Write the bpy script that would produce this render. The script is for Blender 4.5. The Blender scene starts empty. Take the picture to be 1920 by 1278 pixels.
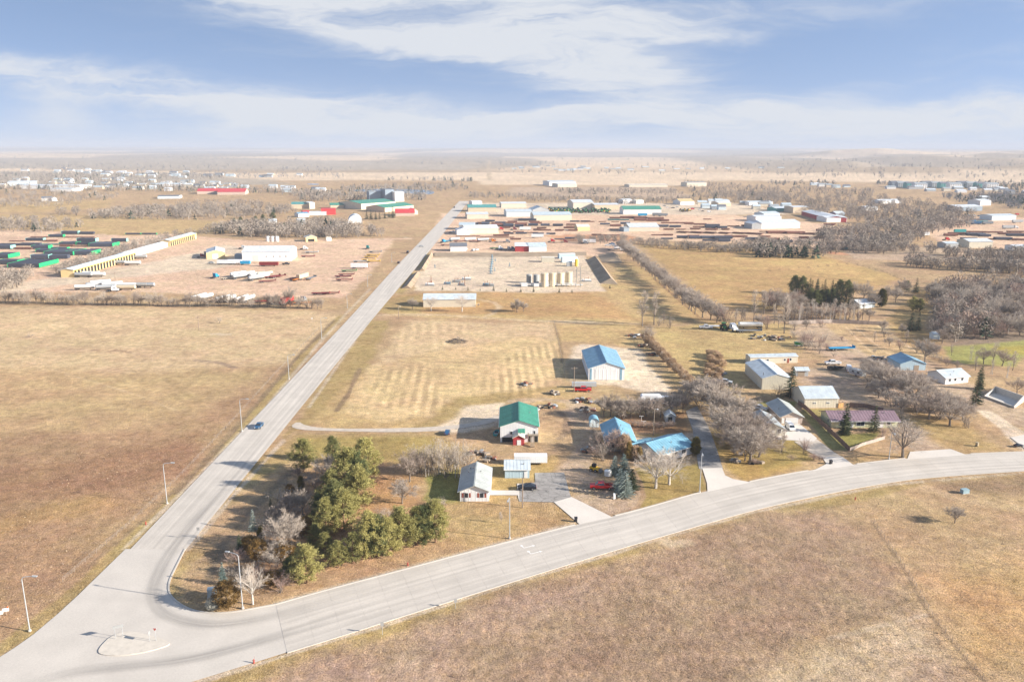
import bpy, bmesh, math, random
import numpy as np
from mathutils import Vector, Matrix
random.seed(7); RNG = np.random.default_rng(11)
SC = bpy.context.scene
COL = SC.collection

# ------------------------------------------------------------------ camera
CAM_H, F_PX, HOR = 87.0, 1500.0, 275.0
PITCH = math.atan((639.0 - HOR) / F_PX)
SP, CP = math.sin(PITCH), math.cos(PITCH)
cam_d = bpy.data.cameras.new('camera'); cam = bpy.data.objects.new('camera', cam_d); COL.objects.link(cam)
cam.location = (0, 0, CAM_H); cam.rotation_euler = (math.pi/2 - PITCH, math.radians(-0.12), 0)
cam_d.sensor_width = 36; cam_d.lens = 36*F_PX/1920; cam_d.clip_start = 1; cam_d.clip_end = 200000
SC.camera = cam

# ------------------------------------------------------------------ light
SUN_EL, SUN_AZ = math.radians(20.5), math.radians(-14)     # azimuth measured from +X, negative = towards the camera side
sun_dir = Vector((math.cos(SUN_EL)*math.cos(SUN_AZ), math.cos(SUN_EL)*math.sin(SUN_AZ), math.sin(SUN_EL)))
sl = bpy.data.lights.new('sun', 'SUN'); sl.energy = 4.5; sl.angle = math.radians(0.6); sl.color = (1.0, 0.925, 0.82)
sun = bpy.data.objects.new('sun', sl); COL.objects.link(sun); sun.location = (300, -60, 300)
sun.rotation_euler = (-sun_dir).to_track_quat('-Z', 'Y').to_euler()
world = bpy.data.worlds.new('World'); SC.world = world; world.use_nodes = True
SC.view_settings.view_transform = 'Standard'; SC.view_settings.look = 'None'
SC.view_settings.gamma = 1; SC.view_settings.use_curve_mapping = False
SC.view_settings.exposure = 1.37
cy = SC.cycles
cy.use_denoising = True; cy.max_bounces = 5; cy.diffuse_bounces = 2; cy.glossy_bounces = 2
cy.transmission_bounces = 2; cy.volume_bounces = 1; cy.transparent_max_bounces = 4
cy.use_adaptive_sampling = True; cy.adaptive_threshold = 0.015
cy.sample_clamp_indirect = 4

def build_world():
    nt = world.node_tree; N = nt.nodes; L = nt.links; N.clear()
    out = N.new('ShaderNodeOutputWorld'); bg = N.new('ShaderNodeBackground'); L.new(bg.outputs[0], out.inputs[0])
    bg.inputs[1].default_value = 0.125
    def M(op, a, b=None, c=None):
        n = N.new('ShaderNodeMath'); n.operation = op
        for k, v in enumerate((a, b, c)):
            if v is None: continue
            if isinstance(v, (int, float)): n.inputs[k].default_value = v
            else: L.new(v, n.inputs[k])
        return n.outputs[0]
    tc = N.new('ShaderNodeTexCoord'); sep = N.new('ShaderNodeSeparateXYZ'); L.new(tc.outputs['Generated'], sep.inputs[0])
    x, y, z = sep.outputs
    zz = M('ADD', M('MULTIPLY', M('MAXIMUM', z, 0.0), 1.6), 0.47)
    cb = N.new('ShaderNodeCombineXYZ'); L.new(x, cb.inputs[0]); L.new(y, cb.inputs[1]); L.new(zz, cb.inputs[2])
    sky = N.new('ShaderNodeTexSky'); sky.sky_type = 'NISHITA'; sky.sun_disc = False
    sky.sun_elevation = SUN_EL; sky.sun_rotation = math.pi/2 - SUN_AZ
    sky.altitude = 600; sky.air_density = 1.0; sky.dust_density = 1.6; sky.ozone_density = 1.2
    L.new(cb.outputs[0], sky.inputs[0])
    # gnomonic-like sky coordinates of a cloud sheet: a = x/|y|, e = z/|y|
    ay = M('MAXIMUM', M('ABSOLUTE', y), 0.25)
    a = M('DIVIDE', x, ay); e = M('DIVIDE', z, ay)
    cc = N.new('ShaderNodeCombineXYZ'); L.new(a, cc.inputs[0]); L.new(M('MULTIPLY', e, 2.6), cc.inputs[1]); L.new(M('MULTIPLY', y, .6), cc.inputs[2])
    def noise(scale, det, dist, sx=1, sy=1, rot=0, off=(0, 0, 0), rough=.55, vec=None):
        mp = N.new('ShaderNodeMapping'); mp.inputs['Scale'].default_value = (sx, sy, 1); mp.inputs['Rotation'].default_value = (0, 0, rot)
        mp.inputs['Location'].default_value = off
        L.new(vec or cc.outputs[0], mp.inputs[0])
        n = N.new('ShaderNodeTexNoise'); n.inputs['Scale'].default_value = scale; n.inputs['Detail'].default_value = det
        n.inputs['Distortion'].default_value = dist; n.inputs['Roughness'].default_value = rough
        L.new(mp.outputs[0], n.inputs[0]); return n
    warp = noise(3.2, 5, .3, rough=.6)
    wsep = N.new('ShaderNodeSeparateColor'); L.new(warp.outputs['Color'], wsep.inputs[0])
    wa = M('ADD', a, M('MULTIPLY', M('SUBTRACT', wsep.outputs[0], .5), .34))
    we = M('ADD', e, M('MULTIPLY', M('SUBTRACT', wsep.outputs[1], .5), .075))
    cw = N.new('ShaderNodeCombineXYZ'); L.new(wa, cw.inputs[0]); L.new(M('MULTIPLY', we, 2.6), cw.inputs[1]); L.new(M('MULTIPLY', y, .6), cw.inputs[2])
    def blob(a0, e0, ra, re, tilt, amp, soft=1.0):
        da = M('SUBTRACT', wa, a0); de = M('SUBTRACT', M('SUBTRACT', we, e0), M('MULTIPLY', da, tilt))
        d = M('ADD', M('POWER', M('ABSOLUTE', M('DIVIDE', da, ra)), 2.2), M('POWER', M('DIVIDE', de, re), 2))
        return M('MULTIPLY', M('EXPONENT', M('MULTIPLY', d, -.8)), amp)
    front = M('GREATER_THAN', y, 0.05)
    blobs = [(-.17, .165, .24, .034, -.07, .95), (.02, .128, .16, .034, -.16, .95), (.10, .085, .15, .040, -.22, .62),
             (-.50, .066, .26, .020, -.08, .62), (-.22, .042, .24, .015, -.10, .55), (.30, .034, .45, .020, .0, .78),
             (.24, .150, .24, .016, .10, .45), (.60, .042, .22, .022, .10, .62), (-.05, .026, .45, .012, 0, .50),
             (.16, .122, .12, .008, .07, .70), (.66, .160, .07, .014, 0, .70), (-.60, .092, .10, .010, -.03, .45), (.42, .070, .09, .008, .15, .40)]
    acc = None
    for b in blobs:
        o = blob(*b)
        acc = o if acc is None else M('ADD', acc, o)
    acc = M('MINIMUM', acc, 1.0)
    gen = noise(2.1, 6, .9, sx=.8, sy=1.1, rot=.25, off=(3, 1.5, 0))
    gm = N.new('ShaderNodeMapRange'); gm.interpolation_type = 'SMOOTHSTEP'
    gm.inputs[1].default_value = .42; gm.inputs[2].default_value = .72; gm.inputs[4].default_value = .9; L.new(gen.outputs[0], gm.inputs[0])
    inview = M('MULTIPLY', front, M('LESS_THAN', e, .30))
    genw = M('MULTIPLY', gm.outputs[0], M('SUBTRACT', 1.0, M('MULTIPLY', inview, .80)))
    fine = noise(11, 9, .6, sx=.42, sy=1.3, rot=.32, rough=.64, vec=cw.outputs[0])
    dens = M('ADD', M('MULTIPLY', M('ADD', M('MULTIPLY', acc, front), genw), M('ADD', M('MULTIPLY', fine.outputs[0], 2.6), -.25)), M('MULTIPLY', M('SUBTRACT', fine.outputs[0], .5), .55))
    cm = N.new('ShaderNodeMapRange'); cm.interpolation_type = 'SMOOTHSTEP'; cm.inputs[1].default_value = .05; cm.inputs[2].default_value = 1.30; cm.inputs[4].default_value = .95; L.new(dens, cm.inputs[0])
    veil = M('ADD', M('MULTIPLY', M('EXPONENT', M('MULTIPLY', M('MAXIMUM', z, 0), -26)), .62), .09)
    tot = M('ADD', veil, M('MULTIPLY', cm.outputs[0], M('SUBTRACT', 1, veil)))
    # one small puff, low on the left
    pn = noise(26, 7, .3, rough=.62)
    ps = N.new('ShaderNodeSeparateColor'); L.new(pn.outputs['Color'], ps.inputs[0])
    pa = M('ADD', a, M('MULTIPLY', M('SUBTRACT', ps.outputs[0], .5), .06)); pe = M('ADD', e, M('MULTIPLY', M('SUBTRACT', ps.outputs[1], .5), .05))
    pd = M('ADD', M('POWER', M('DIVIDE', M('SUBTRACT', pa, -.545), .040), 2), M('POWER', M('DIVIDE', M('SUBTRACT', pe, .036), .026), 2))
    puff = M('MULTIPLY', M('MULTIPLY', M('EXPONENT', M('MULTIPLY', pd, -.9)), front), .62)
    tot = M('ADD', tot, M('MULTIPLY', puff, M('SUBTRACT', 1, tot)))
    up = M('GREATER_THAN', z, -.001)
    tot = M('MULTIPLY', M('MINIMUM', M('MAXIMUM', tot, 0), .93), up)
    mix = N.new('ShaderNodeMix'); mix.data_type = 'RGBA'
    L.new(tot, mix.inputs[0]); L.new(sky.outputs[0], mix.inputs[6]); mix.inputs[7].default_value = CLOUD
    L.new(mix.outputs[2], bg.inputs[0])
CLOUD = (2.42, 2.50, 2.64, 1)
build_world()
world.cycles.sampling_method = 'NONE'

# ------------------------------------------------------------------ survey helpers
def G(px, py, z=0.0):
    v = (py - 639.0)/F_PX; k = (CAM_H - z)/(SP + v*CP)
    return Vector(((px - 960.0)/F_PX*k, (CP - v*SP)*k, z))
def PM(py):                       # photograph pixels per metre (sideways) for ground at row py
    return (F_PX*SP + (py - 639)*CP)/CAM_H
def gl(pts): return [G(*p) for p in pts]
def lin(p, q, t): return p + (q - p)*t
def resample(pts, n):
    pts = [Vector(p) for p in pts]; d = [0]
    for a, b in zip(pts, pts[1:]): d.append(d[-1] + (b - a).length)
    out = []; j = 0
    for i in range(n):
        t = d[-1]*i/(n - 1)
        while j < len(pts) - 2 and d[j+1] < t: j += 1
        out.append(lin(pts[j], pts[j+1], (t - d[j])/max(1e-6, d[j+1] - d[j])))
    return out
def chaikin(pts, k=2, closed=False):
    pts = [Vector(p) for p in pts]
    for _ in range(k):
        o = [] if closed else [pts[0]]
        prs = list(zip(pts, pts[1:] + pts[:1])) if closed else list(zip(pts, pts[1:]))
        for a, b in prs: o += [lin(a, b, .25), lin(a, b, .75)]
        if not closed: o.append(pts[-1])
        pts = o
    return pts

def vnoise(x, y, s, seed=0):
    x = np.asarray(x, float)/s + seed*17.31; y = np.asarray(y, float)/s + seed*9.17
    xi = np.floor(x); yi = np.floor(y); fx = x - xi; fy = y - yi
    fx = fx*fx*(3 - 2*fx); fy = fy*fy*(3 - 2*fy)
    def h(a, b):
        q = np.sin(a*127.1 + b*311.7 + seed*74.7)*43758.5453
        return q - np.floor(q)
    return (h(xi, yi)*(1 - fx) + h(xi + 1, yi)*fx)*(1 - fy) + (h(xi, yi + 1)*(1 - fx) + h(xi + 1, yi + 1)*fx)*fy
def fbm(x, y, s, o=4, seed=0):
    t = 0; a = 1; n = 0
    for k in range(o):
        t = t + a*vnoise(x, y, s/2**k, seed + k); n += a; a *= .5
    return t/n
def sstep(a, b, x):
    t = np.clip((x - a)/(b - a), 0, 1); return t*t*(3 - 2*t)

# ------------------------------------------------------------------ objects
def tag(o, label=None, cat=None, group=None, kind=None):
    if label: o['label'] = label
    if cat: o['category'] = cat
    if group: o['group'] = group
    if kind: o['kind'] = kind
    return o
def thing(name, label, cat, loc=(0, 0, 0), rz=0, group=None, sc=1):
    o = bpy.data.objects.new(name, None); COL.objects.link(o); o.empty_display_size = .5
    o.location = loc; o.rotation_euler = (0, 0, rz); o.scale = (sc, sc, sc) if not isinstance(sc, tuple) else sc
    return tag(o, label, cat, group)
def put(name, me, parent=None, loc=None, rz=None, sc=None):
    o = bpy.data.objects.new(name, me); COL.objects.link(o)
    if parent: o.parent = parent
    if loc is not None: o.location = loc
    if rz is not None: o.rotation_euler = (0, 0, rz)
    if sc is not None: o.scale = sc if isinstance(sc, tuple) else (sc, sc, sc)
    return o
class MB:
    def __init__(s): s.v = []; s.f = []; s.uv = []
    def add(s, vs, fs):
        b = len(s.v); s.v += [tuple(p) for p in vs]; s.f += [tuple(i + b for i in f) for f in fs]; return s
    def box(s, x0, x1, y0, y1, z0, z1):
        return s.add([(x0,y0,z0),(x1,y0,z0),(x1,y1,z0),(x0,y1,z0),(x0,y0,z1),(x1,y0,z1),(x1,y1,z1),(x0,y1,z1)],
                     [(3,2,1,0),(4,5,6,7),(0,1,5,4),(1,2,6,5),(2,3,7,6),(3,0,4,7)])
    def prism(s, poly, z0, z1):
        n = len(poly)
        return s.add([(p[0], p[1], z0) for p in poly] + [(p[0], p[1], z1) for p in poly],
                     [tuple(range(n))[::-1], tuple(range(n, 2*n))] + [(i, (i+1) % n, n + (i+1) % n, n + i) for i in range(n)])
    def side(s, prof, y0, y1, ins=None):     # profile in (x,z) extruded along y; ins: inset of y per point
        n = len(prof); ins = ins or [0]*n
        return s.add([(p[0], y0 + ins[i], p[1]) for i, p in enumerate(prof)] + [(p[0], y1 - ins[i], p[1]) for i, p in enumerate(prof)],
                     [tuple(range(n)), tuple(range(n, 2*n))[::-1]] + [((i+1) % n, i, n + i, n + (i+1) % n) for i in range(n)])
    def tube(s, p, q, r0, r1, n=6, cap=True):
        p = Vector(p); q = Vector(q); d = (q - p).normalized()
        a = d.orthogonal().normalized(); b = d.cross(a); vs = []
        for (c, r) in ((p, r0), (q, r1)):
            for i in range(n):
                t = 2*math.pi*i/n; vs.append(c + a*(r*math.cos(t)) + b*(r*math.sin(t)))
        fs = [(i, (i+1) % n, n + (i+1) % n, n + i) for i in range(n)]
        if cap: fs += [tuple(range(n))[::-1], tuple(range(n, 2*n))]
        return s.add(vs, fs)
    def quad(s, a, b, c, d): return s.add([a, b, c, d], [(0, 1, 2, 3)])
    def mesh(s, name, mat, smooth=False):
        me = bpy.data.meshes.new(name); me.from_pydata(s.v, [], s.f); me.materials.append(mat)
        if smooth: me.polygons.foreach_set('use_smooth', [True]*len(me.polygons))
        me.update(); return me
    def build(s, name, mat, parent=None, loc=None, rz=None, smooth=False): return put(name, s.mesh(name, mat, smooth), parent, loc, rz)
def mesh_np(name, V, T, mat, col=None, smooth=False):
    me = bpy.data.meshes.new(name); V = np.ascontiguousarray(V, np.float32); T = np.ascontiguousarray(T, np.int32); k = T.shape[1]
    me.vertices.add(len(V)); me.vertices.foreach_set('co', V.ravel())
    me.loops.add(T.size); me.loops.foreach_set('vertex_index', T.ravel())
    me.polygons.add(len(T)); me.polygons.foreach_set('loop_start', np.arange(0, T.size, k, dtype=np.int32))
    if smooth: me.polygons.foreach_set('use_smooth', np.ones(len(T), bool))
    if col is not None:
        ca = me.color_attributes.new('Col', 'FLOAT_COLOR', 'POINT')
        ca.data.foreach_set('color', np.concatenate([col, np.ones((len(col), 1))], 1).astype(np.float32).ravel())
    me.materials.append(mat); me.update(calc_edges=True); me.validate(); return me

# ------------------------------------------------------------------ materials
MATS = {}
def mat(name, col, rough=.8, metal=0, var=.12, nscale=1.0, bump=0, rib=None, spec=.3, rnd=.0, attr=False, vscale=None):
    """plain painted / weathered surface: colour with blotchy variation, optional ribbing (axis, spacing)"""
    if name in MATS: return MATS[name]
    m = bpy.data.materials.new(name); m.use_nodes = True; nt = m.node_tree; N = nt.nodes; L = nt.links
    b = N['Principled BSDF']; b.inputs['Roughness'].default_value = rough; b.inputs['Metallic'].default_value = metal
    b.inputs['Specular IOR Level'].default_value = spec
    tc = N.new('ShaderNodeTexCoord')
    n = N.new('ShaderNodeTexNoise'); n.inputs['Scale'].default_value = nscale; n.inputs['Detail'].default_value = 6; n.inputs['Roughness'].default_value = .6
    L.new(tc.outputs['Object'], n.inputs[0])
    mr = N.new('ShaderNodeMapRange'); mr.inputs[1].default_value = .3; mr.inputs[2].default_value = .7
    mr.inputs[3].default_value = 1 - var; mr.inputs[4].default_value = 1 + var*.6; L.new(n.outputs[0], mr.inputs[0])
    val = mr.outputs[0]
    if rnd:
        oi = N.new('ShaderNodeObjectInfo'); mm = N.new('ShaderNodeMapRange'); mm.inputs[3].default_value = 1 - rnd; mm.inputs[4].default_value = 1 + rnd
        L.new(oi.outputs['Random'], mm.inputs[0]); mu = N.new('ShaderNodeMath'); mu.operation = 'MULTIPLY'; L.new(val, mu.inputs[0]); L.new(mm.outputs[0], mu.inputs[1]); val = mu.outputs[0]
    vm = N.new('ShaderNodeVectorMath'); vm.operation = 'SCALE'
    if attr:
        at = N.new('ShaderNodeAttribute'); at.attribute_name = 'Col'; L.new(at.outputs['Color'], vm.inputs[0])
    else: vm.inputs[0].default_value = col[:3]
    L.new(val, vm.inputs['Scale']); L.new(vm.outputs[0], b.inputs['Base Color'])
    hgt = None
    if rib:
        ax, sp, depth = rib
        sx = N.new('ShaderNodeSeparateXYZ'); L.new(tc.outputs['Object'], sx.inputs[0])
        src = sx.outputs['XYZ'.index(ax)] if ax in 'XYZ' else None
        if ax == 'H':
            ad = N.new('ShaderNodeMath'); ad.operation = 'ADD'; L.new(sx.outputs[0], ad.inputs[0]); L.new(sx.outputs[1], ad.inputs[1]); src = ad.outputs[0]
        pp = N.new('ShaderNodeMath'); pp.operation = 'PINGPONG'; pp.inputs[1].default_value = sp/2; L.new(src, pp.inputs[0])
        st = N.new('ShaderNodeMapRange'); st.interpolation_type = 'SMOOTHSTEP'; st.inputs[1].default_value = sp*.5; st.inputs[2].default_value = sp*.36; st.inputs[3].default_value = 1; st.inputs[4].default_value = 0
        L.new(pp.outputs[0], st.inputs[0])
        bp = N.new('ShaderNodeBump'); bp.inputs['Strength'].default_value = 1; bp.inputs['Distance'].default_value = depth; L.new(st.outputs[0], bp.inputs['Height']); L.new(bp.outputs[0], b.inputs['Normal'])
    elif bump:
        bp = N.new('ShaderNodeBump'); bp.inputs['Strength'].default_value = 1; bp.inputs['Distance'].default_value = bump; L.new(n.outputs[0], bp.inputs['Height']); L.new(bp.outputs[0], b.inputs['Normal'])
    MATS[name] = m; return m
def leafmat(name, col, col2, trans=.25, rnd=.18):
    if name in MATS: return MATS[name]
    m = bpy.data.materials.new(name); m.use_nodes = True; nt = m.node_tree; N = nt.nodes; L = nt.links
    b = N['Principled BSDF']; b.inputs['Roughness'].default_value = .75; b.inputs['Specular IOR Level'].default_value = .2
    tc = N.new('ShaderNodeTexCoord'); n = N.new('ShaderNodeTexNoise'); n.inputs['Scale'].default_value = .9; n.inputs['Detail'].default_value = 5
    L.new(tc.outputs['Object'], n.inputs[0]); oi = N.new('ShaderNodeObjectInfo')
    ad = N.new('ShaderNodeMath'); ad.operation = 'MULTIPLY_ADD'; L.new(oi.outputs['Random'], ad.inputs[0]); ad.inputs[1].default_value = .5; L.new(n.outputs[0], ad.inputs[2])
    mr = N.new('ShaderNodeMapRange'); mr.inputs[1].default_value = .45; mr.inputs[2].default_value = 1.05; L.new(ad.outputs[0], mr.inputs[0])
    mx = N.new('ShaderNodeMix'); mx.data_type = 'RGBA'; L.new(mr.outputs[0], mx.inputs[0]); mx.inputs[6].default_value = (*col, 1); mx.inputs[7].default_value = (*col2, 1)
    L.new(mx.outputs[2], b.inputs['Base Color'])
    if trans:
        tr = N.new('ShaderNodeBsdfTranslucent'); L.new(mx.outputs[2], tr.inputs[0]); ms = N.new('ShaderNodeMixShader'); ms.inputs[0].default_value = trans
        L.new(b.outputs[0], ms.inputs[1]); L.new(tr.outputs[0], ms.inputs[2]); L.new(ms.outputs[0], N['Material Output'].inputs[0])
    MATS[name] = m; return m
# ------------------------------------------------------------------ ground sheet with fields
TAN = (.45,.325,.20); STRAW = (.56,.43,.275); BROWN = (.32,.20,.125); MAUVE = (.37,.268,.19); OLIVE = (.39,.295,.145)
LAWN = (.35,.275,.11); GREEN = (.27,.255,.09); PINK = (.66,.485,.36); PALE = (.64,.54,.43); DIRT = (.48,.37,.275); GOLD = (.49,.36,.19)
RUST = (.42,.27,.16); DARKG = (.17,.155,.10); FARW = (.42,.365,.30); PALEF = (.68,.55,.41); REDDIRT = (.55,.31,.19); SHRUB = (.27,.215,.165)
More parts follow.
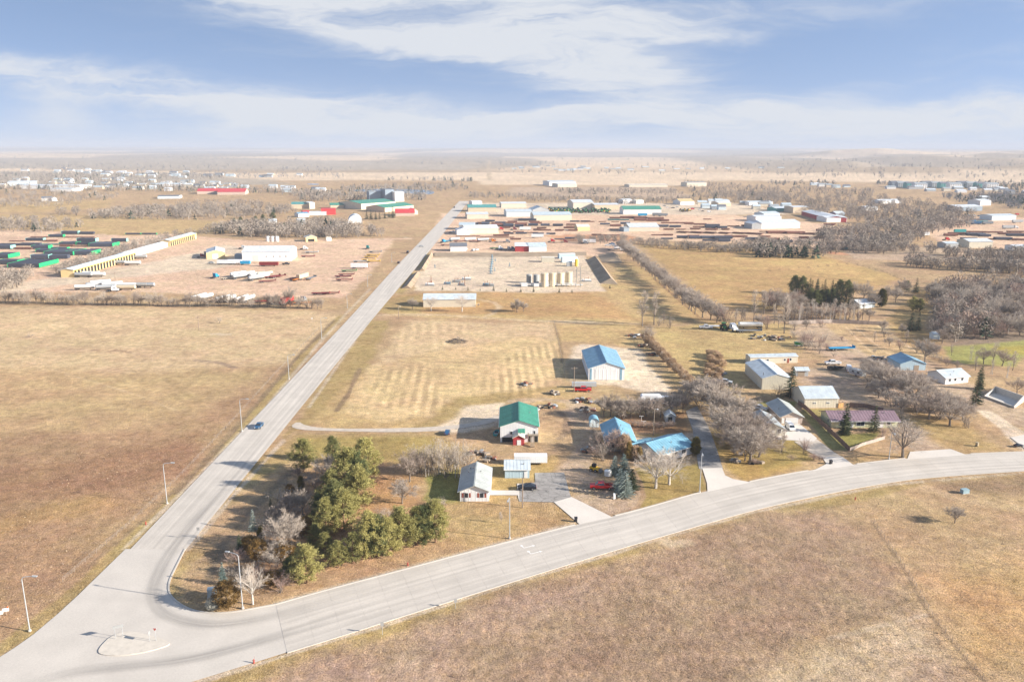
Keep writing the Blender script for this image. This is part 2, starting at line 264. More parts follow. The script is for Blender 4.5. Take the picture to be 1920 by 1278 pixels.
# (colour, tuft, feather m, polygon in photograph pixels on flat ground)
FIELDS = [
 (TAN, .10, 40, [(-900,300),(2900,300),(2900,560),(-900,560)]),
 # far bands
 (PALEF, 0, 60, [(-500,308),(500,326),(1150,322),(2500,330),(2500,345),(1200,337),(400,340),(-500,318)]),
 (FARW, 0, 60, [(-900,300),(480,300),(900,312),(880,318),(300,320),(-900,312)]),
 (FARW, 0, 60, [(-900,318),(380,326),(560,345),(300,352),(-900,350)]),
 (GOLD, 0, 20, [(-300,388),(220,376),(200,390),(60,400),(-300,402)]),
 (TAN, 0, 20, [(240,366),(560,360),(640,378),(520,388),(200,388)]),
 (GOLD, .05, 8, [(-300,402),(120,404),(420,416),(440,436),(180,446),(-300,430)]),
 (PALEF, 0, 20, [(900,330),(1300,338),(1280,348),(900,346)]),
 (DIRT, 0, 20, [(960,350),(1260,350),(1300,372),(960,366)]),
 (TAN, 0, 20, [(640,392),(770,392),(800,420),(640,440)]),
 # left yard
 (PINK, 0, 5, [(-400,440),(60,432),(240,444),(330,440),(470,452),(660,448),(775,446),(742,480),(700,520),(664,548),(640,560),(480,556),(250,548),(-400,552)]),
 (TAN, .15, 4, [(740,450),(778,448),(695,545),(655,583),(630,575),(690,520)]),
 (PALE, 0, 6, [(120,520),(300,490),(420,460),(500,470),(440,500),(300,515),(200,525),(60,545),(-60,560),(-60,545)]),
 # left field
 (STRAW, .12, 10, [(-500,569),(640,584),(560,680),(300,700),(-500,690)]),
 ((.49,.36,.21), .22, 16, [(-500,690),(300,695),(520,690),(430,760),(200,830),(-600,850)]),
 ((.385,.26,.162), .25, 14, [(-600,835),(200,815),(430,752),(560,690),(610,640),(598,640),(450,808),(300,946),(-50,1290),(-700,1320)]),
 (BROWN, .25, 9, [(-300,930),(150,860),(300,830),(390,800),(330,900),(180,930),(-300,1000)]),
 ((.40,.27,.14), .25, 6, [(-200,1010),(60,955),(200,925),(240,945),(60,990),(-100,1060)]),
 (OLIVE, .2, 1.2, [(604,633),(650,590),(636,592),(588,640),(430,818),(300,950),(140,1100),(-40,1235),(-60,1262),(0,1236),(66,1192),(147,1120),(262,1009),(412,862),(540,718)]),
 # hay field and verge between the road and the houses
 (TAN, .12, 4, [(690,600),(1040,605),(1100,640),(1060,720),(1010,740),(900,760),(830,800),(560,808),(530,825),(580,760),(640,670)]),
 (OLIVE, .12, 3, [(690,600),(735,600),(690,690),(640,760),(600,790),(560,806),(528,826),(578,764),(642,670)]),
 (GOLD, .12, 3, [(640,735),(680,700),(700,730),(820,790),(760,806),(620,806),(585,795)]),
 (STRAW, .06, 4, [(760,600),(1040,607),(1045,650),(700,690)]),
 ((.58,.44,.26), .06, 3, [(690,690),(800,660),(1000,628),(1042,640),(1062,700),(1000,735),(900,745),(850,775),(720,790),(640,775)]),
 (OLIVE, .1, 3, [(860,745),(1000,728),(1060,722),(1075,740),(960,752),(850,790),(810,800),(780,802)]),
 (PALE, 0, 3, [(870,762),(945,756),(940,800),(890,806),(850,812),(820,808)]),
 ((.45,.30,.15), .15, 4, [(715,560),(760,552),(930,540),(1150,545),(1240,600),(1205,610),(720,586)]),
 (OLIVE, .1, 3, [(705,585),(728,560),(790,553),(790,588),(730,590)]),
 ((.50,.37,.19), .1, 3, [(735,584),(960,590),(1200,598),(1200,606),(960,600),(720,592)]),
 # mid ground right of the hay field
 (GOLD, .12, 5, [(1050,608),(1200,608),(1245,680),(1330,760),(1300,770),(1210,650),(1120,640),(1052,640)]),
 (GOLD, .10, 6, [(1100,540),(1180,490),(1240,520),(1330,600),(1250,606),(1200,600)]),
 ((.46,.32,.155), .04, 5, [(1200,458),(1380,462),(1560,482),(1690,520),(1640,540),(1530,560),(1440,580),(1370,580),(1300,540)]),
 ((.53,.38,.18), .04, 6, [(1360,482),(1560,484),(1700,522),(1600,520)]),
 ((.47,.36,.18), .10, 5, [(1225,614),(1330,604),(1500,606),(1500,660),(1400,690),(1395,745),(1330,750),(1290,715),(1240,650)]),
 (DIRT, .12, 8, [(1480,600),(1640,600),(1760,690),(1720,700),(1590,690),(1500,640)]),
 ((.50,.37,.22), .1, 3, [(1540,605),(1650,605),(1735,660),(1740,672),(1630,665)]),
 (DIRT, .05, 4, [(1500,690),(1600,685),(1700,720),(1780,790),(1800,830),(1720,845),(1660,800),(1560,740),(1500,715)]),
 (TAN, .12, 8, [(1640,480),(1960,500),(2100,540),(1780,540),(1690,520)]),
 ((.46,.32,.16), .1, 4, [(1720,540),(1760,545),(1740,600),(1780,680),(1690,640),(1660,600),(1700,560)]),
 (SHRUB, .2, 8, [(1780,540),(2200,500),(2200,640),(1780,650),(1740,610)]),
 ((.34,.34,.125), .04, 2, [(1768,648),(1920,636),(2200,630),(2200,690),(1920,668),(1900,684),(1790,680)]),
 ((.40,.35,.10), .04, 3, [(1860,648),(2200,640),(2200,658),(1880,662)]),
 (DIRT, .1, 4, [(1700,700),(1780,700),(1920,760),(2100,800),(2100,830),(1920,800),(1840,770)]),
 # yards
 (PALE, 0, 2.5, [(1070,655),(1095,645),(1200,655),(1225,690),(1262,728),(1240,745),(1150,720),(1080,720),(1068,700)]),
 ((.36,.29,.20), 0, 2, [(1064,676),(1100,672),(1104,714),(1064,712)]),
 (GOLD, .1, 3, [(1000,735),(1080,728),(1140,760),(1290,762),(1290,800),(1130,790),(1090,770),(1000,760)]),
 (DIRT, .02, 2, [(1085,745),(1125,780),(1110,850),(1120,930),(1090,935),(1065,905),(1040,880),(1072,860),(1092,820),(1060,770)]),
 (OLIVE, .12, 4, [(520,828),(560,812),(830,812),(870,840),(860,940),(840,945),(800,850),(560,860),(445,920),(380,1010),(330,1110),(318,1100),(366,1012)]),
 (LAWN, .08, 2, [(560,822),(820,818),(820,850),(700,880),(560,850)]),
 (RUST, .12, 5, [(590,880),(700,860),(820,890),(780,930),(860,960),(800,1020),(640,1070),(520,1110),(470,1120),(480,1010)]),
 ((.43,.26,.14), .05, 3, [(690,895),(770,890),(790,915),(760,945),(690,960)]),
 (GREEN, .06, 2, [(800,890),(868,878),(862,945),(800,935)]),
 ((.27,.215,.15), .03, 1.5, [(425,1025),(455,985),(520,920),(560,880),(545,880),(470,950),(400,1040),(380,1090),(400,1095)]),
 ((.40,.28,.17), .15, 3, [(470,1135),(519,1128),(613,1102),(760,1063),(900,1025),(900,985),(800,1020),(640,1070),(500,1110)]),
 ((.44,.315,.17), .1, 4, [(850,945),(930,935),(1000,945),(1060,950),(1085,975),(960,1010),(900,1028),(840,1020),(800,990)]),
 (DIRT, .0, 1.5, [(1065,935),(1150,905),(1205,905),(1215,935),(1190,955),(1140,965),(1080,945)]),
 ((.45,.33,.15), .05, 3, [(905,870),(1040,855),(1040,880),(1000,905),(930,940),(915,905)]),
 (LAWN, .03, 1.0, [(1150,967),(1192,957),(1205,920),(1190,880),(1215,868),(1312,868),(1326,916),(1233,944)]),
 ((.38,.27,.11), .03, 1.5, [(1185,815),(1255,810),(1255,828),(1190,830)]),
 ((.33,.21,.12), .08, 2, [(1160,775),(1290,770),(1300,812),(1180,812)]),
 ((.42,.295,.12), .06, 2.5, [(1322,800),(1350,800),(1375,840),(1430,835),(1520,872),(1400,898),(1368,888)]),
 (LAWN, .04, 1.5, [(1430,822),(1500,822),(1530,860),(1440,880),(1400,860)]),
 (GREEN, .03, 1, [(1570,812),(1652,808),(1640,828),(1596,840)]),
 ((.36,.31,.13), .03, 1, [(1505,765),(1580,765),(1590,785),(1540,790)]),
 (GREEN, .03, 1, [(1420,752),(1500,750),(1480,770),(1430,775)]),
 ((.30,.28,.12), .04, 1, [(1500,770),(1512,768),(1595,842),(1560,842)]),
 ((.40,.29,.15), .1, 4, [(1580,855),(1640,845),(1710,845),(1705,858),(1603,868)]),
 ((.43,.31,.16), .1, 4, [(1700,760),(1800,790),(1880,845),(1814,848),(1780,838),(1720,800)]),
 (PALE, 0, 1.5, [(1860,770),(1910,800),(1960,822),(1935,842),(1920,842),(1830,765)]),
 # well pad and its neighbours
 (PALE, 0, 3, [(810,482),(1095,478),(1135,545),(1020,548),(780,545),(775,520)]),
 (OLIVE, .06, 2, [(765,508),(803,458),(815,458),(790,500)]),
 (OLIVE, .06, 2, [(733,548),(760,512),(785,512),(755,552)]),
 (PINK, 0, 8, [(830,400),(1300,395),(1560,420),(1640,450),(1560,465),(1380,455),(1170,448),(1200,470),(1120,480),(815,476),(800,460)]),
 (REDDIRT, 0, 6, [(1020,440),(1180,440),(1200,450),(1050,452)]),
 (REDDIRT, 0, 3, [(1545,470),(1610,472),(1615,478),(1560,476)]),
 (PALE, 0, 10, [(870,380),(1400,380),(1480,400),(1300,402),(880,402)]),
 (PINK, 0, 8, [(1730,430),(1800,405),(2200,405),(2200,470),(1780,462)]),
 (DIRT, .1, 6, [(1560,455),(1700,460),(1920,470),(1920,490),(1600,485)]),
 # lower right
 (OLIVE, .12, 1.6, [(364,1282),(480,1246),(720,1170),(960,1094),(1160,1032),(1410,959),(1530,932),(1660,907),(1740,897),(1920,884),(2200,862),(2200,884),(1920,896),(1760,903),(1560,950),(1410,990),(1300,1010),(1160,1050),(960,1110),(720,1200),(560,1250),(420,1300)]),
 (MAUVE, .30, 8, [(560,1262),(720,1200),(960,1112),(1260,1020),(1440,955),(1560,950),(1640,1000),(1720,1120),(1740,1145),(1560,1200),(1400,1300),(1350,1500),(100,1500)]),
 ((.42,.31,.235), .28, 8, [(560,1262),(760,1200),(1000,1110),(1100,1110),(900,1200),(800,1330),(500,1330)]),
 ((.50,.39,.28), .26, 8, [(1740,1150),(1850,1290),(1900,1500),(1100,1500),(1360,1290),(1560,1200)]),
 ((.46,.335,.205), .16, 10, [(1600,960),(1760,905),(2300,890),(2300,1500),(1900,1400),(1740,1150),(1650,1010)]),
 ((.50,.34,.18), .16, 10, [(1740,1080),(2200,1010),(2200,1230),(1830,1230)]),
 ((.34,.245,.16), .16, 6, [(1760,905),(1960,895),(1960,915),(1740,925)]),
]
# paths / tracks / ditches as strokes: (colour, half width m, polyline)
STROKES = [
 ((.54,.46,.365), .7, [(233,1030),(330,936),(400,866),(500,764),(598,645),(650,588),(694,542)]), ((.52,.44,.35), .7, [(352,1030),(449,918),(532,826)]), ((.52,.44,.35), .7, [(580,764),(644,670),(693,600)]),
 ((.52,.44,.35), .6, [(380,1277),(480,1246),(675,1185),(960,1094),(1160,1032),(1410,959),(1660,907),(1920,884)]), ((.50,.41,.31), .5, [(519,1130),(613,1103),(760,1064),(900,1026),(1086,977)]),
 ((.52,.39,.25), .5, [(-100,640),(120,700),(260,742),(330,770)]), ((.50,.37,.235), .4, [(240,690),(300,660),(420,640),(540,612)]), ((.33,.235,.16), .7, [(170,658),(215,656),(245,662)]), ((.62,.52,.41), 1.6, [(402,627),(430,628)]), ((.34,.24,.16), 1.0, [(185,660),(232,659)]), ((.33,.25,.19), 1.4, [(370,676),(410,680),(440,690)]),
 ((.30,.22,.155), .5, [(1080,1215),(1130,1250),(1145,1290)]), ((.55,.44,.32), 2.0, [(1240,1010),(1262,1018),(1290,1016)]), ((.50,.40,.30), .6, [(1560,1195),(1700,1160),(1740,1150)]),
 ((.34,.25,.16), .8, [(1740,900),(1830,905),(1960,902)]),
 ((.55,.44,.31), 1.6, [(700,591),(820,590),(1000,601),(1205,606)]),
 ((.53,.41,.28), 1.5, [(905,596),(925,588),(938,575),(925,566),(900,562)]),
 ((.23,.17,.12), .9, [(628,600),(560,668),(455,790),(385,868),(330,925)]),
 ((.25,.18,.12), 1.0, [(676,690),(654,738),(632,770)]),
 ((.30,.22,.14), .6, [(540,690),(470,770),(400,846),(280,968),(170,1060)]),
 ((.22,.18,.12), 1.6, [(1205,620),(1260,680),(1330,752)]),
 ((.60,.47,.34), 1.0, [(1225,640),(1270,690),(1320,740)]),
 ((.62,.48,.31), .5, [(1605,612),(1650,650),(1712,690)]),
 ((.62,.48,.31), .5, [(1588,612),(1625,650),(1655,672)]),
 ((.62,.48,.31), .8, [(1650,610),(1735,668)]),
 ((.25,.175,.10), .5, [(1440,506),(1600,492),(1660,508),(1700,526)]),
 ((.30,.20,.12), .9, [(1226,520),(1260,550),(1310,592)]),
 ((.30,.225,.15), .40, [(1636,975),(1700,1070),(1745,1150),(1860,1290),(1960,1420)]),
 ((.52,.39,.25), 1.6, [(1740,912),(1800,935),(1920,950),(2100,965)]),
 ((.30,.22,.13), .8, [(1040,606),(1050,640),(1055,680)]),
 ((.48,.38,.27), 1.7, [(960,752),(1020,748),(1070,752),(1090,790),(1082,830)]),
 ((.28,.21,.15), 1.2, [(1040,762),(1062,785),(1064,810),(1050,822)]),
 ((.42,.30,.20), .6, [(1190,880),(1203,905),(1208,930),(1196,950),(1180,958)]),
 ((.60,.50,.40), 1.8, [(1300,815),(1250,822),(1195,822)]),
 ((.55,.47,.36), 1.5, [(660,452),(760,446),(800,446)]),
 ((.50,.40,.28), 6, [(918,338),(916,318),(917,300)]),
]
def poly_sd(X, Y, poly):
    P = np.array([(p.x, p.y) for p in poly]); n = len(P)
    d2 = np.full(X.shape, 1e18); inside = np.zeros(X.shape, bool)
    for i in range(n):
        ax, ay = P[i]; bx, by = P[(i+1) % n]; ex, ey = bx - ax, by - ay
        t = np.clip(((X - ax)*ex + (Y - ay)*ey)/(ex*ex + ey*ey + 1e-12), 0, 1)
        d2 = np.minimum(d2, (X - ax - t*ex)**2 + (Y - ay - t*ey)**2)
        c = ((ay > Y) != (by > Y)) & (X < (bx - ax)*(Y - ay)/((by - ay) if by != ay else 1e-9) + ax); inside ^= c
    d = np.sqrt(d2); return np.where(inside, d, -d)
def line_d(X, Y, line):
    d2 = np.full(X.shape, 1e18)
    for p, q in zip(line, line[1:]):
        ex, ey = q.x - p.x, q.y - p.y
        t = np.clip(((X - p.x)*ex + (Y - p.y)*ey)/(ex*ex + ey*ey + 1e-12), 0, 1)
        d2 = np.minimum(d2, (X - p.x - t*ex)**2 + (Y - p.y - t*ey)**2)
    return np.sqrt(d2)
def hills(X, Y):
    r = np.hypot(X, Y); z = 0
    z = z + sstep(3000, 9000, r)*(fbm(X, Y, 5200, 4, 3) - .38)*95*(1 - .35*sstep(10000, 26000, r))
    rt = sstep(.20, .42, X/np.maximum(Y, 1))*sstep(2100, 3600, r)*(1 - sstep(7000, 11000, r))
    z = z + rt*np.maximum(0, fbm(X, Y, 900, 4, 9) - .40)*150
    z = z + sstep(9000, 20000, r)*38
    return np.maximum(z, -5*sstep(2500, 5000, r))
def zt(x, y): return float(hills(np.array([x]), np.array([y]))[0])

def build_ground():
    rows = np.arange(1278 + 330, 300, -2.3); v = (rows - 639)/F_PX
    r1 = CAM_H*(CP - v*SP)/(SP + v*CP)
    r1 = r1[r1 > 60]
    r = [r1[-1]]
    while r[-1] < 42000: r.append(r[-1]*1.028)
    R = np.concatenate([[8, 25, 42, 55], r1, np.array(r[1:])])
    th = np.concatenate([np.linspace(-37, 37, 800), np.linspace(37, 323, 70)[1:-1]])*math.pi/180
    nr, na = len(R), len(th)
    RR, TT = np.meshgrid(R, th, indexing='ij'); X = RR*np.sin(TT); Y = RR*np.cos(TT)
    x = X.ravel(); y = Y.ravel()
    col = np.tile(np.array(TAN), (len(x), 1)); tuft = np.full(len(x), .12)
    # base far mottling: fields patchwork
    patch = fbm(x, y*.35, 900, 3, 21); far = sstep(1800, 4200, np.hypot(x, y))
    tone = np.array(PALEF)[None]*sstep(.44, .54, patch)[:, None] + np.array((.40,.34,.27))[None]*(1 - sstep(.44, .54, patch))[:, None]
    ex = (fbm(x, y, 9, 3, 31) - .5)*2; exf = (fbm(x, y, 60, 3, 41) - .5)*2
    first = True
    for (c, tf, fe, poly) in FIELDS:
        pg = gl(poly); xs = [p.x for p in pg]; ys = [p.y for p in pg]; m = fe*2 + 8
        k = np.where((x > min(xs) - m) & (x < max(xs) + m) & (y > min(ys) - m) & (y < max(ys) + m))[0]
        if not len(k): continue
        sd = poly_sd(x[k], y[k], pg) + ex[k]*min(fe, 6)*.8 + (exf[k]*fe*.8 if fe > 15 else 0)
        w = sstep(-fe*.6, fe*.6, sd)[:, None]
        col[k] = col[k]*(1 - w) + np.array(c)[None]*w; tuft[k] = tuft[k]*(1 - w[:, 0]) + tf*w[:, 0]
        if first: col = col*(1 - far[:, None]) + tone*far[:, None]; first = False
    for (c, hw, pl) in STROKES:
        pg = gl(pl); xs = [p.x for p in pg]; ys = [p.y for p in pg]; m = hw*3 + 6
        k = np.where((x > min(xs) - m) & (x < max(xs) + m) & (y > min(ys) - m) & (y < max(ys) + m))[0]
        d = line_d(x[k], y[k], pg) + ex[k]*hw*.7; w = (sstep(hw*1.5, hw*.6, d)*.85)[:, None]
        col[k] = col[k]*(1 - w) + np.array(c)[None]*w; tuft[k] *= 1 - w[:, 0]*.6
    # mown rows in the hay field
    for (poly, ang, sp, amt) in (([(640,775),(720,690),(800,680),(850,775),(720,790)], .05, 3.9, .24), ([(850,720),(990,650),(1048,640),(1064,705),(1000,738),(900,745)], .02, 3.4, .26),
                                 ([(760,606),(900,606),(850,650),(720,668)], .10, 5.0, .13), ([(700,690),(1000,628),(1040,650),(1000,690),(800,720)], 1.35, 5, .07),
                                 ([(1220,462),(1560,484),(1690,520),(1500,560),(1370,578)], 1.2, 9, .06), ([(1500,690),(1600,685),(1700,720),(1780,790),(1560,740)], 1.3, 3, .14)):
        sd = poly_sd(x, y, gl(poly)); w = sstep(-3, 4, sd)
        u = x*math.cos(ang) + y*math.sin(ang) + ex*.35
        s = np.clip(.5 + .9*np.sin(u*2*math.pi/sp + 2.2*fbm(x, y, 25, 2, 77)), 0, 1); irr = sstep(.30, .62, fbm(x, y, 16, 3, 83)); col *= (1 + w*(s - .5)*1.5*amt*irr)[:, None]
    # broad wear, drift
    nrm = (.86 + .28*fbm(x, y, 38, 4, 51))*(.92 + .16*fbm(x, y, 150, 3, 61))
    nrm = nrm*(.84 + .32*fbm(x, y, 5.5, 3, 55))
    col *= nrm[:, None]*np.array([[1.05, 1.0, .965]])
    dist = np.hypot(x, y)
    z = tuft*(fbm(x, y, 1.15, 2, 71) - .5)*.75*(1 - sstep(320, 700, dist)) + hills(x, y)
    z = z - .06
    V = np.stack([x, y, z], 1)
    i, j = np.meshgrid(np.arange(nr - 1), np.arange(na), indexing='ij'); j2 = (j + 1) % na
    T = np.stack([i*na + j, (i+1)*na + j, (i+1)*na + j2, i*na + j2], -1).reshape(-1, 4)[:, ::-1]
    m = bpy.data.materials.new('prairie'); m.use_nodes = True; nt = m.node_tree; N = nt.nodes; L = nt.links
    b = N['Principled BSDF']; b.inputs['Roughness'].default_value = .95; b.inputs['Specular IOR Level'].default_value = .1
    at = N.new('ShaderNodeAttribute'); at.attribute_name = 'Col'; tc = N.new('ShaderNodeTexCoord')
    def noise(s, d, rough=.6):
        n = N.new('ShaderNodeTexNoise'); n.inputs['Scale'].default_value = s; n.inputs['Detail'].default_value = d; n.inputs['Roughness'].default_value = rough
        L.new(tc.outputs['Object'], n.inputs[0]); return n
    n1 = noise(.35, 8, .72); n2 = noise(2.6, 6, .75); n3 = noise(.06, 5)
    def mr(src, a, bb, lo, hi):
        r = N.new('ShaderNodeMapRange'); r.inputs[1].default_value = a; r.inputs[2].default_value = bb; r.inputs[3].default_value = lo; r.inputs[4].default_value = hi; L.new(src, r.inputs[0]); return r.outputs[0]
    def mul(p, q):
        r = N.new('ShaderNodeMath'); r.operation = 'MULTIPLY'; L.new(p, r.inputs[0]); L.new(q, r.inputs[1]); return r.outputs[0]
    n4 = noise(.55, 6, .7); n5 = noise(.16, 6, .65)
    k = mul(mul(mr(n1.outputs[0], .3, .7, .64, 1.28), mr(n2.outputs[0], .32, .68, .50, 1.42)), mr(n3.outputs[0], .3, .7, .9, 1.08))
    hs = N.new('ShaderNodeHueSaturation'); 
    def tint(src, c, mask, amt):
        q = N.new('ShaderNodeVectorMath'); q.operation = 'MULTIPLY'; L.new(src, q.inputs[0]); q.inputs[1].default_value = c
        x = N.new('ShaderNodeMix'); x.data_type = 'RGBA'; L.new(mr(mask, .45, .68, 0, amt), x.inputs[0]); L.new(src, x.inputs[6]); L.new(q.outputs[0], x.inputs[7]); return x.outputs[2]
    n6 = noise(.9, 5, .7); n6.noise_dimensions = '4D'; n6.inputs['W'].default_value = 3.3
    tc_ = tint(at.outputs['Color'], (1.10, 1.02, .72), n4.outputs[0], .5); tc_ = tint(tc_, (.80, .75, .72), n5.outputs[0], .55); tc_ = tint(tc_, (.80, .92, .66), n6.outputs[0], .28)
    L.new(tc_, hs.inputs['Color']); L.new(mr(n3.outputs['Color'], .3, .7, .485, .512), hs.inputs['Hue']); L.new(k, hs.inputs['Value'])
    L.new(hs.outputs[0], b.inputs['Base Color'])
    bp = N.new('ShaderNodeBump'); bp.inputs['Strength'].default_value = .8; bp.inputs['Distance'].default_value = .42; L.new(n2.outputs[0], bp.inputs['Height']); L.new(bp.outputs[0], b.inputs['Normal'])
    me = mesh_np('ground', V, T, m, col, smooth=True)
    tag(put('ground', me), 'dry tan prairie and stubble ground reaching the horizon', None, None, 'structure')
build_ground()

# ------------------------------------------------------------------ roads
def roadmat(name, col, wear=.16, lane=None, crack=0):
    m = bpy.data.materials.new(name); m.use_nodes = True; nt = m.node_tree; N = nt.nodes; L = nt.links
    b = N['Principled BSDF']; b.inputs['Roughness'].default_value = .88; b.inputs['Specular IOR Level'].default_value = .25
    tc = N.new('ShaderNodeTexCoord'); uv = N.new('ShaderNodeUVMap'); uv.uv_map = 'UVMap'
    def noise(s, d, src, sc=(1, 1, 1)):
        mp = N.new('ShaderNodeMapping'); mp.inputs['Scale'].default_value = sc; L.new(src, mp.inputs[0])
        n = N.new('ShaderNodeTexNoise'); n.inputs['Scale'].default_value = s; n.inputs['Detail'].default_value = d; L.new(mp.outputs[0], n.inputs[0]); return n.outputs[0]
    def mr(src, a, bb, lo, hi):
        r = N.new('ShaderNodeMapRange'); r.inputs[1].default_value = a; r.inputs[2].default_value = bb; r.inputs[3].default_value = lo; r.inputs[4].default_value = hi; L.new(src, r.inputs[0]); return r.outputs[0]
    def mul(p, q):
        r = N.new('ShaderNodeMath'); r.operation = 'MULTIPLY'; L.new(p, r.inputs[0]); L.new(q, r.inputs[1]); return r.outputs[0]
    k = mul(mr(noise(.16, 5, tc.outputs['Object']), .3, .7, .92, 1.05), mr(noise(2.5, 4, tc.outputs['Object']), .3, .7, .94, 1.05))
    if lane:
        streak = noise(1.0, 4, uv.outputs[0], (1.1, .02, 1)); k = mul(k, mr(streak, .3, .7, 1 - wear, 1 + wear*.5))
        sx = N.new('ShaderNodeSeparateXYZ'); L.new(uv.outputs[0], sx.inputs[0])
        ab = N.new('ShaderNodeMath'); ab.operation = 'PINGPONG'; ab.inputs[1].default_value = lane/4; L.new(sx.outputs[0], ab.inputs[0])
        k = mul(k, mr(ab.outputs[0], 0, lane/4, 1.02, 1 - wear*.55))
    if crack:
        vo = N.new('ShaderNodeTexVoronoi'); vo.feature = 'DISTANCE_TO_EDGE'; vo.inputs['Scale'].default_value = crack
        wn = N.new('ShaderNodeTexNoise'); wn.inputs['Scale'].default_value = .5; wn.inputs['Detail'].default_value = 4; L.new(tc.outputs['Object'], wn.inputs[0])
        mx = N.new('ShaderNodeMix'); mx.data_type = 'VECTOR'; mx.inputs[0].default_value = .12; L.new(tc.outputs['Object'], mx.inputs[4]); L.new(wn.outputs['Color'], mx.inputs[5]); L.new(mx.outputs[1], vo.inputs[0])
        k = mul(k, mr(vo.outputs['Distance'], 0, .035, .5, 1.0)); k = mul(k, mr(noise(.5, 6, tc.outputs['Object']), .3, .7, .82, 1.15))
    oi = N.new('ShaderNodeObjectInfo'); k = mul(k, mr(oi.outputs['Random'], 0, 1, .978, 1.02))
    vm = N.new('ShaderNodeVectorMath'); vm.operation = 'SCALE'; vm.inputs[0].default_value = col; L.new(k, vm.inputs['Scale']); L.new(vm.outputs[0], b.inputs['Base Color'])
    return m
M_conc = roadmat('road_concrete', (.575,.52,.455), .15, 4.2); M_pad = roadmat('junction_concrete', (.56,.51,.45), .10)
M_drive = roadmat('driveway_concrete', (.66,.60,.53), .06); M_joint = mat('joint_sealant', (.50,.455,.40), .9)
M_curb = mat('curb_concrete', (.52,.475,.415), .9, var=.1); M_asph = roadmat('old_asphalt', (.34,.315,.29), .1, None, .55); M_gravel = mat('gravel', (.55,.47,.385), .95, var=.2, nscale=.6)
def sheet(name, pts, z, m, thick=None, kind='structure', label=None):
    bm = bmesh.new(); vs = [bm.verts.new((p.x, p.y, z)) for p in pts]; f = bm.faces.new(vs); f.normal_update()
    if f.normal.z < 0: f.normal_flip()
    bmesh.ops.triangulate(bm, faces=[f]); me = bpy.data.meshes.new(name); bm.to_mesh(me); bm.free(); me.materials.append(m)
    o = put(name, me); return tag(o, label, None, None, kind)
def strip(name, A, B, z, m, parent=None, kind='structure', label=None, u0=0, th=0):
    n = len(A); V = []; U = []; F = []; s = 0
    for i in range(n):
        if i: s += (A[i] - A[i-1]).length
        w = (B[i] - A[i]).length
        V += [(A[i].x, A[i].y, z), (B[i].x, B[i].y, z)]; U += [(u0, s), (u0 + w, s)]
    F = [(2*i, 2*i+1, 2*i+3, 2*i+2) for i in range(n - 1)]
    me = bpy.data.meshes.new(name); me.from_pydata(V, [], F); me.materials.append(m)
    ul = me.uv_layers.new(name='UVMap')
    for lp in me.loops: ul.data[lp.index].uv = U[lp.vertex_index]
    if me.polygons and me.polygons[0].normal.z < 0: me.flip_normals()
    o = put(name, me, parent)
    return o if parent else tag(o, label, None, None, kind)
def slab(parent, a0, b0, a1, b1, z, u0, v0):
    # one concrete panel, corners pulled in for the joint
    c = (a0 + b0 + a1 + b1)/4; q = []
    for p in (a0, b0, b1, a1):
        d = c - p; q.append(p + d*(.014/max(.5, d.length)))
    w = (b0 - a0).length; l = (a1 - a0).length
    me = bpy.data.meshes.new('slab'); me.from_pydata([(p.x, p.y, z) for p in q] + [(p.x, p.y, z - .03) for p in q], [], [(0,1,2,3),(4,5,1,0),(5,6,2,1),(6,7,3,2),(7,4,0,3)])
    me.materials.append(M_conc); ul = me.uv_layers.new(name='UVMap'); uvs = [(u0, v0), (u0 + w, v0), (u0 + w, v0 + l), (u0, v0 + l)]*2
    for lp in me.loops: ul.data[lp.index].uv = uvs[lp.vertex_index]
    if me.polygons[0].normal.z < 0: me.flip_normals()
    put('slab', me, parent)
XL, XR = -84.6, -72.2
def xw(y): return 1.6*float(sstep(380, 620, y))   # the road widens beyond the farm drive
Y0 = G(347, 1030).y
mr_base = strip('main_road', [Vector((XL - xw(y), y, 0)) for y in np.linspace(20, 1330, 120)], [Vector((XR + xw(y), y, 0)) for y in np.linspace(20, 1330, 120)], .012, M_joint, label='long straight pale concrete road running to the horizon')
NL = 3; ys = list(np.arange(Y0, 370, 5.6))
for i, (y0, y1) in enumerate(zip(ys, ys[1:])):
    for k in range(NL):
        f0, f1 = k/NL, (k+1)/NL
        e = lambda y, f: Vector((lin(XL - xw(y), XR + xw(y), f), y, 0))
        slab(mr_base, e(y0, f0), e(y0, f1), e(y1, f0), e(y1, f1), .045, f0*(XR - XL), y0)
yy = list(np.linspace(ys[-1], 1330, 100))
strip('surface', [Vector((XL - xw(y), y, 0)) for y in yy], [Vector((XR + xw(y), y, 0)) for y in yy], .045, M_conc, mr_base)
strip('surface', [Vector((XL, y, 0)) for y in np.linspace(20, 75, 12)], [Vector((XR, y, 0)) for y in np.linspace(20, 75, 12)], .03, M_conc, mr_base)
top = chaikin(gl([(519,1134),(613,1107),(760,1068),(900,1030),(1088,981),(1150,968),(1233,946),(1310,923),(1410,901),(1524,879),(1603,869),(1702,857),(1814,849),(1920,845),(2100,838),(2400,826)]), 2)
bot = chaikin(gl([(540,1223),(675,1181),(720,1166),(960,1090),(1160,1028),(1280,993),(1410,955),(1530,928),(1660,903),(1740,893),(1920,880),(2120,868),(2440,852)]), 2)
NS = 58; TP = resample(top, NS); BT = resample(bot, NS)
cr = strip('cross_road', TP, BT, .018, M_joint, label='pale concrete road curving away to the right')
s = 0
for i in range(NS - 1):
    for k in range(4):
        f0, f1 = k/4, (k+1)/4
        slab(cr, lin(TP[i], BT[i], f0), lin(TP[i], BT[i], f1), lin(TP[i+1], BT[i+1], f0), lin(TP[i+1], BT[i+1], f1), .048, f0*(TP[i] - BT[i]).length, s)
    s += (TP[i+1] - TP[i]).length
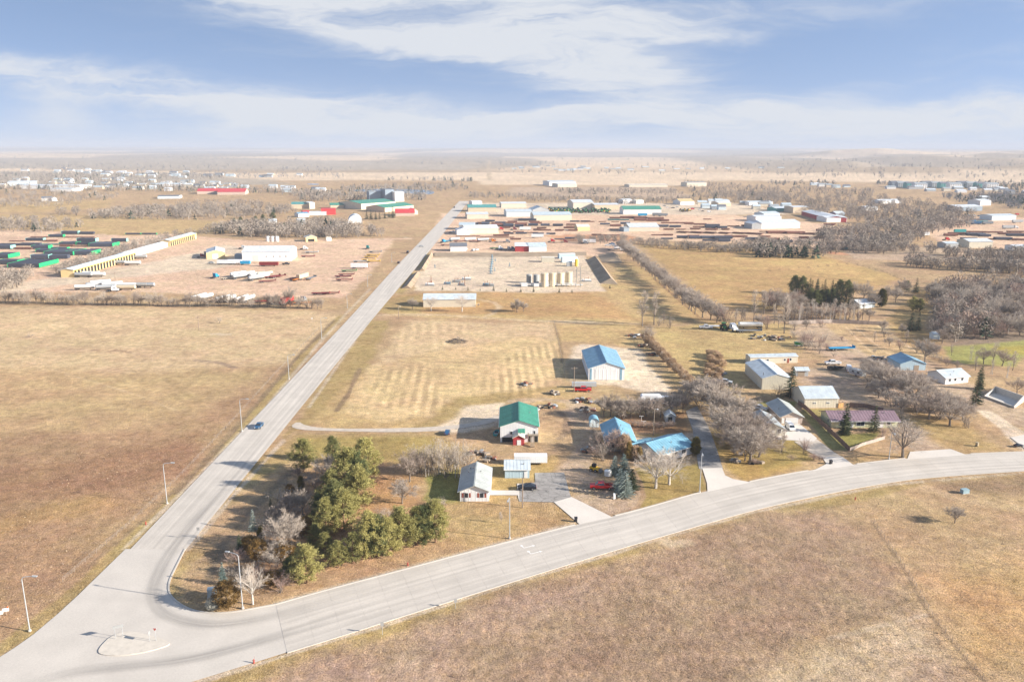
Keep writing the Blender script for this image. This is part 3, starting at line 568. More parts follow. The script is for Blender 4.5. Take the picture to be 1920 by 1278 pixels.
jp = gl([(237,1030),(147,1118),(110,1152),(65,1190),(30,1215),(0,1234),(-120,1312),(-230,1400),(60,1378),(200,1338),(364,1278),(480,1242),(546,1221),(528,1131),(519,1134)])
ret = chaikin(gl([(519,1134),(472,1143),(431,1150),(388,1151),(353,1143),(328,1127),(316,1112),(317,1090),(331,1062),(347,1030)]), 2)
sheet('road_junction', jp + ret[1:], .024, M_pad, label='wide concrete road junction in the lower left corner')
def curb(name, pts, label, w=.34, hgt=.13, parent=None, m=None):
    mb = MB(); n = len(pts)
    for i, (a, b) in enumerate(zip(pts, pts[1:])):
        d = (b - a).normalized(); nrm = Vector((-d.y, d.x, 0))*w
        mb.add([(a.x, a.y, 0), (b.x, b.y, 0), (b.x + nrm.x, b.y + nrm.y, 0), (a.x + nrm.x, a.y + nrm.y, 0),
                (a.x, a.y, hgt), (b.x, b.y, hgt), (b.x + nrm.x, b.y + nrm.y, hgt), (a.x + nrm.x, a.y + nrm.y, hgt)], [(4,5,6,7),(0,1,5,4),(2,3,7,6),(1,2,6,5),(3,0,4,7)])
    return tag(mb.build(name, m or M_curb), label, None, None, 'structure')
curb('curb', [p for p in ret[::-1]], 'curved concrete curb round the wooded corner lot')
def piece(pts, x0, x1):       # the stretch of a road edge between two columns of the photo
    return [p for p in pts if x0 <= 960 + (p.x/(p.y*CP + CAM_H*SP))*F_PX <= x1]
TD = resample(top, 240); BD = resample(bot, 240)
for (x0, x1, lb) in ((500,1088,'curb between the corner lot and the first driveway'), (1150,1322,'curb along the lawn with the white birches'), (1405,1522,'curb below the bare tree grove'),
                 (1604,1704,'curb below the big spreading bare tree'), (1815,2400,'curb at the right edge of the photo')):
    curb('curb', piece(TD, x0, x1)[::-1] if False else piece(TD, x0, x1), lb)
curb('curb', BD[::-1], 'long curb on the near side of the curving road')
# traffic island
isl = chaikin(gl([(184,1224),(195,1208),(212,1193),(240,1184),(277,1190),(319,1204),(321,1211),(277,1224),(232,1231),(196,1230)]), 2, True)
mb = MB(); mb.prism([(p.x, p.y) for p in isl], 0, .17)
tag(mb.build('traffic_island', mat('island_concrete', (.60,.54,.46), .9, var=.12)), 'raised concrete traffic island in the road junction', None, None, 'structure')
# driveways
sheet('driveway', gl([(1088,982),(1040,941),(1073,931),(1150,969)]), .056, M_drive, label='concrete driveway apron by the asphalt parking pad')
sheet('driveway', gl([(1328,921),(1327,905),(1318,877),(1355,876),(1361,890),(1376,897),(1410,903)]), .056, M_drive, label='concrete driveway apron at the tree shaded lane')
sheet('driveway', gl([(1524,882),(1551,868),(1542,855),(1581,855),(1603,871)]), .056, M_drive, label='concrete driveway apron of the tan garage house')
sheet('driveway', gl([(1702,860),(1708,845),(1784,840),(1814,851)]), .056, M_drive, label='concrete driveway apron beside the big spreading bare tree')
sheet('driveway', gl([(1935,848),(1896,818),(1925,812),(2010,846)]), .056, M_drive, label='concrete driveway apron at the right edge of the photo')
sheet('parking_pad', gl([(975,940),(975,906),(1005,904),(1004,886),(1059,885),(1067,915),(1072,932),(1040,941)]), .036, M_asph, label='cracked grey asphalt parking pad with a dark car')
sheet('tree_lane', gl([(1312,878),(1305,840),(1300,805),(1287,770),(1308,760),(1330,800),(1345,840),(1357,878)]), .030, M_asph, label='tree shaded asphalt lane beside the blue roofed house')
sheet('garage_drive', gl([(1443,806),(1468,796),(1500,793),(1533,820),(1528,826),(1440,822)]), .036, M_drive, label='concrete parking slab in front of the tan garage')
sheet('gravel_drive', gl([(1533,822),(1565,846),(1584,857),(1540,857),(1512,842),(1490,826)]), .030, M_gravel, label='gravel drive leading up to the tan garage')
sheet('farm_drive', chaikin(gl([(545,800),(562,806),(600,808),(760,811),(850,806),(938,790),(938,776),(900,790),(850,798),(760,803),(620,804),(575,799),(560,790)]), 1, True), .030, M_gravel, label='narrow gravel drive from the main road to the green roofed building')
sheet('house_walk', gl([(918,928),(972,928),(975,940),(975,906),(971,906),(971,919),(920,919)]), .042, M_drive, label='concrete walk beside the white ranch house')

def wear_mat():
    m = bpy.data.materials.new('tyre_wear'); m.use_nodes = True; nt = m.node_tree; N = nt.nodes; L = nt.links; b = N['Principled BSDF']; b.inputs['Base Color'].default_value = (.33,.31,.29,1); b.inputs['Roughness'].default_value = .85
    uv = N.new('ShaderNodeUVMap'); uv.uv_map = 'UVMap'; sx = N.new('ShaderNodeSeparateXYZ'); L.new(uv.outputs[0], sx.inputs[0])
    n = N.new('ShaderNodeTexNoise'); n.inputs['Scale'].default_value = 1.0; n.inputs['Detail'].default_value = 4; mp = N.new('ShaderNodeMapping'); mp.inputs['Scale'].default_value = (1.2, .05, 1); L.new(uv.outputs[0], mp.inputs[0]); L.new(mp.outputs[0], n.inputs[0])
    pp = N.new('ShaderNodeMath'); pp.operation = 'PINGPONG'; pp.inputs[1].default_value = 2.25; L.new(sx.outputs[0], pp.inputs[0])
    mr = N.new('ShaderNodeMapRange'); mr.interpolation_type = 'SMOOTHSTEP'; mr.inputs[1].default_value = 0; mr.inputs[2].default_value = 2.0; mr.inputs[4].default_value = .55; L.new(pp.outputs[0], mr.inputs[0])
    mu = N.new('ShaderNodeMath'); mu.operation = 'MULTIPLY'; L.new(mr.outputs[0], mu.inputs[0]); L.new(n.outputs[0], mu.inputs[1])
    at = N.new('ShaderNodeAttribute'); at.attribute_name = 'fade'; m2 = N.new('ShaderNodeMath'); m2.operation = 'MULTIPLY'; L.new(mu.outputs[0], m2.inputs[0]); L.new(at.outputs['Fac'], m2.inputs[1]); mu = m2
    tr = N.new('ShaderNodeBsdfTransparent'); ms = N.new('ShaderNodeMixShader'); L.new(mu.outputs[0], ms.inputs[0]); L.new(tr.outputs[0], ms.inputs[1]); L.new(b.outputs[0], ms.inputs[2]); L.new(ms.outputs[0], N['Material Output'].inputs[0]); return m
M_wear = wear_mat()
for k, (lb, pts, w) in enumerate((('dark tyre worn turning lane round the corner lot', [(700,1110),(560,1145),(440,1172),(370,1172),(310,1155),(285,1120),(300,1070),(345,1000),(400,940),(470,868)], 4.5), ('dark tyre worn lane on the near side of the island', [(20,1300),(120,1262),(240,1250),(360,1238),(500,1200),(640,1160)], 4.5))):
    c = resample(chaikin(gl(pts), 3), 60); A_ = []; B_ = []
    for i, p in enumerate(c):
        d = (c[min(i+1, 59)] - c[max(i-1, 0)]).normalized(); nr = Vector((-d.y, d.x, 0))*w/2; A_.append(p + nr); B_.append(p - nr)
    o_ = strip('tyre_wear', A_, B_, .058 + k*.004, M_wear, label=lb); fa = o_.data.attributes.new('fade', 'FLOAT', 'POINT')
    for i in range(60): fa.data[2*i].value = fa.data[2*i+1].value = min(1, i/16, (59 - i)/16)
# ------------------------------------------------------------------ vegetation
def hgt(py, hpx, y):
    vt = (py - hpx - 639)/F_PX
    return CAM_H - y*(SP + vt*CP)/(CP - vt*SP)
ONES = 'zeroth first second third fourth fifth sixth seventh eighth ninth tenth eleventh twelfth thirteenth fourteenth fifteenth sixteenth seventeenth eighteenth nineteenth'.split()
TENS = {2: ('twentieth', 'twenty'), 3: ('thirtieth', 'thirty'), 4: ('fortieth', 'forty'), 5: ('fiftieth', 'fifty'), 6: ('sixtieth', 'sixty'), 7: ('seventieth', 'seventy'), 8: ('eightieth', 'eighty'), 9: ('ninetieth', 'ninety')}
def nth(i):
    if i < 20: return ONES[i]
    t, o = divmod(i, 10); return TENS[t][0] if o == 0 else TENS[t][1] + '-' + ONES[o]
def rvec(R): v = R.normal(size=3); return v/np.linalg.norm(v)
def skeleton(seed, kind):
    """segments of a 10 m tree: (p, q, r0, r1, level)"""
    R = np.random.default_rng(seed); segs = []; ends = []
    def grow(p, d, ln, r, lv, mx, nch, bend, upb, thin=.62):
        k = 3 if lv < 2 else 2; q = p; rr = r
        pts = [p]
        for i in range(k):
            d = d + rvec(R)*bend + np.array([0, 0, upb]); d = d/np.linalg.norm(d)
            q2 = q + d*ln/k; r2 = rr*(.86 if i < k - 1 else .72); segs.append((q, q2, rr, r2, lv)); q, rr = q2, r2; pts.append(q)
        if lv == mx: ends.append((p, q, d)); return
        n = nch[min(lv, len(nch) - 1)]
        for j in range(n):
            t = .35 + .65*(j + R.random())/n; idx = t*k; a = min(k - 1, int(idx)); b = pts[a] + (pts[a+1] - pts[a])*(idx - a)
            s = rvec(R); s = s - d*np.dot(s, d); s = s/np.linalg.norm(s)
            ang = R.uniform(.45, .95); nd = d*math.cos(ang) + s*math.sin(ang)
            grow(b, nd/np.linalg.norm(nd), ln*R.uniform(.48, .72), max(.012, rr*thin*R.uniform(.8, 1.1)), lv + 1, mx, nch, bend, upb, thin)
        grow(q, d, ln*.55, rr*.8, lv + 1, mx, nch, bend, upb, thin)
    o = np.zeros(3)
    if kind == 'round':
        th = 1.7 + R.random(); q = np.array([R.normal()*.1, R.normal()*.1, th]); segs.append((o, q, .26, .20, 0))
        n = 6
        for i in range(n):
            a = 2*math.pi*(i + R.random()*.6)/n; t = R.uniform(.45, 1.0)
            grow(q, np.array([math.cos(a)*math.sin(t), math.sin(a)*math.sin(t), math.cos(t)]), R.uniform(3.0, 3.8), .12, 1, 3, [0, 5, 4], .13, .07)
        grow(q, np.array([0, 0, 1.]), 4.0, .13, 1, 3, [0, 5, 4], .12, .05)
    elif kind == 'tall':
        q = o; d = np.array([0, 0, 1.]); r = .20
        for i in range(7):
            d = d + rvec(R)*.07 + np.array([0, 0, .05]); d /= np.linalg.norm(d); q2 = q + d*1.28; segs.append((q, q2, r, r*.84, 0)); r *= .84; q = q2
            if i >= 1:
                for j in range(3):
                    a = R.random()*6.28; t = R.uniform(.35, .6)
                    grow(q, np.array([math.cos(a)*math.sin(t), math.sin(a)*math.sin(t), math.cos(t)]), R.uniform(1.5, 2.5)*(1.1 - i*.08), r*.5, 2, 3, [0, 0, 4], .10, .12)
    elif kind == 'stand':        # a few slim straight stems
        for k in range(3):
            q = np.array([R.normal()*.5, R.normal()*.5, 0]); d = np.array([R.normal()*.05, R.normal()*.05, 1.]); r = .12
            for i in range(6):
                d = d + rvec(R)*.04 + np.array([0, 0, .03]); d /= np.linalg.norm(d); q2 = q + d*1.4*R.uniform(.8, 1.1); segs.append((q, q2, r, r*.82, 0)); r *= .82; q = q2
                if i >= 2:
                    for j in range(3):
                        a = R.random()*6.28; t = R.uniform(.4, .8)
                        grow(q, np.array([math.cos(a)*math.sin(t), math.sin(a)*math.sin(t), math.cos(t)]), R.uniform(.9, 1.5), r*.4, 3, 3, [0, 0, 3], .1, .1)
    else:                        # bush: many stems from the ground
        for i in range(9):
            a = R.random()*6.28; t = R.uniform(.05, .75); st = np.array([R.normal()*.5, R.normal()*.5, 0])
            grow(st, np.array([math.cos(a)*math.sin(t), math.sin(a)*math.sin(t), math.cos(t)]), R.uniform(3.4, 5.0), .07, 1, 2, [0, 6], .12, .06)
    return segs, ends
def tri_twigs(R, P, D, n, ln, w, spread):
    """n slivers per (P,D) row: V (m*n*3,3)"""
    m = len(P); P = np.repeat(P, n, 0); D = np.repeat(D, n, 0)
    d = D + R.normal(size=(m*n, 3))*spread; d[:, 2] += .18; d /= np.linalg.norm(d, axis=1)[:, None]
    s = np.cross(d, R.normal(size=(m*n, 3))); s /= np.linalg.norm(s, axis=1)[:, None]
    L_ = ln*R.uniform(.5, 1.2, (m*n, 1)); ww = w*R.uniform(.7, 1.3, (m*n, 1))
    st = P + R.normal(size=P.shape)*.1
    V = np.stack([st - s*ww, st + s*ww, st + d*L_], 1).reshape(-1, 3)
    return V, np.arange(len(V)).reshape(-1, 3)
def bare(seed, kind, ntw, ln, w, mtrunk, mcrown):
    segs, ends = skeleton(seed, kind); R = np.random.default_rng(seed + 500)
    mx = max(np.linalg.norm(q[2]) for p, q, d in ends); sc = 9.2/max(q[2] for p, q, d in ends)
    mb = MB()
    for p, q, r0, r1, lv in segs:
        mb.tube(p*sc, q*sc, r0*sc, r1*sc, 6 if lv == 0 else (4 if lv == 1 else 3), cap=False)
    P = []; D = []
    for p, q, d in ends:
        for t in (.35, .65, .95): P.append((p + (q - p)*t)*sc); D.append(d)
    V, T = tri_twigs(R, np.array(P), np.array(D), ntw, ln, w, .62)
    return mb.mesh('trunk', mtrunk), mesh_np('crown', V, T, mcrown)
M_bark = mat('bark_grey', (.20,.165,.135), .9, var=.25, nscale=3); M_barkw = mat('bark_white', (.55,.50,.44), .85, var=.25, nscale=4); M_barkp = mat('bark_pine', (.22,.13,.085), .9, var=.25, nscale=3)
M_twig = mat('twigs_grey', (.47,.40,.335), .95, var=.2, rnd=.16, spec=.1); M_twigp = mat('twigs_pale', (.58,.495,.41), .95, var=.2, rnd=.12, spec=.1); M_twigr = mat('twigs_reddish', (.43,.30,.25), .95, var=.2, rnd=.12, spec=.1)
M_twigd = mat('twigs_brown', (.41,.335,.28), .95, var=.2, rnd=.14, spec=.1)
NEARV = {'round': [bare(s, 'round', 10, 1.0, .020, M_bark, M_twig) for s in (1, 2, 3, 4)], 'roundd': [bare(s, 'round', 8, .95, .019, M_bark, M_twigd) for s in (5, 6)],
         'big': [bare(21, 'round', 5, .8, .014, M_bark, M_twig)],
         'tall': [bare(s, 'tall', 4, .8, .018, M_bark, M_twigp) for s in (7, 8, 9)], 'bush': [bare(s, 'bush', 7, 1.1, .024, M_bark, M_twig) for s in (10, 11, 12)],
         'bushp': [bare(s, 'bush', 8, 1.1, .024, M_bark, M_twigp) for s in (13, 14)], 'bushr': [bare(s, 'bush', 8, 1.1, .024, M_bark, M_twigr) for s in (15, 16)],
         'birch': [bare(s, 'round', 4, .85, .015, M_barkw, M_twigp) for s in (17, 18)], 'stand': [bare(s, 'stand', 4, .9, .02, M_barkw, M_twigp) for s in (19, 20)]}
def clump_tris(R, C, rad, n, bl, bw, upb=.3):
    m = len(C); C = np.repeat(C, n, 0); rad = np.repeat(rad, n)[:, None]
    d = R.normal(size=(m*n, 3)); d[:, 2] = d[:, 2]*.8 + upb; d /= np.linalg.norm(d, axis=1)[:, None]
    st = C + d*rad*R.uniform(.15, .75, (m*n, 1)); s = np.cross(d, R.normal(size=(m*n, 3))); s /= np.linalg.norm(s, axis=1)[:, None]
    L_ = bl*R.uniform(.6, 1.3, (m*n, 1)); W_ = bw*R.uniform(.7, 1.3, (m*n, 1))
    V = np.stack([st - s*W_, st + s*W_, st + d*L_], 1).reshape(-1, 3); return V, np.arange(len(V)).reshape(-1, 3)
def pine(seed, mcrown, rmax=3.0, low=.11):
    R = np.random.default_rng(seed); mb = MB(); q = np.zeros(3); top = 9.0
    mb.tube((0, 0, 0), (.1, 0, 5), .20, .13, 7, False); mb.tube((.1, 0, 5), (.05, .1, top), .13, .03, 6, False)
    C = []; rd = []
    nb = 62
    for i in range(nb):
        t = low + (1 - low)*((i + R.random())/nb)**.9; z = t*9.4; prof = rmax*max(.12, min(1, (1 - t)*1.9)**.7)*(.55 + .45*min(1, (t - low)/.18))
        a = R.random()*6.28; rr = prof*R.uniform(.75, 1.12); e = np.array([math.cos(a)*rr, math.sin(a)*rr, z + rr*.22])
        b = np.array([.1, 0, z - rr*.1]); mb.tube(b, e, .05, .015, 3, False)
        for f in (.45, .7, .92, 1.0):
            for _ in range(2):
                C.append(b + (e - b)*f + R.normal(size=3)*.28*(.4 + f)); rd.append(R.uniform(.34, .62))
    V, T = clump_tris(R, np.array(C), np.array(rd), 28, .32, .060)
    return mb.mesh('trunk', M_barkp), mesh_np('crown', V, T, mcrown)
def spruce(seed, mcrown, rmax=2.4, taper=.95):
    R = np.random.default_rng(seed); mb = MB(); mb.tube((0, 0, 0), (0, 0, 9.6), .17, .02, 6, False); Vs = []
    nt = 17
    for i in range(nt):
        t = (i + .25)/nt; z = .35 + t*9.2; rr = rmax*(1 - t)**taper + .14; n = max(5, int(12*(1 - t*.5)))
        for j in range(n):
            a = 6.283*(j + R.random()*.9)/n + i; L_ = rr*R.uniform(.62, 1.15); u = np.array([math.cos(a), math.sin(a), 0]); p = np.array([-u[1], u[0], 0]); zz = z + R.normal()*.10; lift = R.uniform(.05, .28)
            for f in np.linspace(.15, 1, 7):
                c = u*L_*f + np.array([0, 0, zz - L_*.34*f + L_*lift*f*f]); wd = .50*(1.2 - f*.65)*max(.45, rr/rmax)
                for sgn in (-1, 1):
                    dr = (u*.75 + p*sgn*.85 + np.array([0, 0, R.uniform(-.55, .0)]))*wd*R.uniform(.7, 1.35)
                    Vs += [c - u*.12, c + u*.15 + np.array([0, 0, .06]), c + dr]
                Vs += [c + p*.11, c - p*.11, c + (u*.5 + np.array([0, 0, R.uniform(-.35, .18)]))*wd*1.2]
    V = np.array(Vs); return mb.mesh('trunk', M_barkp), mesh_np('crown', V, np.arange(len(V)).reshape(-1, 3), mcrown)
def shrub(seed, mcrown, col=False, n=150):
    R = np.random.default_rng(seed); mb = MB()
    for k in range(5): mb.tube((0, 0, 0), tuple(R.normal(size=3)*np.array([1.6, 1.6, .6]) + np.array([0, 0, 4])), .14, .04, 4, False)
    d = R.normal(size=(n, 3)); d /= np.linalg.norm(d, axis=1)[:, None]; rr = R.uniform(.5, 1, n)[:, None]**.6
    C = d*rr*np.array([[2.6 if col else 4.0, 2.6 if col else 4.0, 4.4]]) + np.array([0, 0, 4.9])
    if col: C[:, :2] *= (1.15 - C[:, 2:3]/13)
    V, T = clump_tris(R, C, R.uniform(.6, 1.1, n), 30, .75, .11, .25)
    return mb.mesh('stem', M_bark), mesh_np('foliage', V, T, mcrown)
L_pine = leafmat('pine_needles', (.205,.20,.072), (.47,.42,.155)); L_pined = leafmat('pine_needles_dark', (.115,.14,.058), (.23,.23,.09))
L_spr = leafmat('spruce_needles', (.05,.08,.045), (.11,.13,.065)); L_blue = leafmat('blue_spruce_needles', (.15,.21,.195), (.33,.38,.34)); L_jun = leafmat('juniper_rusty', (.16,.10,.035), (.30,.18,.055))
L_gold = leafmat('gold_needles', (.30,.21,.06), (.42,.30,.11)); L_silver = leafmat('silver_leaves', (.36,.36,.30), (.5,.48,.42)); L_drygrass = leafmat('dry_reed', (.42,.29,.18), (.60,.44,.29)); L_dkgold = leafmat('arborvitae', (.07,.07,.02), (.22,.17,.04))
VEG = {'pine': [pine(s, L_pine, r) for s, r in ((31, 2.9), (32, 3.3), (33, 3.0))], 'pined': [pine(s, L_pined, r) for s, r in ((34, 2.9), (35, 2.6))],
       'spruce': [spruce(41, L_spr), spruce(42, L_spr, 2.1)], 'blue': [spruce(43, L_blue, 2.3, .8), spruce(44, L_blue, 2.0, .85)], 'slim': [spruce(45, L_spr, 1.25, .7)],
       'juniper': [shrub(51, L_jun), shrub(52, L_jun)], 'gold': [shrub(53, L_gold, True), shrub(54, L_gold)], 'silver': [shrub(55, L_silver)], 'reed': [shrub(56, L_drygrass), shrub(57, L_drygrass)], 'column': [shrub(58, L_dkgold, True)]}
VEG.update(NEARV)
def plant(kind, px, py, hpx, label, name, cat='tree', group=None, wid=1.0, var=None, rz=None, z=0):
    p = G(px, py); h = hgt(py, hpx, p.y); tr, cr = VEG[kind][var if var is not None else random.randrange(len(VEG[kind]))]
    sc = h/9.6; w = sc*wid*random.uniform(.93, 1.07)
    t = thing(name, label, cat, (p.x, p.y, z - .05), random.uniform(0, 6.28) if rz is None else rz, group, (w, w, sc))
    put(tr.name.split('.')[0], tr, t); put(cr.name.split('.')[0], cr, t); return t
def crop(ox, oy, s, rows): return [(ox + x/s, oy + y/s, (y - t)/s) for x, y, t in rows]
def ranked(rows, kind, name, fmt, cat='tree', group=None, wid=1.0, key=lambda r: r[0], kinds=None):
    rows = sorted(rows, key=key)
    for i, r in enumerate(rows):
        plant(kinds[i % len(kinds)] if kinds else kind, r[0], r[1], r[2], fmt.format(nth(i + 1)), name, cat, group, wid if len(r) < 4 else r[3])
C2 = (300, 780, 3.195)
ranked(crop(*C2, [(1235,400,140),(1130,480,195),(1200,560,300),(1060,640,395),(1005,720,495),(1110,690,440),(940,800,650),(885,1000,775),(1165,880,700),(1260,850,580),(1375,835,615),(1450,800,550),(1545,770,550),(1655,755,505),(1180,470,220),(1040,560,330),(960,640,470),(1310,840,600),(1590,765,540),(1000,860,700)]),
       'pine', 'pine_tree', 'bushy yellow-green pine, {} from the left in the corner lot grove', group='pines of the corner lot grove', wid=1.1, kinds=['pine', 'pine', 'pined', 'pine'])
plant('pine', 571, 884, 60, 'lone open pine at the road end of the corner lot', 'pine_tree', wid=1.15)
plant('pined', 626, 866, 48, 'slim pine just right of the lone open pine', 'pine_tree', wid=.9)
plant('pine', *crop(*C2, [(1075,905,755)])[0], 'small round pine with a bare trunk beside the curving road', 'pine_tree', wid=1.3)
plant('pined', *crop(*C2, [(790,985,850)])[0], 'small dark pine at the left foot of the pine grove', 'pine_tree', wid=1.3)
ranked(crop(*C2, [(670,575,485),(565,685,555),(485,825,708),(385,1010,872)]), 'spruce', 'spruce_tree', 'small young spruce, {} from the left along the wooded corner lot edge', group='young spruces of the corner lot', wid=1.0, kinds=['blue', 'spruce'])
plant('juniper', *crop(*C2, [(412,1150,985)])[0], 'rusty brown juniper bush at the tip of the corner lot', 'juniper_bush', 'bush', wid=1.1)
ranked(crop(*C2, [(610,745,660),(592,865,735),(785,475,405),(760,550,470),(850,440,355)]), 'juniper', 'juniper_bush', 'gold brown juniper, {} from the left inside the corner lot', 'bush', 'junipers inside the corner lot', wid=.9, kinds=['juniper', 'column', 'gold'])
ranked(crop(*C2, [(500,880,800),(540,800,720),(580,940,860),(620,780,700),(660,740,660),(700,690,610),(640,860,780),(700,900,800),(740,960,880),(680,1010,930),(800,700,600),(830,640,540),(880,700,600),(720,600,520),(800,520,430),(840,360,290),(900,420,330),(760,860,770)]), 'bush', 'bare_bush', 'leafless underbrush clump, {} from the left left of the pine grove', 'bush', 'underbrush left of the pine grove', wid=1.5, kinds=['bushr', 'juniper', 'bush', 'bushp', 'roundd'])
plant('silver', *crop(*C2, [(330,1160,1080)])[0], 'silvery low shrub in front of the rusty juniper', 'silver_shrub', 'shrub', wid=1.2)
plant('birch', *crop(*C2, [(562,1128,885)])[0], 'pale leafless tree beside the corner street lamp', 'bare_tree', wid=1.1)
ranked(crop(*C2, [(745,812,560),(940,475,330),(1000,400,230),(860,590,440),(690,650,540),(640,600,560),(780,600,450)]), 'round', 'bare_tree', 'grey leafless tree, {} from the left among the corner lot pines', group='leafless trees among the pines', kinds=['round', 'roundd'])
ranked(crop(*C2, [(720,1055,950),(670,870,755),(440,880,800),(460,960,890),(620,1000,900),(560,760,700),(720,520,440),(640,680,600),(770,430,370),(860,500,430)]), 'bushr', 'bare_bush', 'leafless reddish bush, {} from the left along the corner lot', 'bush', 'leafless bushes of the corner lot', wid=1.6, kinds=['bushr', 'bushp', 'bush'])
plant('roundd', *crop(*C2, [(1500,392,195)])[0], 'dark leafless tree left of the dense bare grove', 'bare_tree', wid=1.15)
plant('round', *crop(*C2, [(1455,522,375)])[0], 'small leafless tree on the rust coloured lawn', 'bare_tree', wid=1.3)
ranked(crop(*C2, [(1560,340,150),(1620,330,130),(1680,345,125),(1740,335,130),(1790,350,140),(1830,330,150),(1650,360,160),(1720,365,150),(1780,365,160),(1600,360,170)]), 'bushp', 'bare_tree', 'tall leafless stem clump, {} from the left in the dense pale grove', group='dense pale grove beside the white house', wid=.75, kinds=['bushp', 'stand', 'bushp'])
ranked(crop(*C2, [(1380,620,560),(1330,610,550),(1690,545,490),(1640,540,495)]), 'bushp', 'bare_bush', 'pale leafless shrub, {} from the left behind the front pine row', 'bush', 'shrubs behind the front pine row', wid=1.5)
C4 = (1050, 720, 4.917)
plant('birch', *crop(*C4, [(890,952,590)])[0], 'white barked leafless birch nearest the road on the lawn', 'birch_tree', wid=1.45, var=0)
plant('birch', *crop(*C4, [(1012,920,580)])[0], 'white barked leafless birch second from the road on the lawn', 'birch_tree', wid=1.3, var=1)
plant('birch', *crop(*C4, [(962,830,560)])[0], 'white barked leafless birch close to the blue roofed house', 'birch_tree', wid=.8)
ranked(crop(*C4, [(508,830,650),(592,830,635),(555,975,770),(605,1025,790),(668,972,770)]), 'blue', 'blue_spruce', 'blue-green spruce, {} from the left in the clump by the red pickup', group='blue spruce clump', wid=1.65, kinds=['blue', 'blue', 'blue', 'blue', 'spruce'])
plant('column', *crop(*C4, [(1255,645,475)])[0], 'dark green gold arborvitae at the corner of the blue roofed house', 'arborvitae', 'shrub', wid=1.0)
ranked(crop(*C4, [(600,640,450),(640,690,520),(700,690,555),(740,700,570)]), 'gold', 'golden_shrub', 'tall golden dry shrub, {} from the left before the blue roofed garage', 'shrub', 'golden shrubs before the garage', wid=.8, kinds=['reed', 'gold'])
ranked(crop(*C4, [(330,470,330),(370,600,420),(460,640,390),(400,700,520),(520,600,400),(340,690,560),(560,640,520),(690,700,600),(820,740,610)]), 'bush', 'bare_bush', 'grey leafless bush, {} from the left round the blue roofed house', 'bush', 'bushes round the blue roofed house', wid=1.1, kinds=['bush', 'bushr', 'roundd'])
ranked(crop(*C4, [(410,305,100),(470,295,70),(590,320,90),(530,290,150),(660,310,120),(740,305,130),(800,290,90),(870,310,120),(930,300,110),(1030,262,70),(1085,240,80),(1140,260,90),(250,290,200)]), 'roundd', 'bare_tree', 'brown leafless tree, {} from the left in the row behind the blue roofed house', group='row behind the blue roofed house', kinds=['roundd', 'round', 'roundd'], wid=1.15)
ranked([(1189+i*8.2, 797 + 3.5*math.sin(i*.4)+i*.35, 13) for i in range(10)], 'bushr', 'hedge_bush', 'dark brown hedge bush, {} from the left round the back garden', 'hedge', 'back garden hedge', wid=1.6, kinds=['bushr', 'bush'])
C5 = (1300, 620, 4.917)
ranked([(1318,748,50),(1335,778,68),(1352,792,62),(1362,822,66),(1378,846,72),(1392,852,60),(1407,868,74),(1424,855,62),(1346,762,58),(1404,828,66),(1388,800,62),(1421,826,50)], 'round', 'bare_tree', 'grey leafless tree, {} from the left in the grove beside the asphalt lane', group='grove beside the asphalt lane', wid=1.45, kinds=['round', 'round', 'roundd'])
plant('tall', 1467, 845, 44, 'thin young leafless tree in the round bed before the grey house', 'bare_tree', wid=1.1)
plant('bushr', 1507, 850, 30, 'reddish leafless shrub beside the gravel drive', 'bare_bush', 'bush', wid=1.0)
ranked([(1528,860,14),(1540,862,12),(1470,822,9),(1455,823,8),(1488,862,13),(1415,868,14)], 'bushr', 'bare_bush', 'low reddish shrub, {} from the left before the grey house', 'bush', 'low shrubs before the grey house', wid=1.8)
plant('spruce', 1483, 742, 58, 'big dark spruce between the two beige barns', 'spruce_tree', wid=1.25, var=0)
plant('bush', 1459, 742, 26, 'round leafless bush at the foot of the big dark spruce', 'bare_bush', 'bush', wid=1.4)
plant('slim', 1585, 812, 60, 'slender dark spruce in front of the purple roofed ranch house', 'spruce_tree', wid=1.4)
plant('spruce', 1640, 806, 50, 'broad dark spruce in front of the purple roofed ranch house', 'spruce_tree', wid=1.15)
plant('bushr', 1655, 816, 18, 'reddish shrub beside the broad dark spruce', 'bare_bush', 'bush', wid=1.4)
plant('big', 1694, 855, 74, 'big spreading leafless tree beside the right hand road', 'bare_tree', wid=1.6)
plant('spruce', 1830, 755, 66, 'tall dark spruce by the open concrete foundation', 'spruce_tree', wid=.9)
plant('slim', 1838, 727, 45, 'spruce top behind the tall spruce by the foundation', 'spruce_tree', wid=1.3)
plant('spruce', 1706, 691, 15, 'small spruce before the blue metal shed', 'spruce_tree', wid=1.2)
ranked([(1664,737,58),(1641,716,44),(1700,742,52),(1710,755,56),(1690,728,40),(1743,784,56),(1782,796,56),(1806,786,34),(1652,722,48),(1722,738,40),(1630,700,30),(1770,770,44)], 'round', 'bare_tree', 'leafless orchard tree, {} from the left on the bare dirt lot', group='orchard trees on the bare dirt lot', wid=1.5, kinds=['round', 'round', 'roundd'])
plant('round', 1735, 679, 50, 'large pale leafless tree behind the blue metal shed', 'bare_tree', wid=1.15)
ranked([(1908,735,30),(1845,680,32),(1862,678,40),(1880,684,34),(1900,692,36),(1820,672,26),(1785,664,20),(1830,692,26),(1795,690,18),(1860,700,30),(1890,706,30)], 'tall', 'bare_tree', 'thin leafless tree, {} from the left before the green field', group='thin trees before the green field', wid=1.2, kinds=['tall', 'roundd', 'stand'])
plant('tall', 1205, 611, 68, 'tall forked leafless tree at the head of the brushy lane, left of its pair', 'bare_tree', wid=1.2)
plant('tall', 1227, 608, 64, 'tall slim leafless tree at the head of the brushy lane, right of its pair', 'bare_tree', wid=1.1)
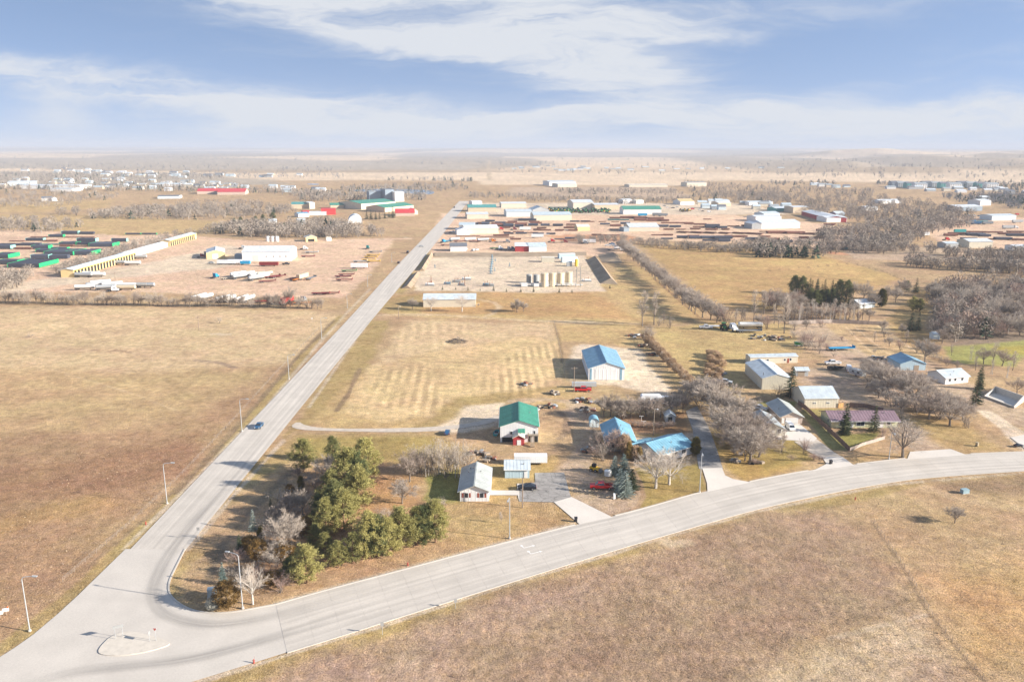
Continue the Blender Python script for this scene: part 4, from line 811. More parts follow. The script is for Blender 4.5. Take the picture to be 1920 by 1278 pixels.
ranked([(1236,610,20),(1255,614,24),(1247,606,22),(1219,637,26),(1212,628,20)], 'bush', 'bare_bush', 'small leafless bush, {} from the left at the head of the brushy lane', 'bush', 'bushes at the head of the lane')
ranked([(1210 + i*3.55, 636 + i*3.45 + (i % 3)*1.5, 13 + 5*((i*7) % 3)/2) for i in range(34)], 'reed', 'reed_clump', 'pale dry reed clump, {} from the far end along the lane ditch', 'reed clump', 'reed clumps along the lane ditch', wid=1.25, kinds=['reed', 'bushp', 'reed'], key=lambda r: r[1])
ranked([(1330 + (i*5 % 4)*7 + 3*math.sin(i*2), 664 + i*3.3, 11 + (i*7 % 5)) for i in range(16)], 'reed', 'reed_clump', 'tawny dry reed clump, {} from the far end beside the long beige barn', 'reed clump', 'reed clumps beside the beige barn', wid=1.4, key=lambda r: r[1])
ranked([(1414,603,62),(1433,588,46),(1471,624,76),(1452,606,40)], 'tall', 'bare_tree', 'tall pale cottonwood, {} from the left behind the parked tanker trailers', group='cottonwoods behind the trailers', wid=.95)
line = resample(gl([(1165,466),(1190,490),(1215,510),(1240,530),(1265,552),(1290,575),(1320,597),(1348,602)]), 46)
for i, p in enumerate(line):
    h = random.uniform(8, 11.5) if i < 38 else random.uniform(9, 13); k = random.choice(['round', 'round', 'bush', 'roundd']); tr, cr = VEG[k][random.randrange(2)]
    t = thing('bare_tree', 'leafless shelterbelt tree, %s from the near end of the row along the ploughed field' % nth(46 - i), 'tree', (p.x + random.uniform(-1.5, 1.5), p.y + random.uniform(-2, 2), -.05), random.uniform(0, 6), 'shelterbelt along the ploughed field', (h/9.6*1.15, h/9.6*1.15, h/9.6))
    put('trunk', tr, t); put('crown', cr, t)
ranked([(1484 + i*9.2, 560 + i*1.2 + (i*5 % 6), 36 + (i*13 % 11)) for i in range(13)] + [(1490 + i*14, 550 + i*1.2, 34) for i in range(8)] + [(1520 + i*10, 570 + (i*3 % 4), 30) for i in range(6)], 'spruce', 'spruce_tree', 'dark spruce, {} from the left in the conifer belt by the golden field', group='conifer belt', wid=1.1, kinds=['spruce', 'pined', 'spruce'])
ranked([(1480 + i*8.6, 598 + (i*7 % 5)*1.4 - i*.15, 33 + (i*11 % 8)) for i in range(17)], 'stand', 'bare_tree', 'slim pale poplar clump, {} from the left behind the plank fence', group='poplar clumps behind the plank fence', wid=1.1, kinds=['stand', 'tall', 'stand'])
ranked([(1440 + i*8, 572 + (i*5 % 7)*2.2, 34 + (i*7 % 8)) for i in range(9)], 'round', 'bare_tree', 'purplish leafless tree, {} from the left in front of the conifer belt', group='leafless trees before the conifer belt', kinds=['round', 'bushr'])
plant('spruce', 1709, 618, 38, 'dark spruce of the pair beside the sandy lane, left one', 'spruce_tree', wid=1.3)
plant('spruce', 1722, 617, 36, 'dark spruce of the pair beside the sandy lane, right one', 'spruce_tree', wid=.9)
plant('column', 1653, 574, 36, 'light green conifer beside the half hidden pale house', 'spruce_tree', wid=1.0)
plant('spruce', 1718, 547, 29, 'dark conifer alone at the edge of the tan field', 'spruce_tree', wid=1.2)
plant('pined', 1700, 545, 20, 'rounded conifer left of the lone field edge conifer', 'pine_tree', wid=1.2)
plant('pine', 1712, 581, 26, 'round pine above the spruce pair, left one', 'pine_tree', wid=1.2); plant('pine', 1725, 582, 24, 'round pine above the spruce pair, right one', 'pine_tree', wid=1.2)
ranked([(1620,560,36),(1640,575,30),(1665,560,28),(1680,565,30),(1600,555,30),(1690,552,34),(1630,600,26),(1655,620,24),(1692,624,20)], 'round', 'bare_tree', 'leafless yard tree, {} from the left round the half hidden pale house', group='yard trees round the pale house')
ranked([(1476 + i*7.4, 588 + (i*5 % 7)*2.0, 20 + (i*11 % 7)) for i in range(19)], 'bushr', 'bare_tree', 'purplish leafless thicket tree, {} from the left behind the poplar clumps', group='thicket behind the poplar clumps', wid=1.0, kinds=['bushr', 'bush', 'round'])
ranked([(1503,648,22),(1512,652,20),(1520,646,24),(1528,655,18),(1536,648,20),(1545,640,18),(1508,636,20),(1522,634,18),(1538,662,14),(1560,690,12),(1490,632,16),(1552,655,16),(1565,668,12),(1580,636,9),(1600,628,9),(1640,660,10)], 'bushp', 'bare_bush', 'pale leafless scrub bush, {} from the left beside the green wagon', 'bush', 'scrub beside the green wagon', wid=1.3, kinds=['bushp', 'bushr', 'bush'])
ranked([(1748 + (i*37 % 190), 545 + (i*29 % 92)*1.0 + (0 if (i*37 % 190) > 40 else 8), 28 + (i*13 % 18)) for i in range(70) if not (545 + (i*29 % 92) > 632 and (i*37 % 190) > 25)], 'round', 'bare_tree', 'leafless creek woods tree, {} from the left above the green field', group='creek woods trees', wid=1.15, kinds=['round', 'roundd', 'bush', 'birch', 'round', 'bushr'])
ranked([(1742,668,16),(1752,672,14),(1765,678,16),(1776,684,14),(1757,662,18),(1748,655,16),(1728,652,14),(1790,700,12),(1800,706,12)], 'bushr', 'bare_bush', 'reddish leafless bush, {} from the left between the blue shed and the green field', 'bush', 'bushes below the green field', wid=1.4, kinds=['bushr', 'bushp'])
ranked([(1632,726,40),(1648,745,36),(1676,760,40),(1690,770,34),(1720,772,38),(1735,760,34),(1760,782,40),(1795,772,36),(1655,705,28),(1672,715,34),(1700,718,30),(1728,726,30),(1625,690,22),(1750,745,30),(1815,800,26),(1690,790,26)], 'round', 'bare_tree', 'fluffy pale leafless tree, {} from the left across the dirt lot', group='pale trees across the dirt lot', wid=1.5, kinds=['round', 'bushp', 'round', 'bush'])
ranked([(1300,742,34),(1312,760,40),(1326,752,40),(1340,742,36),(1368,778,40),(1376,815,44),(1398,862,40),(1385,832,50),(1410,845,46),(1430,842,36),(1360,768,34),(1290,748,28),(1275,755,28)], 'round', 'bare_tree', 'pale leafless tree, {} from the left filling the grove by the asphalt lane', group='trees filling the lane grove', wid=1.4, kinds=['round', 'bush', 'round', 'bushp'])
ranked([(1345,604,30),(1362,608,34),(1380,606,30),(1396,600,28),(1425,612,26),(1440,616,30),(1460,614,28),(1490,618,22),(1512,616,20),(1540,612,18),(1640,640,22),(1668,648,20),(1690,655,22),(1700,640,24),(1720,660,20),(1660,630,22)], 'round', 'bare_tree', 'grey leafless tree, {} from the left behind the trailer row and plank fence', group='trees behind the trailer row', wid=1.2, kinds=['round', 'bushr', 'tall', 'bush'])
# tiny spruces along the well pad
ranked([(830,543,8),(855,543,6),(878,544,7),(901,545,6),(926,545,11),(950,547,8),(977,547,9),(1001,547,11),(1049,548,10),(1073,548,7),(1144,540,8)], 'spruce', 'young_spruce', 'tiny planted spruce, {} from the left below the well pad', group='tiny spruces below the well pad', wid=1.1)
ranked([(809,583,30),(867,584,34)], 'tall', 'bare_tree', 'dark leafless tree in front of the long white shed, {} from the left', group='trees before the long white shed', wid=1.3, kinds=['birch'])
ranked([(970,585,26),(982,584,20),(774,580,22),(962,582,12),(897,575,7)], 'round', 'bare_tree', 'small leafless tree, {} from the left near the long white shed', group='small trees near the long white shed', wid=1.2)
plant('spruce', 410, 606, 1, 'unused', 'x') if False else None
plant('bush', 412, 607, 14, 'lone leafless bush in the left hand field', 'bare_bush', 'bush'); plant('bush', 57, 634, 7, 'dark low bush at the far left of the field', 'bare_bush', 'bush', wid=2)
plant('round', 1792, 978, 32, 'lone leafless tree in the lower right field', 'bare_tree', wid=1.3)
plant('tall', 941, 980, 22, 'thin sapling beside the street lamp near the white house', 'bare_tree', wid=1.2)
# tree row along the near edge of the left yard
rows = [( -20 + i*9.6 + random.uniform(-4, 4), 570 + (-20 + i*9.6)*.014 + random.uniform(-2, 2), random.choice([18, 22, 26, 30, 24])) for i in range(66)]
ranked(rows, 'bush', 'bare_tree', 'leafless scrub tree, {} from the left along the near edge of the truck yard', group='scrub row along the truck yard', kinds=['bush', 'round', 'bushp', 'bush', 'roundd'], wid=.95)
plant('round', 545, 577, 40, 'taller leafless tree standing out of the truck yard scrub row', 'bare_tree', wid=.9)

# far woods, shelterbelts and town trees that read as masses: joined low detail trees
def lowtree(seed, n=120, kind=0):
    R = np.random.default_rng(seed); c = R.normal(size=(n, 3)); c /= np.linalg.norm(c, axis=1)[:, None]
    if kind == 0:
        P = np.array([0, 0, .54]) + c*np.array([.36, .36, .36])*R.uniform(.25, 1, (n, 1))**.6
        d = (P - np.array([0, 0, .35])); d /= np.linalg.norm(d, axis=1)[:, None]; d += R.normal(size=(n, 3))*.6; d /= np.linalg.norm(d, axis=1)[:, None]; ln = R.uniform(.08, .18, (n, 1)); w = .019
        P[:6] = np.array([0, 0, .02]) + R.normal(size=(6, 3))*.02; d[:6] = c[:6]*.35 + np.array([0, 0, 1]); ln[:6] = .6
        if n < 60: w = .034
    else:
        t = R.random(n); a = R.random(n)*6.28; rr = (1 - t)*.28; P = np.stack([np.cos(a)*rr*.5, np.sin(a)*rr*.5, .05 + t*.85], 1); d = np.stack([np.cos(a), np.sin(a), -.15 + 0*a], 1); ln = (.08 + (1 - t)*.25)[:, None]; w = .075
    s = np.cross(d, R.normal(size=(n, 3))); s /= np.linalg.norm(s, axis=1)[:, None]; s = s*w*R.uniform(.7, 1.4, (n, 1))
    return np.stack([P - s - d*.04, P + s - d*.04, P + d*ln], 1).reshape(-1, 3)
LOW = [lowtree(s) for s in range(60, 66)]; LOWC = [lowtree(s, 40, 1) for s in range(70, 73)]; LOWF = [lowtree(s, 44) for s in range(80, 86)]
M_far = mat('far_twigs', (.3, .25, .22), .95, var=.15, nscale=.02, attr=True, spec=.05)
def woods(name, label, pts, hs, cols, cat=None, conif=None):
    n = len(pts); V = []; Cc = []
    k3 = len(LOW[0]); zs = hills(np.array([p[0] for p in pts]), np.array([p[1] for p in pts]))
    for i, (p, h) in enumerate(zip(pts, hs)):
        con = conif is not None and conif[i]; B = (LOWC if con else LOWF if name in ('town_trees', 'far_trees') else LOW)[i % (3 if con else 6)]
        a = RNG.random()*6.28; ca, sa = math.cos(a), math.sin(a); w = h*RNG.uniform(.9, 1.3)
        V.append(np.stack([(B[:, 0]*ca - B[:, 1]*sa)*w + p[0], (B[:, 0]*sa + B[:, 1]*ca)*w + p[1], B[:, 2]*h*1.08 + zs[i] - .1], 1)); Cc.append(np.tile(cols[i], (len(B), 1)))
    V = np.concatenate(V); me = mesh_np(name, V, np.arange(len(V)).reshape(-1, 3), M_far, np.concatenate(Cc))
    return tag(put(name, me), label, None, None, 'stuff')
def band(polys, dens, h, cols, conp=0.0):
    """random points in photo polygons; dens = trees per 100 square photo pixels"""
    P = []; H = []; C_ = []; K = []
    for poly in polys:
        xs = [p[0] for p in poly]; ys_ = [p[1] for p in poly]; area = (max(xs) - min(xs))*(max(ys_) - min(ys_)); n = int(area*dens/100)
        pv = [Vector((a, b, 0)) for a, b in poly]
        X = RNG.uniform(min(xs), max(xs), n); Y = RNG.uniform(min(ys_), max(ys_), n); ok = poly_sd(X, Y, pv) > 0
        for a, b in zip(X[ok], Y[ok]):
            g = G(a, b); P.append((g.x, g.y)); c = np.array(cols[RNG.integers(len(cols))])*RNG.uniform(.78, 1.15); k = RNG.random() < conp
            if k: c = np.array((.05, .075, .05))*RNG.uniform(.7, 1.4)
            C_.append(c); K.append(k); H.append(h*RNG.uniform(.65, 1.25))
    return P, H, C_, K
GR = [(.31,.265,.225), (.35,.30,.25), (.28,.24,.205), (.34,.285,.23), (.38,.325,.27)]
P, H, C_, K = band([[(1300,372),(1420,362),(1560,368),(1640,366),(1760,385),(1830,400),(1820,424),(1740,440),(1700,465),(1640,470),(1600,468),(1560,455),(1530,450),(1540,440),(1640,425),(1580,410),(1500,405),(1500,385),(1400,383)]], 3.2, 10, GR, .01)
woods('river_woods', 'grey leafless river woods on the right behind the pipe yards', P, H, C_, None, K)
P, H, C_, K = band([[(1745,545),(1800,530),(1900,515),(2300,490),(2300,640),(1920,632),(1850,640),(1780,640),(1760,610),(1740,580)]], .7, 9, GR + [(.40,.29,.23)], .03)
woods('creek_woods', 'purplish leafless creek woods at the right edge above the green field', P, H, C_, None, K)
P, H, C_, K = band([[(1700,490),(1840,500),(2200,490),(2200,510),(1900,512),(1700,500)], [(1730,468),(1830,478),(2200,470),(2200,486),(1880,490),(1740,478)], [(1520,450),(1700,455),(1720,475),(1600,475)], [(1372,462),(1430,456),(1600,468),(1540,480),(1420,478)]], 4.0, 8, GR, .04)
woods('brush_belts', 'low grey brush belts along the creek right of the ploughed field', P, H, C_, None, K)
P, H, C_, K = band([[(1420,474),(1500,478),(1540,484),(1420,482)]], 6, 9, GR, .75)
woods('windbreak', 'mixed conifer windbreak along the far edge of the ploughed field', P, H, C_, None, K)
P, H, C_, K = band([[(1180,452),(1290,462),(1400,468),(1420,476),(1300,470),(1180,460)], [(1075,450),(1180,448),(1180,456),(1075,457)]], 7, 6, GR)
woods('brush_belts', 'thin grey brush line between the pipe yard and the ploughed field', P, H, C_, None, K)
P, H, C_, K = band([[(170,405),(250,398),(340,388),(440,384),(540,394),(560,402),(440,412),(300,414),(170,412)], [(110,402),(150,401),(150,406),(110,407)]], 5.5, 9.5, GR, .04)
woods('shelterbelt_woods', 'broad grey leafless shelterbelt across the left middle distance', P, H, C_, None, K)
P, H, C_, K = band([[(380,440),(430,428),(520,424),(600,418),(660,424),(720,444),(620,450),(480,446)]], 4.5, 10, GR, .02)
woods('shelterbelt_woods', 'dense grey leafless belt behind the white truck shop', P, H, C_, None, K)
P, H, C_, K = band([[(105,512),(180,482),(270,455),(350,438),(380,436),(380,444),(300,462),(200,494),(112,522)]], 3.4, 6, GR)
woods('brush_belts', 'grey scrub strip behind the long yellow shed', P, H, C_, None, K)
P, H, C_, K = band([[(-200,540),(-40,522),(62,518),(70,526),(20,546),(-200,566)]], 2.4, 8, GR)
woods('brush_belts', 'grey scrub thicket at the left edge of the pipe yard', P, H, C_, None, K)
P, H, C_, K = band([[(-200,376),(100,378),(215,372),(200,378),(90,391),(-200,390)], [(0,362),(220,364),(220,374),(20,376)], [(-100,410),(130,420),(160,430),(60,440),(-100,430)]], 4.0, 8, GR, .05)
woods('shelterbelt_woods', 'dark leafless field shelterbelts at the far left', P, H, C_, None, K)
P, H, C_, K = band([[(-400,340),(200,338),(380,346),(480,352),(560,358),(640,364),(640,372),(480,364),(380,362),(0,358),(-400,356)], [(-400,322),(420,330),(420,338),(-400,334)], [(640,352),(860,346),(880,356),(760,362),(640,362)], [(540,362),(660,364),(800,366),(800,376),(560,378)]], 10.0, 9, GR, .10)
woods('town_trees', 'leafless town trees spread along the far left plain', P, H, C_, None, K)
P, H, C_, K = band([[(960,366),(1200,372),(1300,372),(1300,380),(1100,384),(960,374)], [(1280,338),(1460,352),(1480,368),(1300,370)], [(880,362),(980,364),(980,372),(880,372)], [(1480,350),(1640,356),(1640,364),(1480,362)], [(1040,356),(1260,356),(1290,366),(1040,364)]], 10.0, 7, GR, .06)
woods('town_trees', 'leafless trees round the industrial park', P, H, C_, None, K)
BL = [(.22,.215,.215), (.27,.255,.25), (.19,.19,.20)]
P, H, C_, K = band([[(1440,342),(1560,340),(1570,346),(1440,347)], [(1640,340),(1700,344),(1920,340),(2300,340),(2300,366),(1920,362),(1800,352),(1640,346)], [(1820,362),(2300,368),(2300,400),(1900,390)], [(720,336),(885,336),(885,341),(720,339)], [(1760,366),(2100,372),(2100,384),(1800,378)]], 7.0, 9, BL, .25)
woods('town_trees', 'dark conifers and leafless trees round the far right housing estate', P, H, C_, None, K)
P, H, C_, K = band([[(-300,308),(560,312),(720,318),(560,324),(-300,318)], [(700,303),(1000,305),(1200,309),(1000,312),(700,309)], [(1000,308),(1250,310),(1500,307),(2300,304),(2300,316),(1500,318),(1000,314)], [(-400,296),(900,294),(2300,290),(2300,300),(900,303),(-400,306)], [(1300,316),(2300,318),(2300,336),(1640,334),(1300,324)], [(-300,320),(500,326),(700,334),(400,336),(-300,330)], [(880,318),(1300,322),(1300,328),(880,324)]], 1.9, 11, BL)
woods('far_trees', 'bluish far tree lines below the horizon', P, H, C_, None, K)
# ------------------------------------------------------------------ buildings
def W(n, c, rib=.9): return mat('wall_' + n, c, .6, var=.07, nscale=.35, rib=('H', rib, .035), spec=.3)
def R_(n, c, ax, rough=.45, sp=.95): return mat('roof_%s_%s' % (n, ax), c, rough, var=.2, nscale=.45, rib=(ax, sp, .05), spec=.45)
WC = {'white': (.79,.79,.78), 'beige': (.62,.575,.46), 'cream': (.66,.60,.48), 'yellow': (.78,.60,.30), 'tan': (.56,.44,.36), 'blue': (.42,.55,.62), 'palegreen': (.58,.58,.38), 'red': (.42,.055,.06), 'grey': (.42,.44,.45),
      'paleblue': (.62,.72,.76), 'brightred': (.62,.05,.05), 'slate': (.26,.32,.38), 'dark': (.05,.05,.05), 'buff': (.62,.50,.36), 'teal': (.12,.38,.36)}
RC = {'blue': (.22,.39,.51), 'bright': (.19,.39,.50), 'green': (.06,.265,.185), 'steel': (.50,.58,.62), 'white': (.66,.69,.71), 'grey': (.36,.39,.40), 'purple': (.26,.175,.20), 'teal': (.08,.30,.28), 'slate': (.17,.18,.20),
      'red': (.60,.05,.05), 'rust': (.35,.17,.09), 'gold': (.70,.52,.26), 'cream': (.72,.66,.55), 'stripe': (.42,.44,.42), 'pale': (.56,.62,.65)}
M_glass = mat('window_glass', (.03,.04,.055), .08, var=.1, spec=.6); M_white = mat('white_trim', (.80,.80,.78), .5, var=.05); M_door = mat('door_panel', (.72,.70,.66), .5, var=.06, rib=('Z', .55, .03))
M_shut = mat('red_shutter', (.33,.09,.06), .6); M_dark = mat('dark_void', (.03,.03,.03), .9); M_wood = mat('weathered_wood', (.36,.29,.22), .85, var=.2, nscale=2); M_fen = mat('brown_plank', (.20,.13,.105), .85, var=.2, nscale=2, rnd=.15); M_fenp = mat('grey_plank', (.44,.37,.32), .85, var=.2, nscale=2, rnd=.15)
def bld(label, A, B, hw, rise, depth, ridge='x', wall='white', roof='steel', name='building', cat='building', over=.35, wins=(), doors=(), group=None, hip=0, arch=False, z0=0, flat=False):
    a = A if isinstance(A, Vector) else G(*A); b = B if isinstance(B, Vector) else G(*B)
    a = Vector((a.x, a.y, 0)); b = Vector((b.x, b.y, 0)); w = (b - a).length; rz = math.atan2(b.y - a.y, b.x - a.x)
    t = thing(name, label, cat, (a.x, a.y, z0 + zt(a.x, a.y)), rz, group)
    wm = W(wall, WC[wall]); ax = 'X' if ridge == 'x' else 'Y'; rm = R_(roof, RC[roof], ax); d = depth; o = over
    mb = MB()
    if arch:
        n = 14; pr = [(w/2 - w/2*math.cos(math.pi*i/n), hw + (rise)*math.sin(math.pi*i/n)) for i in range(n + 1)]
        mb.side([(0, -.1)] + pr + [(w, -.1)], .05, d - .05); mb.build('wall', wm, t)
        rb = MB(); q = [(w/2 - (w/2 + .12)*math.cos(math.pi*i/n), hw + (rise + .12)*math.sin(math.pi*i/n)) for i in range(n + 1)]
        if hw < .3: q = [(x, max(z, -.05)) for x, z in q]
        rb.side(q + [p for p in pr[::-1]], -o, d + o); rb.build('roof', rm, t, smooth=False)
    else:
        if ridge == 'y':
            mb.side([(0, -.1), (w, -.1), (w, hw), (w/2, hw + rise), (0, hw)], 0, d)
        else:
            mb.add([(0,0,-.1),(w,0,-.1),(w,d,-.1),(0,d,-.1),(0,0,hw),(w,0,hw),(w,d,hw),(0,d,hw),(hip,d/2,hw+rise),(w-hip,d/2,hw+rise)],
                   [(0,1,5,4),(1,2,6,9,5),(2,3,7,6),(3,0,4,8,7),(3,2,1,0),(4,5,9,8),(6,7,8,9)])
        mb.build('wall', wm, t)
        rb = MB(); th = .16; e = .03
        if flat:
            rb.box(-o, w + o, -o, d + o, hw + e, hw + .3)
        elif ridge == 'y':
            s = rise/(w/2); zl = hw - s*o
            rb.side([(-o, zl + e), (w/2, hw + rise + e), (w/2, hw + rise + e + th), (-o, zl + e + th)], -o, d + o); rb.side([(w/2, hw + rise + e), (w + o, zl + e), (w + o, zl + e + th), (w/2, hw + rise + e + th)], -o, d + o)
            rb.box(w/2 - .18, w/2 + .18, -o - .01, d + o + .01, hw + rise + th - .02, hw + rise + th + .09)
        else:
            s = rise/(d/2); zl = hw - s*o; hp = hip
            for sg in (0, 1):
                ye, yr = (-o, d/2) if sg == 0 else (d + o, d/2)
                x0r, x1r = (hp, w - hp) if hp else (-o, w + o)
                v = [(-o, ye, zl + e), (w + o, ye, zl + e), (x1r, yr, hw + rise + e), (x0r, yr, hw + rise + e)]; v += [(p[0], p[1], p[2] + th) for p in v]
                rb.add(v, [(3,2,1,0),(4,5,6,7),(0,1,5,4),(1,2,6,5),(2,3,7,6),(3,0,4,7)])
            if hp:
                for xe, xr in ((-o, hp), (w + o, w - hp)): rb.add([(xe, -o, zl + e + th), (xe, d + o, zl + e + th), (xr, d/2, hw + rise + e + th)], [(0, 1, 2)])
            else: rb.box(-o - .01, w + o + .01, d/2 - .18, d/2 + .18, hw + rise + th - .02, hw + rise + th + .09)
        rb.build('roof', rm, t)
    def face(side, u, z, ww, hh, off):      # local box standing proud of a wall
        m = MB()
        if side == 'f': m.box(u, u + ww, -off, .05, z, z + hh)
        elif side == 'l': m.box(-off, .05, u, u + ww, z, z + hh)
        elif side == 'r': m.box(w - .05, w + off, u, u + ww, z, z + hh)
        return m
    for (side, u, z, ww, hh, *sh) in wins:
        fr = face(side, u - .12, z - .12, ww + .24, hh + .24, .05).build('window', M_white, t)
        n = 2 if ww > 1.4 else 1
        for k in range(n): face(side, u + k*ww/n + .04, z, ww/n - .08, hh, .08).build('pane', M_glass, fr)
        if sh:
            for du in (-.62, ww + .16): face(side, u + du, z, .46, hh, .06).build('shutter', M_shut, t)
    if name in ('ranch_house', 'house', 'garage', 'farm_building', 'pole_barn', 'metal_barn', 'metal_shop', 'mobile_home') and not arch:
        sl_ = rise/(w/2 if ridge == 'y' else d/2); ze = hw - sl_*o - .02
        for sg in (0, 1):
            g = MB()
            if ridge == 'y': g.box((-o - .12 if sg == 0 else w + o + .01), (-o - .01 if sg == 0 else w + o + .12), -o, d + o, ze, ze + .16)
            else: g.box(-o, w + o, (-o - .12 if sg == 0 else d + o + .01), (-o - .01 if sg == 0 else d + o + .12), ze, ze + .16)
            g.build('gutter', M_white, t)
        rbs = MB(); nrm_ = (d if ridge == 'y' else w); kk = int((nrm_ + 2*o)/.95); e2 = .03 + .16
        for k in range(1, kk):
            q = -o + k*.95
            for sg in (0, 1):
                if ridge == 'y':
                    x0, x1 = (-o, w/2 - .2) if sg == 0 else (w + o, w/2 + .2); zr = hw + rise - sl_*.2
                    v = [(x0, q - .02, ze + .02 + e2), (x0, q + .02, ze + .02 + e2), (x1, q + .03, zr + e2), (x1, q - .03, zr + e2)]
                else:
                    y0, y1 = (-o, d/2 - .2) if sg == 0 else (d + o, d/2 + .2); zr = hw + rise - sl_*.2
                    v = [(q - .03, y0, ze + .02 + e2), (q + .03, y0, ze + .02 + e2), (q + .03, y1, zr + e2), (q - .03, y1, zr + e2)]
                v += [(p[0], p[1], p[2] + .03) for p in v]; v = [(p[0], p[1], p[2] - .03) for p in v[:4]] + v[4:]
                rbs.add(v, [(4,5,6,7),(0,1,5,4),(1,2,6,5),(3,0,4,7)])
        if kk > 2: tag(rbs.build('roof_ribs', rm, t), None, None, None, 'stuff')
        rr_ = random.Random(int(w*100))
        if name != 'pole_barn':
            for k in range(4 if name in ('ranch_house', 'house') else 1):
                a_ = rr_.uniform(.15, .85); b_ = rr_.uniform(.15, .75)
                if ridge == 'y': vx, vy, vz = w/2 + (w/2)*b_*rr_.choice((-1, 1)), d*a_, hw + rise*(1 - b_)
                else: vx, vy, vz = hip + (w - 2*hip)*a_, d/2 - (d/2)*b_*rr_.choice((-1, 1)), hw + rise*(1 - b_)
                MB().tube((vx, vy, vz), (vx, vy, vz + .55), .11, .11, 7).tube((vx, vy, vz + .55), (vx, vy, vz + .65), .17, .05, 7).build('roof_vent', mat('vent_steel', (.22,.22,.22), .5), t)
    for (side, u, ww, hh, m) in doors: face(side, u, .0, ww, hh, .07).build('door', m, t)
    return t
def eave(A, px, py, z): return G(px, py, z).y - (A if isinstance(A, Vector) else G(*A)).y
# --- the corner house and its yard
bld('white ranch house with grey ribbed roof and red shuttered gable windows', (864,939), (918,939), 2.7, 1.5, eave((864,939), 868, 877, 2.7), 'y', 'white', 'stripe', 'ranch_house', 'house', .45,
    wins=[('f', 1.1, 1.0, 1.0, 1.2, 1), ('f', 5.0, 1.0, 1.0, 1.2, 1), ('r', 3, 1.0, 1.2, 1.1), ('r', 9, 1.0, 1.2, 1.1)], doors=[('r', 6, .95, 2.05, M_white)])
bld('small light blue metal garage beside the parking pad', (948,895.5), (994,895.5), 2.5, 1.3, 6.0, 'x', 'blue', 'pale', 'garage', 'garage', .3, doors=[('f', 5.2, .9, 2.0, M_white)])
hE = hgt(828, 29, G(939,828).y)
tb = bld('tall white building with a green metal gable roof', (939,828), (1010,828), hE, 1.9, eave((939,828), 939, 764, hE), 'y', 'white', 'green', 'farm_building', 'building', .35,
    wins=[('f', 10.1, hE - 2.7, .55, 1.3), ('f', 3.0, hE - 2.5, .7, .9)], doors=[('f', .6, 4.6, 1.5, M_dark), ('f', 8.6, .9, 2.0, M_dark), ('f', 10.4, 1.0, 2.0, M_dark)])  # near-black panels paint the shade of the open lower level
aw = MB(); aw.side([(0, 0), (2.1, 0), (2.1, .08), (0, .08)], 0, .1); aw = MB(); aw.add([(5.4,-1.3,hE-1.7),(7.5,-1.3,hE-1.7),(7.5,-.05,hE-.8),(5.4,-.05,hE-.8),(5.4,-1.3,hE-1.6),(7.5,-1.3,hE-1.6),(7.5,-.05,hE-.7),(5.4,-.05,hE-.7)], [(3,2,1,0),(4,5,6,7),(0,1,5,4),(1,2,6,5),(3,0,4,7)])
aw.build('awning', R_('green', RC['green'], 'X'), tb)
stp = MB(); n = 12
for i in range(n): stp.box(9.0, 10.3, -.3 - i*.36 - .36, -.3 - i*.36, 2.5 - i*.2 - .06, 2.5 - i*.2)
for x in (9.0, 10.25): stp.add([(x,-.3,2.5),(x+.06,-.3,2.5),(x+.06,-4.6,.05),(x,-4.6,.05),(x,-.3,2.2),(x+.06,-.3,2.2),(x+.06,-4.3,.0),(x,-4.3,.0)], [(0,1,2,3),(4,7,6,5),(0,3,7,4),(1,5,6,2)])
stp.build('stair', M_wood, tb)
pc = MB(); pc.box(8.4, 11.6, -1.5, -.06, 2.45, 2.6)
for x in (8.5, 11.4): pc.box(x, x + .12, -1.5, -1.38, 0, 3.5)
for z in (3.0, 3.45): pc.box(10.5, 11.6, -1.5, -1.44, z, z + .07)
pc.build('porch', M_wood, tb)
bld('little red and white shed in front of the green roofed building', (963,834), (984,834), 2.2, .9, 4, 'y', 'red', 'cream', 'shed', 'shed', .25, doors=[('f', 1.2, 1.2, 1.6, M_white)])
# --- blue roofed house
P1 = G(1193, 827.6, 2.8); wd = 8.4
tg = bld('blue roofed garage wing behind the golden shrubs', Vector((P1.x - wd, P1.y, 0)), Vector((P1.x, P1.y, 0)), 2.8, 2.1, G(1180, 795, 2.8).y - P1.y, 'y', 'beige', 'bright', 'garage', 'garage', .5, wins=[('f', 1.2, 1.0, 1.2, 1.0)], doors=[('f', 3.4, 4.2, 2.2, M_door)])
A_ = G(1238, 851.5, 2.6); B_ = G(1300, 833, 2.6)
bld('low ranch house with a bright blue metal roof behind the birches', Vector((A_.x, A_.y, 0)), Vector((B_.x, B_.y, 0)), 2.6, 1.9, 10.0, 'x', 'white', 'bright', 'ranch_house', 'house', .6,
    wins=[('f', 1.5, .9, 1.6, 1.2), ('f', 5.0, .7, 2.2, 1.5), ('f', 9.0, .9, 1.6, 1.2), ('r', 3.0, .9, 1.6, 1.2)], doors=[('f', 8.0, .9, 2.0, M_white)])
C_ = G(1196, 832, 2.4)
bld('low blue roofed breezeway between the garage and the house', Vector((C_.x - 1, C_.y - 4, 0)), Vector((C_.x + 7, C_.y + .5, 0)), 2.3, .6, 5.5, 'x', 'white', 'bright', 'breezeway', 'building', .3)
bld('tiny playhouse with a bright blue rounded roof', (1107,800), (1124,800), 1.5, 1.4, 3.4, 'y', 'paleblue', 'bright', 'playhouse', 'shed', .2, arch=True)
bld('small grey garden shed with a pale roof beside the lane', (1249,790), (1267,790), 2.0, 1.0, 3.4, 'y', 'grey', 'pale', 'garden_shed', 'shed', .3, doors=[('f', .8, 1.3, 1.7, M_dark)])
